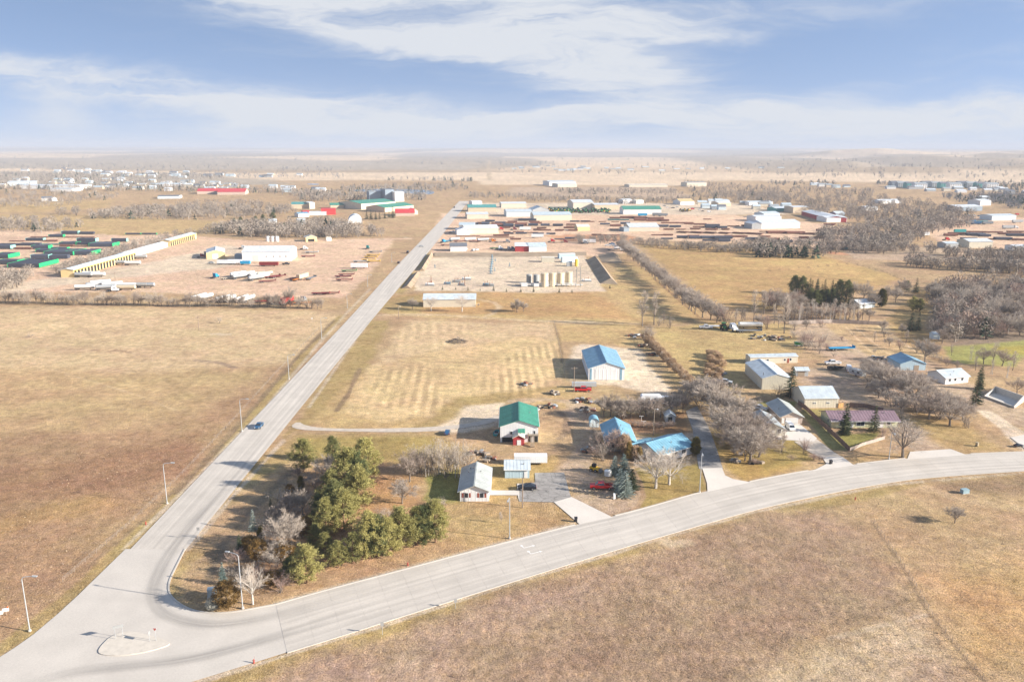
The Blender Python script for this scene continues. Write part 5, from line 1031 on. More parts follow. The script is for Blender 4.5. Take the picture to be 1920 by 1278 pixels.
# --- blue and white pole barn
hE = hgt(711.5, 21.3, G(1104,711.5).y); ridge_z = None
tb = bld('big white pole barn with a blue metal roof and blue corner trim', (1104,711.5), (1171.6,711.5), hE, 2.3, eave((1104,711.5), 1091.4, 656.4, hE), 'y', 'white', 'blue', 'pole_barn', 'barn', .3, doors=[])
for x in (.55, 12.1): MB().box(x, x + .75, -.06, .03, 0, hE).build('trim', R_('blue', RC['blue'], 'Y'), tb)
MB().box(2.6, 10.6, -.07, .03, 0, hE - .25).build('door', mat('white_door', (.80,.80,.79), .5, var=.05, rib=('X', 1.6, .04)), tb)
bld('long low white shed with a pale blue roof by the well pad', (794.4,575.8), (892.6,575.2), 4.2, 2.2, 12, 'x', 'cream', 'pale', 'long_shed', 'shed', .3)
# --- right hand neighbours
hE = hgt(728.8, 20.5, G(1429,728.8).y)
tb = bld('long beige metal barn with a pale steel roof', (1429,728.8), (1484,728.8), hE, 1.5, eave((1429,728.8), 1396, 679, hE), 'y', 'beige', 'pale', 'metal_barn', 'barn', .15)
mbx = MB().tube((1.0, 2.5, hE + .2), (1.0, 2.5, hE + 1.6), .1, .1, 6); mbx.build('flue', mat('dark_steel', (.12,.12,.12), .5), tb)
bld('weathered white mobile home behind the long beige barn', (1407,681), (1496,678.5), 2.7, .5, 5.0, 'x', 'cream', 'pale', 'mobile_home', 'mobile home', .2, wins=[('f', 3, 1, .9, .8), ('f', 7, 1, 1.0, .8), ('f', 14.5, 1, .8, .8), ('f', 17, 1, .8, 1.0)], doors=[('f', 16, .8, 1.9, M_shut)])
bld('small open fronted shed right of the mobile home', (1494,703.5), (1516,703.5), 2.3, .7, 3.6, 'x', 'grey', 'pale', 'shed', 'shed', .5, doors=[('f', .6, 2.6, 1.9, M_wood)])
hE = hgt(763, 17.5, G(1509,763).y)
bld('cream metal shop with two small window pairs', (1509,763.3), (1572,762.6), hE, 2.4, eave((1509,763), 1489, 743, 0), 'x', 'cream', 'pale', 'metal_shop', 'shop', .2, wins=[('f', 2.9, 1.5, .42, .42), ('f', 3.5, 1.5, .42, .42), ('f', 7.6, 1.5, .42, .42), ('f', 8.2, 1.5, .42, .42)])
hE = hgt(793, 13, G(1464.5,793).y)
bld('tan double garage with a grey shingle roof and wide door', (1464.5,793), (1505,793), hE, 1.6, eave((1464,793), 1437, 754.5, hE), 'y', 'tan', 'stripe', 'garage', 'garage', .4, doors=[('f', 1.6, 4.0, hE - .35, M_door), ('f', .3, .8, 1.9, M_white)])
bld('low grey roofed house half hidden by the leafless grove', (1428,815.5), (1468,815.5), 2.6, 1.5, eave((1428,815.5), 1408, 776, 2.6), 'y', 'beige', 'grey', 'house', 'house', .5, wins=[('f', 1, 1, 1.1, 1.1), ('f', 5, .9, 1.1, 1.2)], doors=[('f', 3.2, .9, 2, M_white)])
hE = 2.4
bld('yellow ranch house with a dull purple roof', (1560,800), (1684,800), hE, 1.6, 9.2, 'x', 'palegreen', 'purple', 'ranch_house', 'house', .6, wins=[('f', 2.6, .9, 1.6, 1.2), ('f', 8.0, .7, 2.4, 1.5), ('f', 17.5, .9, 1.2, 1.2), ('l', 2.5, 1.0, .8, 1.0)], doors=[('f', 6.0, .95, 2.0, M_white), ('f', 14.0, 2.5, 2.1, M_white)])
bld('blue metal shed with an open door behind the orchard trees', (1688,692), (1736,692), 2.6, 1.8, 11, 'y', 'blue', 'blue', 'metal_shed', 'shed', .3, doors=[('f', 5.6, 2.0, 2.0, M_wood)])
bld('small white house with a pale roof and three dark windows', (1773,718.6), (1816,714.6), 2.5, 1.7, 9, 'x', 'white', 'pale', 'house', 'house', .5, wins=[('f', 1.5, 1, 1.0, 1.0), ('f', 4.0, 1, 1.0, 1.0), ('f', 7.2, 1, 1.1, 1.0)])
bld('half hidden pale house with a white roof among yard trees', (1612,577), (1641,574.5), 2.6, 1.6, 8, 'x', 'paleblue', 'white', 'house', 'house', .5, wins=[('f', 2, 1, 1.2, 1.0)])
bld('little light blue shed at the edge of the creek woods', (1750,634), (1763,634), 2.2, .9, 3.5, 'x', 'paleblue', 'pale', 'shed', 'shed', .2)
# open concrete foundation
fp = gl([(1846,742), (1903,763), (1920,752), (1866,733)]); t = thing('foundation', 'open pale concrete basement foundation near the tall spruce', 'foundation', (fp[0].x, fp[0].y, 0))
M_cw = mat('foundation_concrete', (.62,.57,.50), .85, var=.1)
lo = [p - fp[0] for p in fp]; mb = MB(); mb.prism([(p.x, p.y) for p in lo], .0, .08); mb.build('slab_floor', M_cw, t)
for k, (i, j) in enumerate(((0,1),(1,2),(2,3),(3,0))):
    a, b = lo[i], lo[j]; d = (b - a).normalized(); nr = Vector((-d.y, d.x, 0))*.3; h0, h1 = [(.5,.5), (.6,2.4), (2.4,2.3), (2.0,.5)][k]
    v = [(a.x,a.y,0),(b.x,b.y,0),(b.x+nr.x,b.y+nr.y,0),(a.x+nr.x,a.y+nr.y,0)]; v += [(a.x,a.y,h0),(b.x,b.y,h1),(b.x+nr.x,b.y+nr.y,h1),(a.x+nr.x,a.y+nr.y,h0)]
    MB().add(v, [(3,2,1,0),(4,5,6,7),(0,1,5,4),(1,2,6,5),(2,3,7,6),(3,0,4,7)]).build('wall', M_cw, t)
# --- fences built plank by plank
def fence(label, pts, hgt_, m, step=None, group=None, pw=.42, npl=None):
    g = gl(pts); t = thing('plank_fence', label, 'fence', (g[0].x, g[0].y, 0), 0, group)
    L_ = sum((b - a).length for a, b in zip(g, g[1:])); n = max(4, min(280, int(L_/pw))); q = resample(g, n + 1); w = L_/n
    me = MB().box(-w*.47, w*.47, -.02, .02, .05, hgt_).mesh('plank', m)
    for i in range(n):
        c = (q[i] + q[i+1])/2 - g[0]; d = q[i+1] - q[i]
        put('plank', me, t, (c.x, c.y, random.uniform(-.05, .04)), math.atan2(d.y, d.x))
    k = max(2, int(L_/2.6)); qq = resample(g, k)
    pm = MB().box(-.07, .07, .03, .15, 0, hgt_ + .08).mesh('post', m)
    for i, p in enumerate(qq):
        d = (qq[min(i+1, k-1)] - qq[max(i-1, 0)]); put('post', pm, t, (p.x - g[0].x, p.y - g[0].y, 0), math.atan2(d.y, d.x))
fence('brown plank fence running down beside the gravel drive', [(1497,757), (1512,768), (1593,845)], 1.7, M_fen)
fence('low pale picket fence along the ranch house front lawn', [(1595,844), (1620,834), (1660,822)], 1.1, M_fenp, pw=.3)
fence('brown plank fence behind the purple roofed ranch house', [(1594,762), (1625,764), (1656,772)], 1.7, M_fen)
fence('short orange wood gate fence beside the cream shop', [(1573,763), (1582,762)], 1.6, mat('orange_plank', (.58,.33,.13), .8, rnd=.1))
fence('long grey plank fence in front of the poplar clumps', [(1480,607), (1560,604), (1650,608)], 1.9, M_fenp, pw=.6)
# --- well pad tanks and sheds
M_tank = mat('tank_tan', (.60,.51,.36), .5, var=.1, nscale=.6); M_tankg = mat('tank_grey', (.33,.34,.33), .5, var=.1)
M_tw = mat('tank_white', (.78,.78,.75), .45, var=.08)
def tank(label, px, py, hpx, rpx, m, group=None, name='storage_tank'):
    p = G(px, py); h = hgt(py, hpx, p.y); r = rpx/PM(py); t = thing(name, label, 'tank', (p.x, p.y, zt(p.x, p.y)), 0, group)
    b = MB().tube((0,0,0), (0,0,h*.94), r, r, 20).build('shell', m, t, smooth=False); MB().tube((0,0,h*.94), (0,0,h), r*1.02, r*.15, 20).build('roof', m, t)
    MB().tube((r*.97,-.3,0), (r*.97,-.3,h), .09, .09, 5).tube((r*1.15,-.3,0), (r*1.15,-.3,h), .09, .09, 5).build('ladder', M_white, t)
for i, (x, y) in enumerate(((1020.7,537),(1035.7,536.4),(1051,536),(1066.4,534.5))): tank('tall tan oil storage tank, %s from the left on the well pad' % nth(i+1), x, y, 26, 6.2, M_tank, 'tall tan tanks on the well pad')
tank('short grey tank, left one of two beside the tall tan tanks', 992, 529.5, 16, 4.6, M_tankg, 'short grey tanks'); tank('short grey tank, right one of two beside the tall tan tanks', 1005.7, 531, 17, 5.2, M_tankg, 'short grey tanks')
tank('yellow topped white treater vessel on the well pad', 1081, 499, 14, 3.0, mat('yellow_paint', (.85,.58,.06), .5))
t = thing('pipe_rack', 'low white pipe rack in front of the tan tanks', 'pipe rack', G(975,537)); w_ = 118/PM(537)
mbx = MB(); mbx.tube((0,0,1.2), (w_,0,1.2), .35, .35, 6).tube((0,1.2,1.0), (w_,1.2,1.0), .25, .25, 6).tube((0,.6,2.0), (w_*.9,.6,2.0), .22, .22, 6); mbx.build('pipe', M_white, t)
for i in range(14): MB().box(i*w_/13.5, i*w_/13.5 + .3, -.4, 1.5, 0, 1.9).build('leg', M_tankg, t)
for (x, wx, hx) in ((1, 4, 2.6), (9, 3.4, 2.2), (14, 4.5, 3.2)): MB().box(x, x + wx, -1.6, -.6, .2, hx).build('valve_box', M_white, t)
t = thing('steel_tower', 'open steel lattice tower right of the tan tanks', 'tower', G(1081,530)); h = 11
for x in (0, 3):
    for y in (0, 3): MB().tube((x,y,0), (x*.7+.4,y*.7+.4,h), .12, .1, 4).build('leg', M_tankg, t)
for k in range(4):
    z = 1.5 + k*2.6; MB().tube((0,0,z), (3,0,z+2.4), .08, .08, 4).tube((3,0,z), (0,0,z+2.4), .08, .08, 4).tube((0,3,z), (0,0,z+2.4), .08, .08, 4).tube((3,3,z),(3,0,z+2.4), .08,.08,4).build('brace', M_tankg, t)
bld('beige equipment shed on the well pad', (1016,491.5), (1040,491.5), 3.4, .6, 6, 'x', 'beige', 'cream', 'equipment_shed', 'shed', .1)
bld('long blue white equipment house on the well pad, nearer one', (1055,492), (1084,491), 3.4, .5, 4.5, 'x', 'paleblue', 'white', 'equipment_shed', 'shed', .1)
bld('long blue white equipment house on the well pad, farther one', (1049,485), (1079,484), 3.4, .5, 4.5, 'x', 'blue', 'white', 'equipment_shed', 'shed', .1)
bld('small grey control shed beside the yellow treater', (1063,499), (1073,499), 3.0, .5, 3.4, 'x', 'grey', 'pale', 'control_shed', 'shed', .1)
M_blues = mat('blue_steel', (.16,.26,.33), .5, var=.15); M_rust = mat('rusty_steel', (.30,.12,.07), .7, var=.3, nscale=.6)
def wellhead(label, px, py, s, group):
    p = G(px, py); t = thing('wellhead', label, 'wellhead', p, random.uniform(-.2, .2), group, s)
    MB().tube((0,0,0), (0,0,2.4), .28, .22, 8).tube((0,0,2.4), (0,0,2.7), .4, .4, 8).build('stem', M_blues, t); MB().tube((-.8,0,1.3), (.9,0,1.3), .16, .16, 6).tube((0,-.7,1.8), (0,.7,1.8), .14, .14, 6).build('valve_arm', M_blues, t)
    MB().box(-.9, .9, -.9, .9, 0, .25).build('base', M_tankg, t)
for i, (x, y) in enumerate(((923,487),(923,491),(923,495.5),(922,500),(921.5,504.5),(921,509),(920.5,513))): wellhead('blue steel wellhead, %s from the far end of the row on the well pad' % nth(i+1), x, y, 1.5, 'wellheads on the well pad')
for i, (x, y) in enumerate(((929,490),(928,508),(956,499),(816,502))): wellhead('small dark valve post, %s from the left on the well pad' % nth([3,2,4,1][i]), x, y, .9, 'valve posts on the well pad')
def skid(label, px, py, wpx, group):
    p = G(px, py); w = wpx/PM(py); t = thing('pump_skid', label, 'pump skid', p, 0, group)
    MB().box(0, w, 0, 2.4, 0, .3).build('base', M_tankg, t); MB().tube((.3,1.2,1.1), (w-.3,1.2,1.1), .6, .6, 8).build('vessel', random.choice([M_tankg, M_blues, M_tw]), t)
    MB().tube((w*.3,.4,.3), (w*.3,.4,2.6), .12, .12, 5).tube((w*.7,1.6,.3), (w*.7,1.6,3.2), .12, .12, 5).tube((w*.3,.4,2.4), (w*.7,1.6,2.4), .1, .1, 5).build('pipe', M_rust, t)
for i, (x, y, w_) in enumerate(((797,536,18),(832,534,14),(848,530,16),(858,536,14),(866,525,18),(905,536,14),(915,537,12),(1090,528,20))): skid('pump skid, %s from the left along the near side of the well pad' % nth(i+1), x, y, w_, 'pump skids on the well pad')
for i, (x, y, hp) in enumerate(((809,533,16),(807,534,10),(872,536,18))):
    p = G(x, y); t = thing('vent_stack', 'slim dark vent stack, %s from the left on the well pad' % nth([2,1,3][i]), 'vent stack', p, 0, 'vent stacks'); h = hgt(y, hp, p.y)
    MB().tube((0,0,0), (0,0,h), .22, .15, 6).build('pipe', M_rust, t); MB().box(-.6,.6,-.6,.6,0,.3).build('base', M_tankg, t)
M_earth = mat('berm_earth', (.34,.26,.18), .95, var=.3, nscale=.12, bump=.3)
def berm(label, L_, T_, Rr, h):
    l, tt, r = gl(L_), gl(T_), gl(Rr); mb = MB(); n = len(l); v = []
    for a, b, c in zip(l, tt, r): v += [(a.x, a.y, -.2), (b.x, b.y, h), (c.x, c.y, -.2)]
    fs = []
    for i in range(n - 1): fs += [(3*i, 3*i+3, 3*i+4, 3*i+1), (3*i+1, 3*i+4, 3*i+5, 3*i+2)]
    fs += [(0, 1, 2), (3*n-3, 3*n-2, 3*n-1)]
    mb.add(v, fs); tag(mb.build('berm', M_earth), label, None, None, 'structure')
berm('steep earth berm on the right side of the well pad', [(1101,486),(1125,531)], [(1116,486),(1146,529)], [(1124,487),(1160,533)], 3.0)
berm('earth berm beyond the right corner of the well pad', [(1120,478),(1128,492)], [(1150,478),(1157,488)], [(1160,478),(1168,492)], 2.5)
berm('earth berm along the far side of the well pad', [(815,482),(960,482),(1100,479)], [(815,477),(960,477),(1100,475)], [(815,474),(960,474),(1100,472)], 1.4)
berm('earth berm along the road side of the well pad, far half', [(786,508),(803,482)], [(792,508),(810,478)], [(797,508),(814,478)], 2.2)
berm('earth berm along the road side of the well pad, near half', [(752,541),(770,516)], [(764,541),(784,514)], [(772,541),(790,514)], 1.8)
# --- truck yard on the left
def longshed(label, x0, x1, py0, py1, hw, wall, roof, bays=True):
    a = G(x0, py0); b = G(x1, py0); d = G(x0, py1).y - a.y
    t = bld(label, Vector((a.x, a.y, 0)), Vector((b.x, a.y, 0)), hw, .9, d, 'y', wall, roof, 'truck_shed', 'shed', .5)
    w = b.x - a.x
    if bays:
        n = int(d/4.4); me = MB().box(w - .02, w + .06, .5, 3.4, 0, hw - .7).mesh('door', M_dark)  # bays stand open: near-black boxes paint the shade inside them
        for i in range(n): put('door', me, t, (0, .3 + i*4.4, 0))
        MB().box(w, w + .3, 0, d, hw - .6, hw - .1).build('fascia', mat('yellow_fascia', (.80,.58,.04), .6), t)
longshed('long yellow open bay truck shed with a pale roof, nearest section', 115.6, 140, 521.5, 486.5, 5, 'yellow', 'pale')
longshed('low white middle section of the long truck shed', 222, 242, 485.5, 464, 3.6, 'white', 'white', False)
longshed('long yellow open bay truck shed with a pale roof, farthest section', 302, 320, 463, 448.5, 5, 'yellow', 'pale')
bld('large white truck shop with a row of small round vents', (455,491), (546,490), 7.2, 3.0, 27, 'x', 'white', 'white', 'truck_shop', 'shop', .3, doors=[('f', 8, 4.5, 4.6, M_door), ('r', 6, 5, 5, M_door)], wins=[('f', 18, 3.2, .8, .8), ('f', 23.5, 3.2, .8, .8), ('f', 28.5, 3.2, .8, .8), ('f', 33, 3.2, .8, .8)])
bld('yellow gabled shop with a light blue roof in the truck yard', (388,487), (423,485.5), 4.8, 2.0, 26, 'y', 'yellow', 'pale', 'truck_shop', 'shop', .2, doors=[('f', 4.5, 4.2, 3.8, M_white)])
bld('grey lean-to on the left wall of the white truck shop', (441,488), (454,488), 4.0, .4, 8, 'x', 'slate', 'grey', 'lean_to', 'shed', .1)
bld('little yellow gabled scale house behind the white truck shop', (574,454), (595,453), 3.8, 1.8, 10, 'y', 'yellow', 'cream', 'scale_house', 'building', .3, doors=[('f', 2, 6, 2.4, M_dark)])
bld('small white hut beside the scale house', (613,452), (622,451.5), 2.6, .5, 4, 'x', 'white', 'cream', 'hut', 'shed', .1)
for i, x in enumerate((503, 511.5, 520)): tank('white and yellow fuel tank, %s from the left behind the truck shop' % nth(i+1), x, 453.5, 10, 3.4, M_tw, 'fuel tanks behind the truck shop')
# --- industrial park and town: label, A, B, wall m, rise m, depth m, ridge, wall, roof
FAR = [
 ('long white workshop with cream wall nearest the road', (872,439), (935,437.5), 5.5, 2.4, 22, 'x', 'cream', 'white'), ('white gabled annex at the left end of the long workshop', (857,440.5), (881,440), 4.5, 2.2, 14, 'y', 'white', 'white'),
 ('blue grey roofed hall behind the long workshop', (861,431), (890,431), 5, 2, 20, 'x', 'grey', 'steel'), ('white garage with a dark grey roof by the well pad road', (845,471.5), (876,471), 4.2, 2.2, 12, 'x', 'white', 'slate'),
 ('red walled half of the barn behind the well pad', (966,471.5), (992,471.5), 4.6, 2.2, 14, 'x', 'red', 'white'), ('pale blue half of the barn behind the well pad', (992.3,471.8), (1025,471), 4.4, 2.4, 14, 'x', 'paleblue', 'steel'),
 ('long cream flat warehouse', (876,410.5), (916,410), 5.5, 1.6, 26, 'x', 'cream', 'white'), ('green roofed retail building with white doors', (878,397), (931,396.5), 5.5, 3.2, 24, 'x', 'buff', 'teal'),
 ('white flat building behind the green roofed one', (886,384.5), (904,384), 5, 1, 16, 'x', 'white', 'white'), ('long white shed behind the tractor lot', (940,389.5), (987,389), 6, 1.6, 20, 'x', 'cream', 'white'),
 ('pale steel hall left of the long cream shed', (950,406.5), (998,406), 6.2, 2.2, 30, 'x', 'paleblue', 'pale'), ('grey steel hall with a peaked roof behind the pale hall', (999,402), (1030,401.5), 6, 4, 26, 'y', 'grey', 'steel'),
 ('long cream shed with a grey roof in the pipe yard', (1001,413.5), (1072,412.5), 6.5, 2.8, 24, 'x', 'cream', 'steel'), ('big white barn behind the green tractors', (1075,391.5), (1113,391), 9, 3, 36, 'x', 'cream', 'white'),
 ('white and yellow dealership hall', (1115,392.5), (1161,392), 6.5, 1.4, 28, 'x', 'gold' if False else 'buff', 'white'), ('white hall with a bright teal green roof', (1169,401.5), (1240,401), 6.5, 3.6, 24, 'x', 'white', 'green'),
 ('white pipe shop with a low curved looking roof', (1180,433.5), (1236,433), 4.5, 3.0, 26, 'x', 'cream', 'white'), ('small grey lean-to at the pipe shop', (1170,434), (1180,433.6), 4, .6, 10, 'x', 'slate', 'grey'),
 ('tan tent roofed building at the edge of the park', (1276,383.5), (1302,383), 5, 3.4, 26, 'x', 'white', 'gold'), ('small white shed, left of two behind the dealership', (1168,381.5), (1185,381), 6, 1, 14, 'x', 'white', 'white'),
 ('small white shed, right of two behind the dealership', (1193,381.5), (1207,381), 5, 1, 14, 'x', 'white', 'cream'), ('yellow and grey small gabled shed in the pipe yard', (1083,432.5), (1106,432), 4, 2.2, 12, 'x', 'yellow', 'cream'),
 ('long white hangar with a bright roof on the right', (1428,428), (1500,426.5), 6, 2.6, 26, 'x', 'white', 'white'), ('grey gabled annex at the left end of the white hangar', (1410,428.5), (1428,428.3), 5.5, 1.6, 22, 'y', 'grey', 'white'),
 ('white flat roofed hangar behind the long hangar', (1417,414.5), (1465,413.5), 5.5, 1.2, 22, 'x', 'white', 'white'), ('red walled long shed with a white roof before the river woods', (1503,402), (1549,415), 5, 1.8, 24, 'x', 'red', 'white'),
 ('white end hall joined to the red walled shed', (1550,415.5), (1588,415), 5, 1.4, 24, 'x', 'white', 'white'), ('yellow and white block beside the river woods', (1487,398.5), (1517,398), 8, .8, 24, 'x', 'buff', 'white'),
 ('grey white gabled shop', (1432,407.5), (1462,406.5), 5, 2, 20, 'x', 'paleblue', 'pale'), ('long low store with a pale roof by the conifers', (1405,384), (1449,383), 4.5, 1.4, 20, 'x', 'white', 'pale'),
 ('blue grey shed in the right of the park', (1455,396), (1480,395), 4.5, 1.6, 18, 'x', 'teal', 'pale'), ('white block beside the yellow tent roof', (1347,386), (1371,385.5), 5, 2, 22, 'x', 'buff', 'white'), ('pale store behind the white block', (1340,381), (1368,380.5), 4.5, 1.4, 18, 'x', 'white', 'pale'),
 ('grey shed on the near side of the right pipe yard', (1774,463.5), (1797,463), 4, 1, 12, 'x', 'grey', 'pale'), ('white and grey shop on the near side of the right pipe yard', (1817,463), (1861,462.5), 5.5, 1.8, 18, 'x', 'beige', 'white'),
 ('white shed at the right edge of the photo', (1903,469), (1927,468.5), 4, 1, 12, 'x', 'white', 'white'), ('long pale blue shop in the right pipe yard', (1860,411.5), (1905,410.5), 5.5, 1.4, 20, 'x', 'paleblue', 'pale'),
 ('long white roofed shop with a blue wall in the right pipe yard', (1796,394.5), (1842,393.5), 6, 2, 30, 'x', 'slate', 'white'), ('white hall behind the right pipe yard', (1838,383.5), (1858,383), 7, 2, 24, 'x', 'white', 'white'),
 ('long white roof among the river woods', (1652,380.5), (1690,379.5), 4.5, 1.6, 22, 'x', 'white', 'white'), ('second white roof deep in the river woods', (1625,394), (1646,393.5), 4.5, 1.6, 18, 'x', 'white', 'white'), ('blue roofed house at the edge of the river woods', (1567,406), (1584,405.5), 5, 2, 12, 'x', 'slate', 'pale'),
 ('tan store with a blue grey roof on the left', (547,392.5), (581,392), 6.5, 2.4, 24, 'x', 'buff', 'teal'), ('cream end wall block of the tan store', (581,392.5), (591,392), 8.5, .8, 20, 'x', 'cream', 'white'),
 ('bright red shop with a red wall', (603,403.5), (630,403), 7, 1, 18, 'x', 'brightred', 'red'), ('low white roofed shed before the red shop', (580,404.5), (612,404), 3.2, 1.2, 14, 'x', 'white', 'white'), ('red shed at the left end of the white roof', (569,403), (582,402.5), 3.6, 1, 12, 'x', 'brightred', 'red'),
 ('green roofed bank like building behind the red shop', (620,392), (645,391.5), 5, 2.4, 20, 'x', 'buff', 'green'), ('cream event hall with a long green roof', (678,393.5), (742,388.5), 8, 3, 50, 'x', 'cream', 'green'), ('second green roofed wing of the event hall', (722,398.5), (776,393), 6, 3.2, 34, 'x', 'buff', 'green'),
 ('red roofed wing at the right end of the event hall', (742,405.5), (778,405), 3.8, 4.4, 26, 'x', 'tan', 'red'), ('pale white gable before the red roofed wing', (768,403), (784,402.5), 5, 3, 16, 'y', 'cream', 'white'),
 ('blue grey hotel block behind the event hall', (693,377.5), (716,377), 15, .6, 26, 'x', 'slate', 'grey'), ('slate hotel tower behind the event hall', (723,378), (739,377.5), 19, .6, 24, 'x', 'slate', 'slate'), ('white hotel block behind the event hall', (741,378.5), (758,378), 15, .6, 26, 'x', 'white', 'white'),
 ('small white shed in the field left of the dome', (559,421), (574,420.5), 4, 2, 12, 'x', 'paleblue', 'pale'), ('blue roofed shed in the field left of the dome', (560,408), (580,407), 4, 1.4, 14, 'x', 'white', 'blue'), ('small white gable by the shelterbelt trees', (506,422), (520,421.5), 4, 2, 10, 'x', 'white', 'pale'),
 ('long white roofed plant in the far left town', (40,356), (150,356), 7, 1, 50, 'x', 'white', 'white'), ('white roofed hall in the far left town', (15,351), (68,350), 8, 2, 60, 'x', 'paleblue', 'white'), ('second long pale plant in the far left town', (95,361), (136,361), 5, 1, 40, 'x', 'white', 'pale'),
 ('red roofed school wing, left of two', (370,365), (412,364.5), 5, 4, 40, 'x', 'tan', 'red'), ('red roofed school wing, right of two', (408,366.5), (460,366), 5, 5, 46, 'x', 'tan', 'red'), ('low dark roofed store by the highway', (296,374), (336,373.5), 4, 1, 30, 'x', 'paleblue', 'slate'),
 ('blue roofed farmhouse at the far left', (79,379), (98,378.5), 4.5, 2.5, 14, 'x', 'white', 'slate'), ('white gable beside the blue roofed farmhouse', (98,379), (108,378.5), 4, 2, 14, 'y', 'white', 'white'),
 ('white plant on the plain behind the park, left part', (1030,348.5), (1080,348), 9, 2, 60, 'x', 'white', 'pale'), ('white plant on the plain behind the park, right part', (1046,351), (1082,350.5), 7, 1, 40, 'x', 'cream', 'white'), ('pale long low plant on the plain', (1180,350.5), (1252,350), 5, 1, 40, 'x', 'cream', 'cream'),
 ('pale flats behind the trees on the plain', (1288,349.5), (1325,349), 9, 1, 30, 'x', 'cream', 'grey'),
]
for f in FAR: bld(*f)
bld('white quonset dome hut in the field before the event hall', (653,419.5), (680,419), .2, 9, 26, 'y', 'white', 'white', 'quonset_hut', 'quonset hut', .2, arch=True)
ranked([(688,411,17),(696,412,19),(705,412,17),(712,411,14),(722,410,14),(737,409,22),(664,408,10),(730,408,12)], 'spruce', 'spruce_tree', 'dark spruce, {} from the left beside the white quonset dome', group='spruces beside the dome', wid=1.1)
ranked([(440,424,14),(452,423,15),(480,419,13),(494,417,14),(512,414,15),(463,425,12)], 'pined', 'pine_tree', 'dark pine, {} from the left at the grey belt behind the truck yard', group='pines at the grey belt', wid=1.3)
ranked([(1300,376,9),(1313,376,13)], 'spruce', 'spruce_tree', 'dark spruce behind the tan tent roofed building, {} from the left', group='spruces behind the tent roof', wid=1.4)
# apartment blocks and far houses
def block(label, px, py, w, d, h, wall, roof, group, name, cat, rise=2.0, wins=0):
    a = G(px, py); b = Vector((a.x + w, a.y, 0)); t = bld(label, a, b, h, rise, d, 'x', wall, roof, name, cat, .4, group=group)
    if wins:
        for fl in range(int(h//3)):
            me = MB().box(0, 1.6, -.06, .04, 0, 1.5).mesh('window', M_glass)
            for k in range(wins): put('window', me, t, (w*(k + .3)/wins, 0, 1 + fl*3))
xs = [1672, 1684, 1700, 1716, 1730, 1748, 1764, 1781, 1797, 1814, 1832, 1850]
for i, x in enumerate(xs):
    block('slate apartment block, %s from the left in the far right estate' % nth(i+1), x, 350 + (i*5 % 4) - 1, 26, 18, 10, ['slate', 'grey', 'teal', 'white'][i % 4], ['slate', 'grey'][i % 2], 'apartment blocks of the far right estate', 'apartment_block', 'apartment block', 3, 5)
def cluster(n, poly, label, group, walls, roofs, w=(9, 15)):
    xs_ = [p[0] for p in poly]; ys_ = [p[1] for p in poly]; pv = [Vector((a, b, 0)) for a, b in poly]; k = 0; rows_ = []
    while k < n:
        x, y = random.uniform(min(xs_), max(xs_)), random.uniform(min(ys_), max(ys_))
        if poly_sd(np.array([x]), np.array([y]), pv)[0] < 0: continue
        rows_.append((x, y)); k += 1
    for i, (x, y) in enumerate(sorted(rows_)):
        block(label.replace('house', 'house, %s from the left,' % nth(i + 1), 1).replace('small shed', 'small shed, %s from the left,' % nth(i + 1)), x, y, random.uniform(*w), random.uniform(9, 12), random.uniform(3, 5.5), random.choice(walls), random.choice(roofs), group, 'far_house', 'house', 2.4)
WR = ['white', 'cream', 'paleblue', 'grey', 'buff']; RR_ = ['white', 'pale', 'grey', 'slate', 'steel']
cluster(80, [(-60,340),(200,338),(480,348),(640,360),(480,362),(100,358),(-60,352)], 'small pale house of the far left town among leafless trees', 'houses of the far left town', WR, RR_, (12, 22))
cluster(44, [(-60,316),(380,326),(620,330),(620,336),(200,334),(-60,326)], 'tiny house on the far left plain below the horizon', 'houses on the far left plain', WR, RR_, (16, 26))
cluster(52, [(1480,346),(1560,346),(1640,352),(1900,354),(2100,352),(2100,368),(1880,364),(1620,352),(1480,352)], 'small house beside the slate apartment blocks', 'houses of the far right estate', WR, RR_, (12, 20))
cluster(16, [(1820,372),(2080,372),(2080,392),(1860,386)], 'small house behind the right pipe yard', 'houses behind the right pipe yard', WR, RR_, (10, 18))
cluster(30, [(960,312),(1240,314),(1500,316),(1240,322),(960,320)], 'tiny farmstead house on the pale plain below the horizon', 'farmsteads on the plain', WR, RR_, (16, 28))
cluster(14, [(1300,380),(1480,384),(1480,396),(1310,396)], 'small shed in the crowded right part of the industrial park', 'sheds of the industrial park', WR, RR_, (10, 16))
# pond behind the hotel
wm = bpy.data.materials.new('pond_water'); wm.use_nodes = True; b_ = wm.node_tree.nodes['Principled BSDF']; b_.inputs['Base Color'].default_value = (.10,.20,.30,1); b_.inputs['Roughness'].default_value = .12; b_.inputs['Specular IOR Level'].default_value = .6
nn = wm.node_tree.nodes.new('ShaderNodeTexNoise'); nn.inputs['Scale'].default_value = .4; bb = wm.node_tree.nodes.new('ShaderNodeBump'); bb.inputs['Distance'].default_value = .08; wm.node_tree.links.new(nn.outputs[0], bb.inputs['Height']); wm.node_tree.links.new(bb.outputs[0], b_.inputs['Normal'])
for pts, lb in (([(646,358),(700,354),(800,356),(816,360),(812,365),(780,365),(740,360),(690,361)], 'blue pond behind the hotel blocks'), ([(572,346),(590,345),(602,346.5),(588,348)], 'small far pond left of the hotel blocks'), ([(1835,598),(1860,594),(1876,600),(1850,606)], 'dark creek water between the right hand woods')):
    sheet('pond', chaikin(gl(pts), 2, True), .15, wm, label=lb)
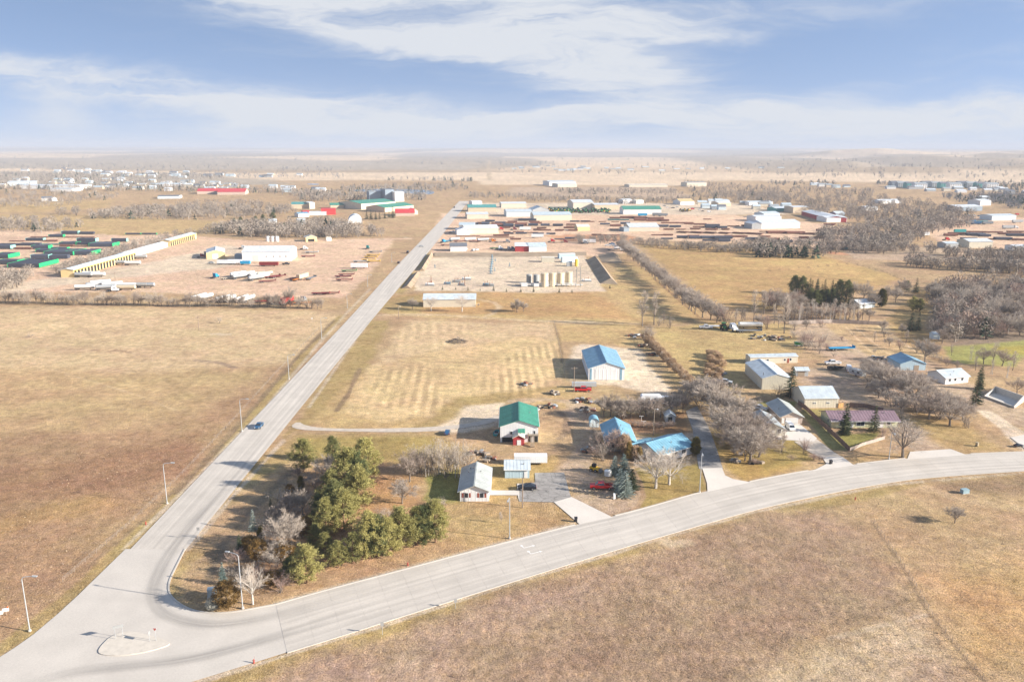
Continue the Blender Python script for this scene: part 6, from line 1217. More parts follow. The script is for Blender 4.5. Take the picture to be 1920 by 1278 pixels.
# ------------------------------------------------------------------ vehicles and yard goods
PA = {'red': (.55,.02,.02), 'black': (.012,.015,.022), 'white': (.80,.80,.80), 'blue': (.03,.10,.20), 'silver': (.45,.47,.48), 'bright': (.02,.30,.55), 'yellow': (.75,.45,.03), 'green': (.02,.20,.05), 'maroon': (.22,.03,.03), 'orange': (.70,.22,.02), 'tan': (.55,.45,.32), 'teal': (.03,.30,.30), 'grey': (.2,.22,.24)}
def paint(c): return mat('paint_' + c, PA[c], .28, var=.04, spec=.5)
M_tyre = mat('tyre', (.015,.015,.015), .85); M_rim = mat('rim', (.40,.40,.42), .35, metal=.7); M_lamp = mat('headlamp', (.75,.75,.70), .2); M_tail = mat('tail_lamp', (.45,.01,.01), .3)
MC = {}
def cached(key, fn):
    if key not in MC: MC[key] = fn()
    return MC[key]
def wheels(t, xs, y0, y1, r=.36, wd=.24):
    ty = cached(('ty', r, wd), lambda: MB().tube((0,-wd/2,0), (0,wd/2,0), r, r, 14).mesh('wheel', M_tyre)); rm = cached(('rm', r, wd), lambda: MB().tube((0,-wd/2-.012,0), (0,wd/2+.012,0), r*.58, r*.58, 10).mesh('rim', M_rim))
    for x in xs:
        for y in (y0, y1):
            w = put('wheel', ty, t, (x, y, r)); put('rim', rm, w)
def car(label, px, py, col, rz, kind='sedan', group=None, sc=1.0, pos=None):
    p = pos or G(px, py); nm = {'sedan': 'parked_car', 'pickup': 'pickup_truck', 'van': 'van'}[kind]; t = thing(nm, label, {'sedan': 'car', 'pickup': 'pickup', 'van': 'van'}[kind], (p.x, p.y, .05), rz, group, sc); m = paint(col)
    L_ = {'sedan': 4.7, 'pickup': 5.8, 'van': 5.2}[kind]; h = L_/2
    def body():
        mb = MB(); hw = .92
        if kind == 'sedan':
            pr = [(-h,.45),(-h+.15,.30),(h-.2,.30),(h,.5),(h-.05,.78),(h-.9,.95),(-h+.55,1.0),(-h+.05,.95)]; mb.side(pr, -hw, hw, [.06,.1,.1,.08,.06,.03,.03,.06])
            mb.side([(h-1.25,.95),(h-2.05,1.44),(-h+1.35,1.47),(-h+.35,1.0)], -hw+.02, hw-.02, [.04,.2,.2,.06])
        elif kind == 'van':
            mb.side([(-h,.35),(h-.1,.35),(h,.8),(h-.5,1.1),(h-1.2,1.9),(h-1.5,2.0),(-h+.1,2.0),(-h,1.8)], -hw, hw, [.05,.05,.05,.03,.15,.18,.18,.1])
        else:
            mb.side([(-h,.50),(h-.15,.45),(h,.6),(h-.05,1.05),(h-1.25,1.16),(h-1.35,1.16),(-h+2.05,1.16),(-h+2.05,.98),(-h+2.0,.72),(-h+.02,.72)], -.98, .98, [.05,.08,.06,.05,.03,.03,.03,.03,.03,.03])
            mb.side([(h-1.35,1.14),(h-2.05,1.80),(h-3.55,1.82),(h-3.80,1.14)], -.94, .94, [.03,.18,.18,.05])
            for s in (-1, 1): mb.box(-h+.02, -h+2.05, min(s*.98, s*.86), max(s*.98, s*.86), .72, 1.14)
            mb.box(-h, -h+.08, -.97, .97, .72, 1.13)
        return mb.mesh('body', m)
    put('body', cached((kind, col), body), t)
    def glass():
        mb = MB()
        if kind == 'sedan':
            mb.side([(h-1.40,1.0),(h-2.05,1.38),(-h+1.40,1.40),(-h+.75,1.03)], -.93, .93, [.07,.19,.19,.07])
        elif kind == 'van': mb.side([(h-.62,1.2),(h-1.18,1.84),(h-2.4,1.86),(h-2.4,1.25)], -.925, .925, [.05,.17,.17,.04])
        else: mb.side([(h-1.52,1.20),(h-2.10,1.74),(h-3.48,1.75),(h-3.62,1.20)], -.955, .955, [.05,.18,.18,.05])
        return mb.mesh('windows', M_glass)
    put('windows', cached((kind, 'g'), glass), t)
    def screen():
        return (MB().add([(h-1.28,-.72,1.0),(h-1.28,.72,1.0),(h-2.0,.62,1.43),(h-2.0,-.62,1.43)], [(0,1,2,3)]) if kind == 'sedan' else MB().add([(h-1.36,-.8,1.2),(h-1.36,.8,1.2),(h-1.98,.7,1.76),(h-1.98,-.7,1.76)], [(0,1,2,3)]) if kind == 'pickup' else MB().add([(h-.5,-.8,1.2),(h-.5,.8,1.2),(h-1.05,.7,1.84),(h-1.05,-.7,1.84)], [(0,1,2,3)])).mesh('windscreen', M_glass)
    put('windscreen', cached((kind, 's'), screen), t)
    hl = cached((kind, 'hl'), lambda: MB().box(h-.14, h+.015, -.14, .14, .62, .80).mesh('headlight', M_lamp)); tl = cached((kind, 'tl'), lambda: MB().box(-h-.015, -h+.1, -.12, .12, .72, .95).mesh('tail_light', M_tail))
    for y in (-.66, .66): put('headlight', hl, t, (0, y, 0)); put('tail_light', tl, t, (0, y, 0))
    wheels(t, (-h+1.0, h-.95), -.82, .82, .34 if kind == 'sedan' else .39); return t
PI = math.pi
car('red pickup truck parked beside the blue spruces', 1129, 915.5, 'red', PI - .05, 'pickup', sc=1.05)
car('dark blue car parked on the asphalt pad', 989, 917, 'black', PI + .03, 'sedan', sc=1.05)
car('red pickup truck parked behind the row of bare trees', 1094, 733, 'red', 0.0, 'pickup', sc=1.05)
car('small blue car driving on the main road', 487, 802, 'blue', -PI/2 - .0, 'sedan'); car('small blue car parked on the gravel farm drive', 840, 813, 'blue', PI/2, 'sedan', sc=.85)
car('dark car on the main road beside the truck yard, nearer one', 748, 494, 'black', PI/2); car('dark car on the main road beside the truck yard, farther one', 765, 475, 'black', PI/2, 'van'); car('silver car crossing near the far end of the well pad road', 790, 463, 'silver', .1)
car('dark car far along the main road', 852, 390, 'black', PI/2, 'van'); car('white van parked before the tan garage', 1482, 803, 'white', -PI/2, 'van'); car('white pickup behind the grey roofed house', 1425, 767, 'white', 2.4, 'pickup')
car('white pickup in the dirt lot beside the small dark boat', 1562, 682, 'white', PI + .05, 'pickup', sc=1.1); car('white van with a pink tarp in the dirt lot', 1592, 693, 'white', PI/2 - .3, 'van', sc=1.1); car('old pale truck in the reeds beside the beige barn', 1359, 718, 'silver', -.35, 'pickup')
car('dark car at the right edge of the photo by the driveway', 1911, 835, 'black', .2, 'sedan', sc=.6); car('white pickup at the left end of the trailer row', 1324, 615, 'white', 0, 'pickup', sc=1.1); car('dark sedan in the truck yard before the shop', 397, 495, 'silver', 0, 'sedan'); car('dark sedan right of the truck shop', 537, 497, 'black', 0, 'pickup')
for i, (x, y, c, k, r) in enumerate(sorted([(873,469,'white','pickup',1.2),(894,470,'white','pickup',1.2),(888,471,'silver','van',1.2),(850,436,'white','pickup',0),(845,437,'grey','sedan',0),(1148,458,'blue','pickup',.4),(1160,456,'black','sedan',.3),(1166,459,'grey','pickup',0),(1152,461,'silver','sedan',.1),(1172,461,'blue','van',.2),(1140,461,'white','pickup',0),
    (1246,386,'grey','sedan',0),(1252,389,'white','sedan',0),(1262,390,'black','pickup',0),(1270,388,'silver','sedan',0),(1299,392,'red','van',0),(1312,393,'white','sedan',0),(1318,396,'black','sedan',0),(1335,388,'white','pickup',0),(1342,391,'silver','sedan',0),(1330,397,'white','van',0),(1826,403,'white','pickup',0),(1836,404,'blue','sedan',0),(1818,402,'silver','sedan',0),(1843,406,'white','van',0),(1908,401,'red','van',0)])):
    car('small %s %s, %s from the left in the far parking lots' % (c, 'car' if k == 'sedan' else k, nth(i + 1)), x, y, c, r, k, 'vehicles in the far parking lots')
# trailers
def trailer(label, px, py, kind, rz, col='white', group=None, sc=1.0, L_=None):
    p = G(px, py); nm = {'tanker': 'tank_trailer', 'box': 'box_trailer', 'flat': 'flatbed_trailer', 'semi': 'semi_tractor', 'camper': 'camper_trailer'}[kind]
    t = thing(nm, label, {'tanker': 'trailer', 'box': 'trailer', 'flat': 'trailer', 'semi': 'truck', 'camper': 'camper'}[kind], (p.x, p.y, .02), rz, group, sc)
    m = paint(col)
    if kind == 'tanker':
        def f():
            mb = MB(); n = 14; secs = [(-6.2,.35),(-6.0,1.0),(-5.6,1.22),(5.4,1.22),(5.8,1.0),(6.0,.35)]; vs = []; fs = []
            for x, r in secs:
                for i in range(n): a = 2*PI*i/n; vs.append((x, r*math.cos(a), 2.25 + r*.95*math.sin(a)))
            for k in range(len(secs)-1):
                for i in range(n): fs.append((k*n+i, (k+1)*n+i, (k+1)*n+(i+1)%n, k*n+(i+1)%n))
            fs += [tuple(range(n)), tuple(range((len(secs)-1)*n, len(secs)*n))[::-1]]; mb.add(vs, fs); return mb.mesh('barrel', mat('tank_' + col, PA[col], .3, var=.08, metal=.25))
        put('barrel', cached(('tk', col), f), t); put('frame', cached('tkf', lambda: MB().box(-6,5.6,-.5,.5,.85,1.1).box(-5.5,5.3,-.25,.25,3.35,3.45).box(3.2,3.4,-.6,-.4,0,.9).box(3.2,3.4,.4,.6,0,.9).mesh('frame', mat('chassis', (.04,.04,.04), .7))), t)
        wheels(t, (-5.2, -4.0), -.95, .95, .5, .5)
    elif kind == 'box':
        l = L_ or 12; put('body', cached(('bx', col, l), lambda: MB().box(-l/2, l/2, -1.25, 1.25, 1.1, 3.8).mesh('body', mat('trailer_' + col, PA[col], .45, var=.08, rib=('X', .6, .03)))), t)
        put('frame', cached(('bxf', l), lambda: MB().box(-l/2+.2, l/2-.2, -.5, .5, .8, 1.09).box(l*.28, l*.3, -.7, -.5, 0, .8).box(l*.28, l*.3, .5, .7, 0, .8).mesh('frame', mat('chassis', (.04,.04,.04), .7))), t); wheels(t, (-l/2+1.4, -l/2+2.6), -.95, .95, .5, .5)
    elif kind == 'flat':
        l = L_ or 11; put('deck', cached(('fl', col, l), lambda: MB().box(-l/2, l/2, -1.2, 1.2, 1.0, 1.2).box(-l/2, l/2, -.45, .45, .75, .99).box(l/2-.15, l/2, -1.2, 1.2, 1.21, 2.0).mesh('deck', mat('deck_' + col, PA[col], .7, var=.25))), t); wheels(t, (-l/2+1.4, -l/2+2.6), -.95, .95, .5, .5)
    elif kind == 'semi':
        put('cab', cached(('sm', col), lambda: MB().side([(-1.3,.9),(2.6,.8),(2.65,1.7),(1.3,1.95),(.9,2.9),(-.9,3.3),(-1.3,3.2)], -1.15, 1.15, [.05,.1,.15,.08,.18,.2,.1]).mesh('cab', m)), t); put('windows', cached('smw', lambda: MB().add([(1.26,-.9,2.05),(1.26,.9,2.05),(.93,.85,2.8),(.93,-.85,2.8)], [(0,1,2,3)]).side([(1.1,2.0),(.85,2.7),(.0,2.75),(.0,2.0)], -1.16, 1.16, [.08,.17,.17,.05]).mesh('windows', M_glass)), t)
        put('frame', cached('smf', lambda: MB().box(-4.2,1.5,-.45,.45,.7,.98).box(-3.6,-2.2,-.6,.6,1.0,1.2).tube((-1.45,-1.0,.9),(-1.45,-1.0,3.6),.09,.09,6).tube((-1.45,1.0,.9),(-1.45,1.0,3.6),.09,.09,6).mesh('frame', mat('chassis', (.04,.04,.04), .7))), t); wheels(t, (1.7, -2.4, -3.6), -.95, .95, .5, .5)
    else:
        put('body', cached(('cp', col), lambda: MB().side([(-3.2,.6),(2.8,.5),(3.4,1.2),(3.1,2.4),(2.4,2.85),(-2.9,2.9),(-3.3,2.5)], -1.2, 1.2, [.03,.05,.08,.08,.12,.12,.06]).mesh('body', mat('camper_' + col, PA[col], .45, var=.1))), t)
        put('windows', cached('cpw', lambda: MB().box(-1.8,-.6,-1.22,1.22,1.5,2.1).box(.8,1.8,-1.22,1.22,1.5,2.1).mesh('windows', M_glass)), t); put('stripe', cached('cps', lambda: MB().box(-2.9,2.6,-1.23,1.23,1.05,1.2).mesh('stripe', paint('maroon'))), t)
        put('hitch', cached('cph', lambda: MB().tube((2.9,-.5,.5),(4.3,0,.5),.06,.06,5).tube((2.9,.5,.5),(4.3,0,.5),.06,.06,5).mesh('hitch', mat('chassis', (.04,.04,.04), .7))), t); wheels(t, (-.2,), -1.05, 1.05, .36)
    return t
trailer('white gooseneck trailer body behind the light blue garage', 996, 869, 'box', 0, 'white', sc=(.98, 1, .72), L_=9.5)
trailer('old white camper behind the row of bare trees, left one', 1222, 756, 'camper', 0, 'white', sc=1.15); trailer('old white camper behind the row of bare trees, right one', 1246, 757, 'camper', PI, 'white', sc=1.0)
trailer('small silver camper with a red panel in the dirt lot', 1608, 703, 'camper', PI/2 + .5, 'silver', sc=.95); trailer('light blue flat trailer behind the far red pickup', 1096, 726, 'box', 0, 'silver', sc=(.75, .6, .55))
trailer('long tanker trailer beside the white semi under the cottonwoods', 1407, 615, 'tanker', PI, 'white', sc=1.0); trailer('white semi tractor parked nose out in the trailer row', 1375, 619, 'semi', -PI/2 + .2, 'white', sc=1.15)
trailer('white flat trailer in the trailer row', 1340, 614, 'flat', 0, 'white', L_=9); trailer('low grey lowboy trailer in front of the tanker', 1405, 622, 'flat', 0, 'grey', L_=12)
trailer('blue flatbed with yellow digger arm in the dirt lot', 1578, 655, 'flat', .1, 'bright', sc=1.05)
k = 0
for (x, y, r, kd, c) in sorted([(182,521,0,'tanker','white'),(158,521.5,0,'tanker','silver'),(172,519,0,'tanker','white'),(160,545,.1,'tanker','white'),(182,540,.6,'tanker','silver'),(190,536,.6,'tanker','white'),(200,545,.3,'tanker','silver'),(228,541,.0,'tanker','white'),(238,546,0,'tanker','tan'),(212,539,.5,'tanker','white'),(262,541,0,'tanker','white'),(274,541,.0,'tanker','silver'),(215,548,.2,'semi','white'),(222,498,0,'tanker','silver'),(250,499,0,'tanker','white'),(262,487,.1,'tanker','silver'),(235,485,.1,'semi','white'),
    (448,519,.9,'tanker','white'),(452,523,.9,'tanker','silver'),(464,519,.9,'tanker','white'),(484,520,.9,'tanker','white'),(482,526,.9,'tanker','silver'),(492,523,.9,'tanker','white'),(498,519,.9,'tanker','tan'),(430,524,.7,'flat','tan'),(502,530,.4,'flat','maroon'),(512,521,.8,'flat','maroon'),(522,521,.8,'flat','maroon'),(556,524,1.0,'flat','maroon'),(560,526,1.2,'flat','orange'),(568,524,1.3,'box','tan'),(584,524,1.3,'flat','grey'),(405,522,1.3,'semi','bright'),(380,484,.3,'semi','maroon'),(388,480,.8,'semi','blue'),(457,468,0,'semi','silver'),(572,469,0,'semi','white'),(585,475,0,'flat','silver'),(578,483,0,'flat','maroon'),
    (375,563,1.2,'tanker','white'),(386,563,1.2,'tanker','white'),(420,566,1.2,'tanker','white'),(432,566,1.4,'tanker','white'),(455,566,1.3,'tanker','white'),(467,566,1.3,'tanker','white'),(495,568,.2,'flat','red'),(538,570,1.3,'box','red'),(570,566,1.4,'semi','grey'),(566,571,.2,'flat','orange'),
    (674,504,0,'box','white'),(704,474,0,'flat','grey'),(700,480,0,'flat','yellow'),(696,484,0,'flat','yellow'),(692,489,0,'flat','yellow'),(676,492,0,'flat','silver'),(700,492,0,'flat','yellow'),(690,467,PI/2,'semi','teal'),(650,517,.1,'flat','maroon'),(644,521,.1,'flat','maroon'),(646,527,0,'flat','maroon'),(655,510,0,'flat','green'),(620,552,0,'flat','maroon'),(602,553,0,'flat','maroon')]):
    k += 1; kk = {'tanker': 'rounded tank trailer', 'flat': 'flatbed trailer', 'semi': 'semi tractor', 'box': 'box trailer'}[kd]
    trailer('%s %s, %s vehicle from the left in the left truck yard' % ('pale' if c == 'white' else c, kk, nth(k)), x, y, kd, r, c, 'trucks and trailers of the left yard')
trailer('long white tent like trailer before the yellow shop', 425, 497, 'box', 0, 'white', sc=(1.1, 1, .9)); trailer('second long white trailer touching the bright blue container', 441, 496, 'box', 0, 'white', sc=(.9, 1, .9))
trailer('bright blue shipping container before the truck shop', 461, 497.5, 'box', 0, 'bright', sc=(.6, 1, .8)); trailer('red and white container with a blue roof before the truck shop', 505, 500, 'box', 0, 'maroon', sc=(1.15, 1, .85))
k = 0
for (x, y, r, kd, c) in sorted([(853,452,.8,'tanker','silver'),(862,454,0,'flat','maroon'),(882,452,.6,'tanker','white'),(890,454,0,'flat','rust' if False else 'maroon'),(906,453,.5,'tanker','silver'),(925,454,0,'semi','orange'),(938,455,0,'flat','grey'),(952,455,0,'semi','grey'),(832,455,1,'semi','bright'),(842,453,1,'flat','bright'),(838,461,0,'flat','maroon'),(930,467,0,'flat','green'),(938,468,0,'semi','white'),(946,469,0,'flat','blue'),(955,469,0,'semi','silver'),(962,469,0,'semi','blue'),(985,432,0,'box','white'),(940,431,0,'semi','red'),(965,431,0,'semi','maroon'),(1008,446,0,'box','white'),(1020,441,0,'flat','white'),(1105,456,0,'box','white'),(1098,457,0,'semi','grey'),(1036,454,0,'semi','red'),(1046,455,0,'flat','tan'),(1060,455,0,'semi','maroon'),(1164,467,0,'box','white'),(1176,470,0,'box','white'),(1150,469,0,'flat','grey'),(1205,405,0,'box','bright'),(1232,404,0,'box','grey'),(1243,405,0,'box','grey'),(1820,417,0,'box','bright'),(1830,419,0,'box','blue'),(1800,421,0,'flat','maroon'),(1842,418,0,'box','teal'),(1852,419,0,'box','grey'),(1848,407,0,'box','bright'),(1800,435,0,'box','teal'),(1776,449,0,'semi','red'),(1890,427,0,'box','silver'),(1905,426,0,'semi','white'),(1908,416,0,'box','silver'),(1690,448,.2,'flat','maroon'),(1735,441,.6,'box','silver')]):
    k += 1; kk = {'tanker': 'tank trailer', 'flat': 'flat trailer', 'semi': 'truck cab', 'box': 'box trailer'}[kd]
    trailer('%s %s, %s from the left among trucks of the far industrial yards' % ('pale' if c == 'white' else c, kk, nth(k)), x, y, kd, r, c, 'trucks and trailers of the industrial yards')
# green farm machines
def tractor(label, px, py, rz, col='green', group=None, sc=1.0):
    p = G(px, py); t = thing('farm_tractor', label, 'tractor', (p.x, p.y, 0), rz, group, sc); m = paint(col)
    put('hood', cached(('trh', col), lambda: MB().side([(-.2,1.0),(2.2,.9),(2.3,1.6),(-.2,1.9)], -.45, .45, [0,.05,.1,.05]).mesh('hood', m)), t); put('cab', cached('trc', lambda: MB().box(-1.6,-.15,-.75,.75,1.2,2.75).mesh('cab', M_glass)), t); put('cab_roof', cached(('trr', col), lambda: MB().box(-1.75,0,-.85,.85,2.76,2.95).mesh('cab_roof', m)), t)
    ty = cached('trw', lambda: MB().tube((0,-.3,0),(0,.3,0),.95,.95,14).mesh('wheel', M_tyre)); ty2 = cached('trw2', lambda: MB().tube((0,-.2,0),(0,.2,0),.6,.6,12).mesh('wheel', M_tyre)); rm = cached('trm', lambda: MB().tube((0,-.32,0),(0,.32,0),.5,.5,10).mesh('rim', paint('yellow')))
    for y in (-1.05, 1.05): w = put('wheel', ty, t, (-1.2, y, .95)); put('rim', rm, w); w = put('wheel', ty2, t, (1.6, y*.85, .6)); put('rim', rm, w, sc=.6)
tractor('green farm tractor in the trailer row by the lane head', 1358, 617, -PI/2, sc=1.15)
for i in range(34):
    x = 1032 + i*3.35; tractor('green tractor or implement, %s from the left in the dealer lot' % nth(i + 1), x, 395 + (i*7 % 5)*1.1 - abs(i - 17)*.08, random.uniform(0, 6), 'green', 'green machines of the dealer lot', random.uniform(1.1, 1.7))
for i in range(5): tractor('yellow and green machine, %s from the left in the far equipment lot' % nth(i + 1), 1276 + i*4, 395 + (i % 2)*1.5, random.uniform(0, 6), ['yellow', 'green'][i % 2], 'machines in the far equipment lot', 1.3)
# skid steer, tank, boat, junk
p = G(1116, 882); t = thing('skid_steer', 'small yellow skid steer loader beside the bare bushes', 'loader', p, -.5); ym = paint('yellow')
MB().side([(-1.2,.4),(1.0,.4),(1.0,1.0),(.3,1.1),(-1.2,1.3)], -.75, .75).build('body', ym, t); MB().box(-.7,.4,-.5,.5,1.3,2.1).build('cab', mat('cage', (.03,.03,.03), .7), t)
for s in (-.85, .85): MB().add([(-1.1,s-.07,1.5),(-1.1,s+.07,1.5),(1.6,s+.07,.8),(1.6,s-.07,.8),(-1.1,s-.07,1.3),(-1.1,s+.07,1.3),(1.6,s+.07,.6),(1.6,s-.07,.6)], [(0,1,2,3),(7,6,5,4),(0,3,7,4),(2,1,5,6)]).build('lift_arm', ym, t)
MB().side([(1.5,.1),(2.3,.1),(1.6,.9),(1.5,.9)], -.9, .9).build('bucket', mat('bucket_steel', (.15,.14,.13), .6), t); wheels(t, (-.7,.6), -.85, .85, .42, .3)
p = G(1141, 891); t = thing('water_tank', 'round pale water tank beside the blue spruces', 'tank', p); MB().tube((0,0,.1),(0,0,1.5),.95,1.0,14).tube((0,0,1.5),(0,0,1.8),1.0,.3,14).build('shell', M_tw, t); MB().tube((0,0,1.8),(0,0,1.95),.25,.25,10).build('lid', mat('lid', (.3,.3,.28), .6), t)
def boat(label, px, py, rz, m, sc):
    p = G(px, py); t = thing('boat', label, 'boat', (p.x, p.y, .3), rz, None, sc)
    v = []; fs = []
    for x, w, z0 in ((-2.4,.9,.1),(0,1.0,0),(1.6,.75,.1),(2.7,.05,.5)): v += [(x,-w,.85),(x,-w*.6,z0),(x,w*.6,z0),(x,w,.85)]
    for i in range(3): fs += [(4*i+j, 4*i+4+j, 4*i+5+j, 4*i+1+j) for j in range(3)]
    fs.append((0,1,2,3)); MB().add(v, fs).build('hull', m, t); MB().box(-2.2,1.3,-.7,.7,.35,.4).build('deck', mat('boat_deck', (.5,.5,.48), .7), t); MB().box(-.2,.0,-.6,.6,.4,1.1).build('windscreen', M_glass, t)
boat('small dark boat on the dirt lot before the white pickup', 1567, 692, .1, paint('black'), 1.3); boat('small teal boat beside the green roofed building', 932, 815, 1.4, paint('teal'), .9)
p = G(1498, 648); t = thing('hay_spreader', 'green rounded farm wagon beside the leafless scrub', 'wagon', p); MB().side([(-1.6,.8),(1.6,.8),(1.9,2.0),(-1.9,2.0)], -1, 1, [.2,.2,0,0]).build('hopper', paint('green'), t); MB().box(-1.7,1.7,-.9,.9,.55,.78).build('frame', paint('white'), t); wheels(t, (-1,1), -.95, .95, .4)
def pile(name, label, px, py, r, h, m, n, kind='log'):
    p = G(px, py); t = thing(name, label, 'pile', p); R = random.Random(px)
    for i in range(n):
        a = R.random()*6.28; q = R.random()**.5*r; z = (1 - q/r)*h*R.random(); l = R.uniform(.8, 2.2); d = R.random()*6.28; e = R.uniform(-.25, .35)
        c = Vector((math.cos(a)*q, math.sin(a)*q*.8, z + .15))
        u = Vector((math.cos(d)*l/2, math.sin(d)*l/2, e))
        if kind == 'log': MB().tube(c - u, c + u, R.uniform(.06,.16), R.uniform(.03,.1), 5).build('branch', m, t)
        else: MB().box(-R.uniform(.3,1.1), R.uniform(.3,1.1), -R.uniform(.2,.7), R.uniform(.2,.7), -.15, R.uniform(.1,.5)).build('scrap', R.choice(m), t, c, d)
pile('brush_pile', 'dark round brush pile in the hay field', 859, 641, 4.6, 2.6, M_bark, 110)
JM = [M_rust, M_tankg, M_wood, M_bark, M_dark, M_wood, M_bark, paint('silver')]
for i, (x, y, r, n) in enumerate(sorted(((1098,752,4,26),(1102,768,3,20),(1040,738,2,14),(1035,762,2.2,14),(1012,766,1.6,10),(1430,632,7,22),(1462,634,7,22),(1198,630,5,24),(1215,648,4,22),(1232,664,4,18),(985,722,3,12),(1342,700,4,20),(1108,845,2.5,16),(900,852,3,10),(915,862,2.4,8),(1650,670,4,14),(1380,864,1.4,8),(1421,866,1.5,10)))):
    pile('scrap_pile', 'low heap of scrap and lumber, %s from the left of the heaps round the houses' % nth(i + 1), x, y, r, 1.0, JM, n, 'scrap')
# pipe stacks
M_pipe = {'blue': mat('pipe_slate', (.075,.085,.115), .55, var=.2, rnd=.25), 'rust': mat('pipe_rust', (.20,.095,.07), .7, var=.3, rnd=.3), 'teal': mat('pipe_teal', (.10,.20,.20), .6, var=.2, rnd=.2)}
M_cap = mat('green_cap', (.02,.42,.15), .5); M_capb = mat('pale_cap', (.25,.55,.50), .5)
def stackmesh(L_, cols, rows, c):
    def f():
        mb = MB(); r = .36
        for k in range(rows):
            for j in range(cols):
                y = j*2*r*1.02; z = .35 + r + k*2*r; mb.tube((-L_/2,y,z), (L_/2,y,z), r, r, 6)
        return mb.mesh('pipes', M_pipe[c])
    return cached(('st', L_, cols, rows, c), f)
def stack(label, x0, x1, py, depth, rows, c, cap, group, rz=0):
    p = G((x0 + x1)/2, py); L_ = (x1 - x0)/PM(py); base = 13.0; cols = max(3, int(depth/.74)); me = stackmesh(base, cols, rows, c)
    t = thing('pipe_stack', label, 'pipe stack', (p.x, p.y, 0), rz, group, (L_/base, 1, 1)); o = put('pipes', me, t)
    sk = cached(('sk', cols), lambda: MB().box(-4,-3.7,-.3,cols*.74,0,.35).box(3.7,4,-.3,cols*.74,0,.35).mesh('rail', M_wood)); put('rail', sk, t)
    if cap:
        cm = cached(('cap', cols, rows, cap), lambda: MB().box(6.45,6.62,-.4,cols*.74-.35,.35,.4+rows*.72).mesh('end_cap', M_cap if cap == 1 else M_capb)); put('end_cap', cm, t); put('end_cap', cm, t, (-13.07, 0, 0))
k = 0
for (x0, x1, y, dp, rw, c, cap) in sorted([(116,147,441,5,4,'blue',2),(150,176,441,4,3,'blue',0),(92,119,446.5,5,3,'blue',1),(58,92,447.5,2,1,'rust',0),(120,150,447.5,2,1,'rust',0),(150,177,447.5,2,1,'rust',0),(18,47,455,2,1,'rust',0),(49,82,453.5,5,3,'blue',2),(82,108,455,2,2,'rust',0),(145,180,455,6,4,'blue',2),(210,238,455,4,4,'blue',2),
    (0,40,462,3,2,'blue',0),(40,76,462.5,4,3,'blue',0),(80,112,461,3,1,'teal',1),(112,145,461,8,3,'blue',1),(112,138,464,3,2,'rust',0),(143,182,461,5,3,'blue',1),(168,212,464.5,14,4,'blue',1),(138,170,464.5,2,1,'rust',0),(-10,21,469,8,4,'blue',2),(26,60,469.5,3,2,'rust',0),(60,92,469,7,4,'blue',1),(97,127,471,5,3,'blue',1),(135,172,471,2,1,'rust',0),(170,192,471.5,2,2,'blue',0),
    (68,105,475,8,3,'blue',1),(84,138,480.5,22,4,'blue',1),(125,173,480,16,4,'blue',1),(-14,17,486.5,16,4,'blue',1),(59,92,487,6,4,'blue',2),(96,128,487,5,4,'blue',0),(-6,34,498,10,4,'blue',1),(16,75,504,26,4,'blue',1),(236,264,441.5,2,2,'blue',1),(267,294,441.5,2,2,'blue',1)]):
    k += 1; stack('%s pipe stack%s, %s from the left in the left pipe yard' % ('slate' if c == 'blue' else c, ' with green end caps' if cap == 1 else ' with pale end caps' if cap else '', nth(k)), x0, x1, y, dp, rw, c, cap, 'pipe stacks of the left yard')
k = 0
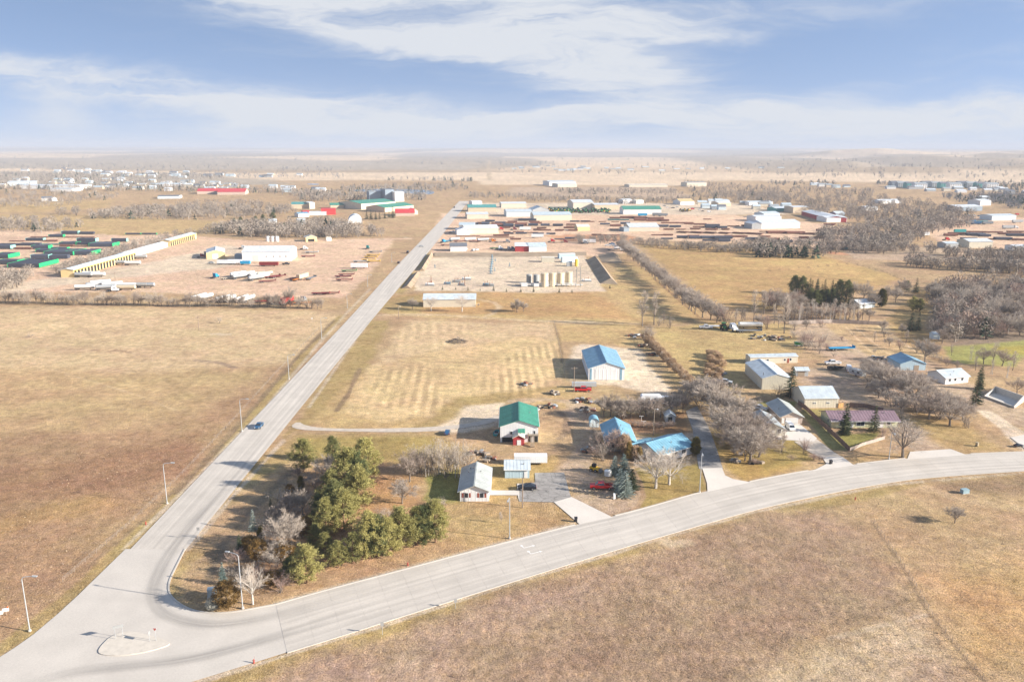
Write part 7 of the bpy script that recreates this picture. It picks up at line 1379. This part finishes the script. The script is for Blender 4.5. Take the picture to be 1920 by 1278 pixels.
for (x0, x1, y, dp, rw, c) in sorted([(889,897,422,6,3,'blue'),(903,918,421,14,2,'blue'),(910,928,416,10,2,'blue'),(922,945,424,14,2,'rust'),(928,948,420,14,2,'blue'),(944,963,425,12,3,'blue'),(952,970,418,12,2,'rust'),(966,988,423,14,3,'rust'),(966,982,426,8,3,'blue'),(972,1006,414,8,3,'blue'),(991,1009,423.5,8,3,'blue'),(1014,1031,423.5,4,3,'blue'),(1037,1056,424,6,3,'blue'),(1062,1080,422,3,2,'rust'),(1062,1080,425,2,1,'rust'),(992,1012,417,3,2,'rust'),(1000,1014,432,3,2,'rust'),(1069,1087,416,3,2,'blue'),(1089,1107,416,3,2,'blue'),
    (925,955,443,3,2,'rust'),(855,900,444,2,1,'rust'),(900,925,445,2,1,'rust'),(925,965,446,2,1,'rust'),(1144,1164,409.5,6,2,'rust'),(1164,1188,409,8,3,'rust'),(1190,1214,410,12,3,'rust'),(1190,1212,413.5,8,3,'rust'),(1216,1245,411,8,3,'rust'),(1140,1180,413,4,2,'teal'),(1212,1240,414.5,3,3,'rust'),(1232,1255,414.5,4,3,'rust'),(1126,1144,421,5,2,'blue'),(1145,1165,424,8,2,'rust'),(1164,1182,420,5,3,'blue'),(1234,1254,425,4,3,'blue'),(1256,1277,426,4,3,'blue'),(1240,1262,418.5,2,2,'rust'),(1262,1300,418.5,2,2,'rust'),(1284,1302,420,4,2,'rust'),(1302,1325,421,4,2,'rust'),(1322,1350,423.5,3,3,'blue'),(1300,1324,426,2,2,'rust'),(1324,1345,427,6,3,'blue'),(1346,1364,427.5,4,3,'blue'),
    (1270,1290,446,4,3,'blue'),(1293,1314,447,6,3,'blue'),(1316,1344,447,8,3,'blue'),(1340,1374,447.5,10,3,'blue'),(1318,1346,451.5,2,2,'blue'),(1348,1370,452.5,4,3,'blue'),(1240,1262,448.5,2,2,'blue'),(1398,1420,449,4,3,'blue'),(1420,1440,450,5,3,'blue'),(1442,1462,450,5,3,'rust'),(1443,1465,454,4,3,'blue'),(1466,1487,454,4,3,'blue'),(1438,1482,457.5,2,1,'blue'),(1440,1476,437,8,3,'rust'),(1476,1510,437.5,6,3,'rust'),(1424,1440,434,2,1,'rust'),(1500,1532,438.5,3,2,'rust'),(1532,1550,432.5,4,3,'rust'),(1550,1565,422,3,2,'rust'),(1586,1600,430,3,2,'rust'),(1552,1600,463,4,2,'rust'),(1556,1590,467,3,2,'teal'),(1222,1246,441,3,1,'rust'),(1120,1150,441,2,1,'rust'),(1370,1402,444,2,2,'rust'),(1425,1445,444,2,2,'rust')]):
    k += 1; stack('%s pipe stack, %s from the left in the central pipe yard' % ('slate' if c == 'blue' else c, nth(k)), x0, x1, y, dp, rw, c, 0, 'pipe stacks of the central yard')
for i, (x0, x1, y) in enumerate(((1268,1288,436),(1292,1316,436.5),(1318,1340,437),(1346,1366,437.5),(1372,1396,437.5),(1396,1428,438.5))): stack('rusty pipe bed lying slantwise, %s from the left in the central yard' % nth(i+1), x0, x1, y, 10, 1, 'rust', 0, 'slanted pipe beds', -.55)
k = 0
for (x0, x1, y, dp, rw, c) in sorted([(1772,1796,441,4,3,'rust'),(1780,1808,438.5,4,3,'rust'),(1815,1848,440,8,3,'blue'),(1838,1858,442,8,3,'blue'),(1803,1832,447,3,2,'blue'),(1868,1898,448,6,3,'blue'),(1812,1850,434.5,2,2,'rust'),(1850,1880,435,2,2,'rust'),(1875,1920,438,5,2,'rust'),(1890,1925,441,4,3,'blue'),(1900,1935,449,4,2,'rust'),(1826,1846,450.5,3,2,'rust'),(1840,1870,447,2,1,'rust'),(1890,1920,434,3,2,'rust')]):
    k += 1; stack('%s pipe stack, %s from the left in the right pipe yard' % ('slate' if c == 'blue' else c, nth(k)), x0, x1, y, dp, rw, c, 0, 'pipe stacks of the right yard', -.12)

R9 = random.Random(5)
for y, c, xa, xb, lb in ((410.5,'rust',1255,1330,'right of the teal roofed hall'),(416.5,'rust',1100,1190,'below the dealership hall'),(419.5,'rust',895,1010,'behind the long white workshop'),(420,'rust',1505,1640,'below the red walled shed'),(424,'rust',1365,1405,'left of the white hangar'),(428.5,'rust',940,1075,'right of the long white workshop'),(430,'blue',1120,1175,'left of the white pipe shop'),(430.5,'rust',1245,1400,'right of the white pipe shop'),(433,'rust',1010,1080,'left of the small yellow shed'),(434.5,'rust',1560,1620,'before the river woods'),
    (436.5,'rust',890,1000,'below the long white workshop'),(439,'blue',945,1060,'below the small yellow shed'),(441.5,'rust',1110,1270,'below the white pipe shop'),(443.5,'rust',1290,1395,'below the slanted pipe beds'),(446,'rust',1500,1560,'below the white hangar'),(448.5,'blue',1040,1130,'above the white trailers'),(450,'rust',880,1000,'above the red walled barn')):
    x = xa; k = 0
    while x < xb:
        w = R9.uniform(14, 24)
        if R9.random() < .72: k += 1; stack('%s pipes, %s from left in the low row %s' % ('slate' if c == 'blue' else 'rusty', nth(k), lb), x, x + w, y + R9.uniform(-.7, .7), R9.choice([2.2, 3, 4]), R9.choice([1, 2, 2]), c, 0, 'thin pipe rows of the central yard')
        x += w + R9.uniform(2, 12)
# ------------------------------------------------------------------ street furniture
M_galv = mat('galvanised_steel', (.44,.46,.47), .45, metal=.2, var=.06); M_pole = mat('wood_pole', (.30,.235,.18), .9, var=.2, nscale=2); M_yel = mat('sign_yellow', (.80,.55,.03), .5); M_sgn = mat('sign_white', (.82,.82,.80), .5); M_sback = mat('sign_back', (.36,.37,.37), .4, metal=.3); M_hyd = mat('hydrant_red', (.40,.09,.07), .6)
def lamp(label, px, py, hpx, rz, group='street lamps'):
    p = G(px, py); h = hgt(py, hpx, p.y); t = thing('street_lamp', label, 'street lamp', (p.x, p.y, 0), rz, group)
    MB().tube((0,0,0),(0,0,.35),.30,.26,10).build('base', M_curb, t); MB().tube((0,0,.35),(0,0,h-.5),.12,.08,8).build('pole', M_galv, t)
    a = MB(); pts = [Vector((0,0,h-.55)), Vector((.25,0,h-.15)), Vector((.9,0,h)), Vector((2.2,0,h+.08))]
    for q, r in zip(pts, pts[1:]): a.tube(q, r, .07, .06, 6)
    a.build('arm', M_galv, t); hd = MB().side([(2.0,h),(2.9,h+.02),(2.9,h+.14),(2.0,h+.22)], -.17, .17).build('lamp_head', M_galv, t); MB().box(2.1,2.8,-.13,.13,h-.05,h-.005).build('lens', mat('lamp_lens', (.7,.7,.65), .2), hd)
for i, (x, y, hp) in enumerate(((58,1184,102),(315,945,76),(455,809,60),(543,712,46),(604,635,38),(652,578,26),(690,538,22),(735,492,18))): lamp('street lamp left of the main road, %s from the near end' % nth(i+1), x, y, hp, 0)
lamp('street lamp at the tip of the wooded corner lot', 457, 1141, 102, PI*.9); lamp('street lamp on the verge below the white ranch house', 957, 1009, 78, -PI*.55); lamp('street lamp on the lawn before the white birches', 1313, 922, 76, -PI*.55); lamp('street lamp beside the big spreading bare tree', 1668, 859, 52, -PI*.55)
def upole(label, px, py, hpx, arm=True, light=False):
    p = G(px, py); h = hgt(py, hpx, p.y); t = thing('utility_pole', label, 'utility pole', (p.x, p.y, 0), .1, 'utility poles')
    MB().tube((0,0,0),(0,0,h),.16,.11,8).build('pole', M_pole, t)
    if arm:
        MB().box(-1.1,1.1,-.06,.06,h-.7,h-.55).build('crossarm', M_pole, t)
        for x in (-.95, 0, .95): MB().tube((x,0,h-.55),(x,0,h-.35),.05,.04,6).build('insulator', M_white, t)
    if light: MB().tube((0,0,h-.3),(1.0,0,h-.1),.05,.05,5).build('bracket', M_galv, t); MB().tube((1.0,0,h-.35),(1.0,0,h-.08),.22,.1,8).build('lamp', M_white, t)
upole('wooden utility pole beside the parking pad', 981, 951, 56, False); upole('utility pole beside the far red pickup', 1077, 735, 48, True); upole('yard light pole behind the blue roofed house', 1226, 815, 50, False, True); upole('lone pole in the left hand field', 374, 621, 27, True); upole('pole beside the farm track off the main road', 748, 598, 24, False, True)
upole('thin yard pole in the truck yard', 217, 527, 15, True); upole('white yard pole behind the truck shop', 589, 478, 22, False); upole('far yard pole in the industrial park', 931, 378, 24, True); upole('pole at the far left town', 268, 357, 18, False)
def sign(label, px, py, hpx, kind, rz):
    p = G(px, py); h = hgt(py, hpx, p.y); t = thing('road_sign', label, 'road sign', (p.x, p.y, .15 if kind in ('arrow', 'yield', 'keep') else 0), rz)
    if kind == 'arrow':
        for x in (-.6, .6): MB().tube((x,0,0),(x,0,h),.04,.04,5).build('post', M_galv, t)
        MB().box(-.9,.9,-.05,-.02,h-.6,h).build('panel', M_sback, t); MB().box(-.88,.88,-.02,.0,h-.58,h-.02).build('face', M_sback, t)
    else:
        MB().tube((0,0,0),(0,0,h),.04,.04,5).build('post', M_galv, t); w = .38
        pm = MB()
        if kind == 'yield': pm.side([(-w,h),(0,h-.66),(w,h)], -.06, -.03)
        else: pm.box(-w*.8,w*.8,-.06,-.03,h-.75,h)
        pm.build('panel', M_sback if kind == 'back' else M_sgn, t)
        if kind == 'yield': MB().side([(-w*.9,h-.03),(0,h-.6),(w*.9,h-.03)], -.065, -.061).build('face', M_hyd, t)
sign('two posted arrow board on the traffic island', 226, 1198, 24, 'arrow', .5); sign('dark keep right sign on the traffic island', 283, 1204, 20, 'back', 1.4); sign('red and white yield sign on the traffic island', 295, 1203, 24, 'yield', 0)
sign('white sign at the road edge of the corner lot', 443, 921, 11, 'plain', -.2); sign('grey sign on the verge of the corner lot', 375, 1013, 24, 'back', .1); sign('small sign on the near verge of the curving road', 719, 1190, 24, 'back', .3); sign('grey sign on the near verge right of the small sign', 856, 1140, 18, 'back', .3); sign('white marker post in the left field', 586, 604, 8, 'plain', 0)
for i, (x, y) in enumerate(((275,984),(766,1060),(478,1243),(1605,935))):
    p = G(x, y); t = thing('fire_hydrant', ['red hydrant on the left verge of the main road', 'red hydrant between the pines and the curving road', 'red hydrant on the near verge at the bottom', 'red hydrant on the near verge of the curve'][i], 'hydrant', p, 0, 'fire hydrants', .85)
    MB().tube((0,0,0),(0,0,.75),.16,.14,8).tube((0,0,.75),(0,0,.95),.14,.04,8).build('barrel', M_hyd, t); MB().tube((-.28,0,.55),(.28,0,.55),.08,.08,6).build('outlet', M_hyd, t); MB().tube((0,0,-.02),(0,0,.08),.22,.22,8).build('flange', M_hyd, t)
    if i in (0, 1, 2): MB().tube((.2,0,0),(.2,0,1.6),.02,.02,4).build('marker', M_hyd, t)
for i, (x, y, lb) in enumerate(((1081,977,'black wheeled bin beside the first concrete driveway'), (1559,868,'black wheeled bin beside the tan garage driveway'), (1833,834,'small tan bin on the grass by the right driveway'))):
    p = G(x, y); t = thing('trash_bin', lb, 'bin', p, .3*i, 'bins'); mm = mat('bin_black', (.03,.03,.035), .5) if i < 2 else mat('bin_tan', (.4,.33,.22), .6)
    MB().side([(-.30,.1),(.30,.1),(.36,1.05),(-.36,1.05)], -.36, .36, [.06,.06,0,0]).build('body', mm, t); MB().box(-.40,.40,-.40,.40,1.06,1.14).build('lid', mm, t); MB().tube((-.35,-.36,.12),(-.35,.36,.12),.12,.12,8).build('wheel', M_tyre, t)
def cabinet(label, px, py, w, d, h, m, z=0):
    p = G(px, py); t = thing('utility_box', label, 'utility box', p, .2); MB().box(-w/2,w/2,-d/2,d/2,.1,h).build('cabinet', m, t); MB().box(-w/2-.1,w/2+.1,-d/2-.1,d/2+.1,0,.1).build('base', M_curb, t); MB().box(-w/2-.05,w/2+.05,-d/2-.05,d/2+.05,h,h+.08).build('lid', m, t)
cabinet('pale blue utility box in the lower right field', 1810, 922, 1.8, 1.2, 1.0, mat('box_blue', (.30,.42,.46), .6)); cabinet('white post box pair beside the red pickup', 1153, 934, .5, .5, 1.3, M_sgn); cabinet('blue grey boulder like box at the tip of the corner lot', 400, 1118, 1.6, 1.2, 1.7, mat('box_slate', (.38,.45,.48), .7))
for i, (x, y) in enumerate(((3,1160),(14,1154))):
    p = G(x, y); t = thing('mailbox', 'white barrel mailbox at the left edge of the photo, %s' % ['left one', 'right one'][i], 'mailbox', p, .4, 'mailboxes'); MB().tube((-.5,0,1.1),(.5,0,1.1),.35,.35,12).build('box', M_sgn, t); MB().tube((0,0,0),(0,0,.8),.07,.07,6).build('post', M_pole, t)
    if i: MB().box(.3,.5,-.1,.1,1.4,1.7).build('flag', mat('flag_red', (.75,.15,.03), .5), t)
t = thing('clothesline', 'white T shaped clothesline posts in the back garden', 'clothesline', G(1208,800))
for y in (0, 5): MB().tube((0,y,0),(0,y,2),.05,.05,6).build('post', M_white, t); MB().box(-.7,.7,y-.04,y+.04,1.95,2.05).build('crossbar', M_white, t)
# painted turn arrows on the curving road
def arrow(label, px, py, rz):
    p = G(px, py); v = [(0,-.1),(2.2,-.1),(2.2,-.4),(3.0,0),(2.2,.4),(2.2,.1),(.2,.1),(.2,.9),(.5,.9),(.1,1.6),(-.3,.9),(0,.9)]
    o = MB().add([(a, b, 0) for a, b in v], [tuple(range(len(v)))]).build('road_arrow', mat('road_paint', (.80,.78,.74), .7, var=.15), None, (p.x, p.y, .053), rz); tag(o, label, None, None, 'structure')
arrow('faded white turn arrow on the curving road, farther one', 983, 1027, .45); arrow('faded white turn arrow on the curving road, nearer one', 996, 1038, .45)
# fence posts along the left ditch and the right field line
def postline(label, pts, n, m, h=1.2):
    g = resample(gl(pts), n); t = thing('wire_fence', label, 'fence', (g[0].x, g[0].y, 0)); me = MB().tube((0,0,0),(0,0,h),.06,.05,5).mesh('post', m)
    for p in g: put('post', me, t, (p.x - g[0].x, p.y - g[0].y, 0))
    wires = MB()
    for a, b in zip(g, g[1:]):
        for z in (.5, .85, 1.1): wires.tube((a.x-g[0].x, a.y-g[0].y, z), (b.x-g[0].x, b.y-g[0].y, z), .008, .008, 3, False)
    wires.build('wire', M_galv, t)
postline('thin wire fence along the left field ditch', [(598,618),(520,700),(430,800),(330,905),(240,990),(120,1092)], 60, M_pole); postline('thin wire fence crossing the lower right field', [(1640,980),(1705,1075),(1750,1155),(1860,1290)], 24, M_pole)
postline('weathered wire fence at the right edge of the hay field', [(1040,606),(1050,650),(1062,712)], 24, M_pole)

# ------------------------------------------------------------------ rough grass tufts in the near fields
def tufts():
    polys = [([(-100,700),(520,690),(600,640),(440,808),(300,946),(-60,1280),(-200,1300)], 9000), ([(480,1262),(720,1195),(960,1108),(1260,1020),(1440,955),(1600,950),(1760,905),(2000,895),(2000,1380),(400,1380)], 14000),
             ([(700,600),(1040,605),(1062,720),(640,770)], 2500), ([(1230,614),(1500,606),(1500,660),(1395,745),(1330,750)], 3000), ([(330,1090),(430,960),(560,850),(860,840),(860,1000),(480,1125)], 5000)]
    P = []
    for poly, n in polys:
        g = gl(poly); xs = [p.x for p in g]; ys_ = [p.y for p in g]; k = 0; out = []
        while sum(len(o) for o in out) < n:
            X = RNG.uniform(min(xs), max(xs), n*2); Y = RNG.uniform(min(ys_), max(ys_), n*2)
            # nearer ground carries more of the tufts that can be told apart
            keep = (poly_sd(X, Y, g) > .6) & (RNG.random(len(X)) < np.clip((170/np.hypot(X, Y))**2, .05, 1)) & (fbm(X, Y, 14, 3, 91) + RNG.normal(size=len(X))*.12 > .48)
            out.append(np.stack([X[keep], Y[keep]], 1))
        P.append(np.concatenate(out)[:n])
    P = np.concatenate(P); n = len(P); nb = 5
    big = RNG.random(n) < .04
    h = np.where(big, RNG.uniform(.16, .3, n), RNG.uniform(.05, .14, n)); w = h*RNG.uniform(.8, 1.5, n)
    a = RNG.random((n, nb))*6.283; sp = RNG.uniform(.2, .8, (n, nb))
    base = np.repeat(P[:, None, :], nb, 1) + RNG.normal(size=(n, nb, 2))*w[:, None, None]*.35
    bw = (h*.20)[:, None]*RNG.uniform(.6, 1.3, (n, nb)); pa = a + 1.57
    v0 = np.stack([base[..., 0] - np.cos(pa)*bw, base[..., 1] - np.sin(pa)*bw, np.full((n, nb), -.10)], -1); v1 = np.stack([base[..., 0] + np.cos(pa)*bw, base[..., 1] + np.sin(pa)*bw, np.full((n, nb), -.10)], -1)
    v2 = np.stack([base[..., 0] + np.cos(a)*sp*w[:, None], base[..., 1] + np.sin(a)*sp*w[:, None], h[:, None]*RNG.uniform(.7, 1.2, (n, nb))], -1)
    V = np.stack([v0, v1, v2], 2).reshape(-1, 3)
    pal = np.array([(.60,.46,.31), (.50,.37,.25), (.44,.31,.22), (.66,.52,.37), (.48,.37,.29), (.55,.40,.24)]); c = pal[RNG.integers(0, 6, n)]*RNG.uniform(.8, 1.15, (n, 1))
    me = mesh_np('dry_grass', V, np.arange(len(V)).reshape(-1, 3), mat('grass_blades', (.4,.3,.2), .95, var=.1, attr=True, spec=.05), np.repeat(c, nb*3, 0))
    tag(put('dry_grass', me), 'rough dry grass tufts over the near fields and verges', None, None, 'stuff')
tufts()
# ------------------------------------------------------------------ haze
hb = MB(); hb.box(-60000, 60000, -60000, 60000, -12, 150)
hm = bpy.data.materials.new('haze'); hm.use_nodes = True; hN = hm.node_tree.nodes; hN.clear()
ho = hN.new('ShaderNodeOutputMaterial'); hv = hN.new('ShaderNodeVolumePrincipled'); hm.node_tree.links.new(hv.outputs[0], ho.inputs['Volume'])
hv.inputs['Color'].default_value = (.50, .565, .68, 1); hv.inputs['Density'].default_value = 0.00012; hv.inputs['Anisotropy'].default_value = 0.0
tag(hb.build('haze', hm), 'thin pale blue air haze over the plain', None, None, 'stuff')
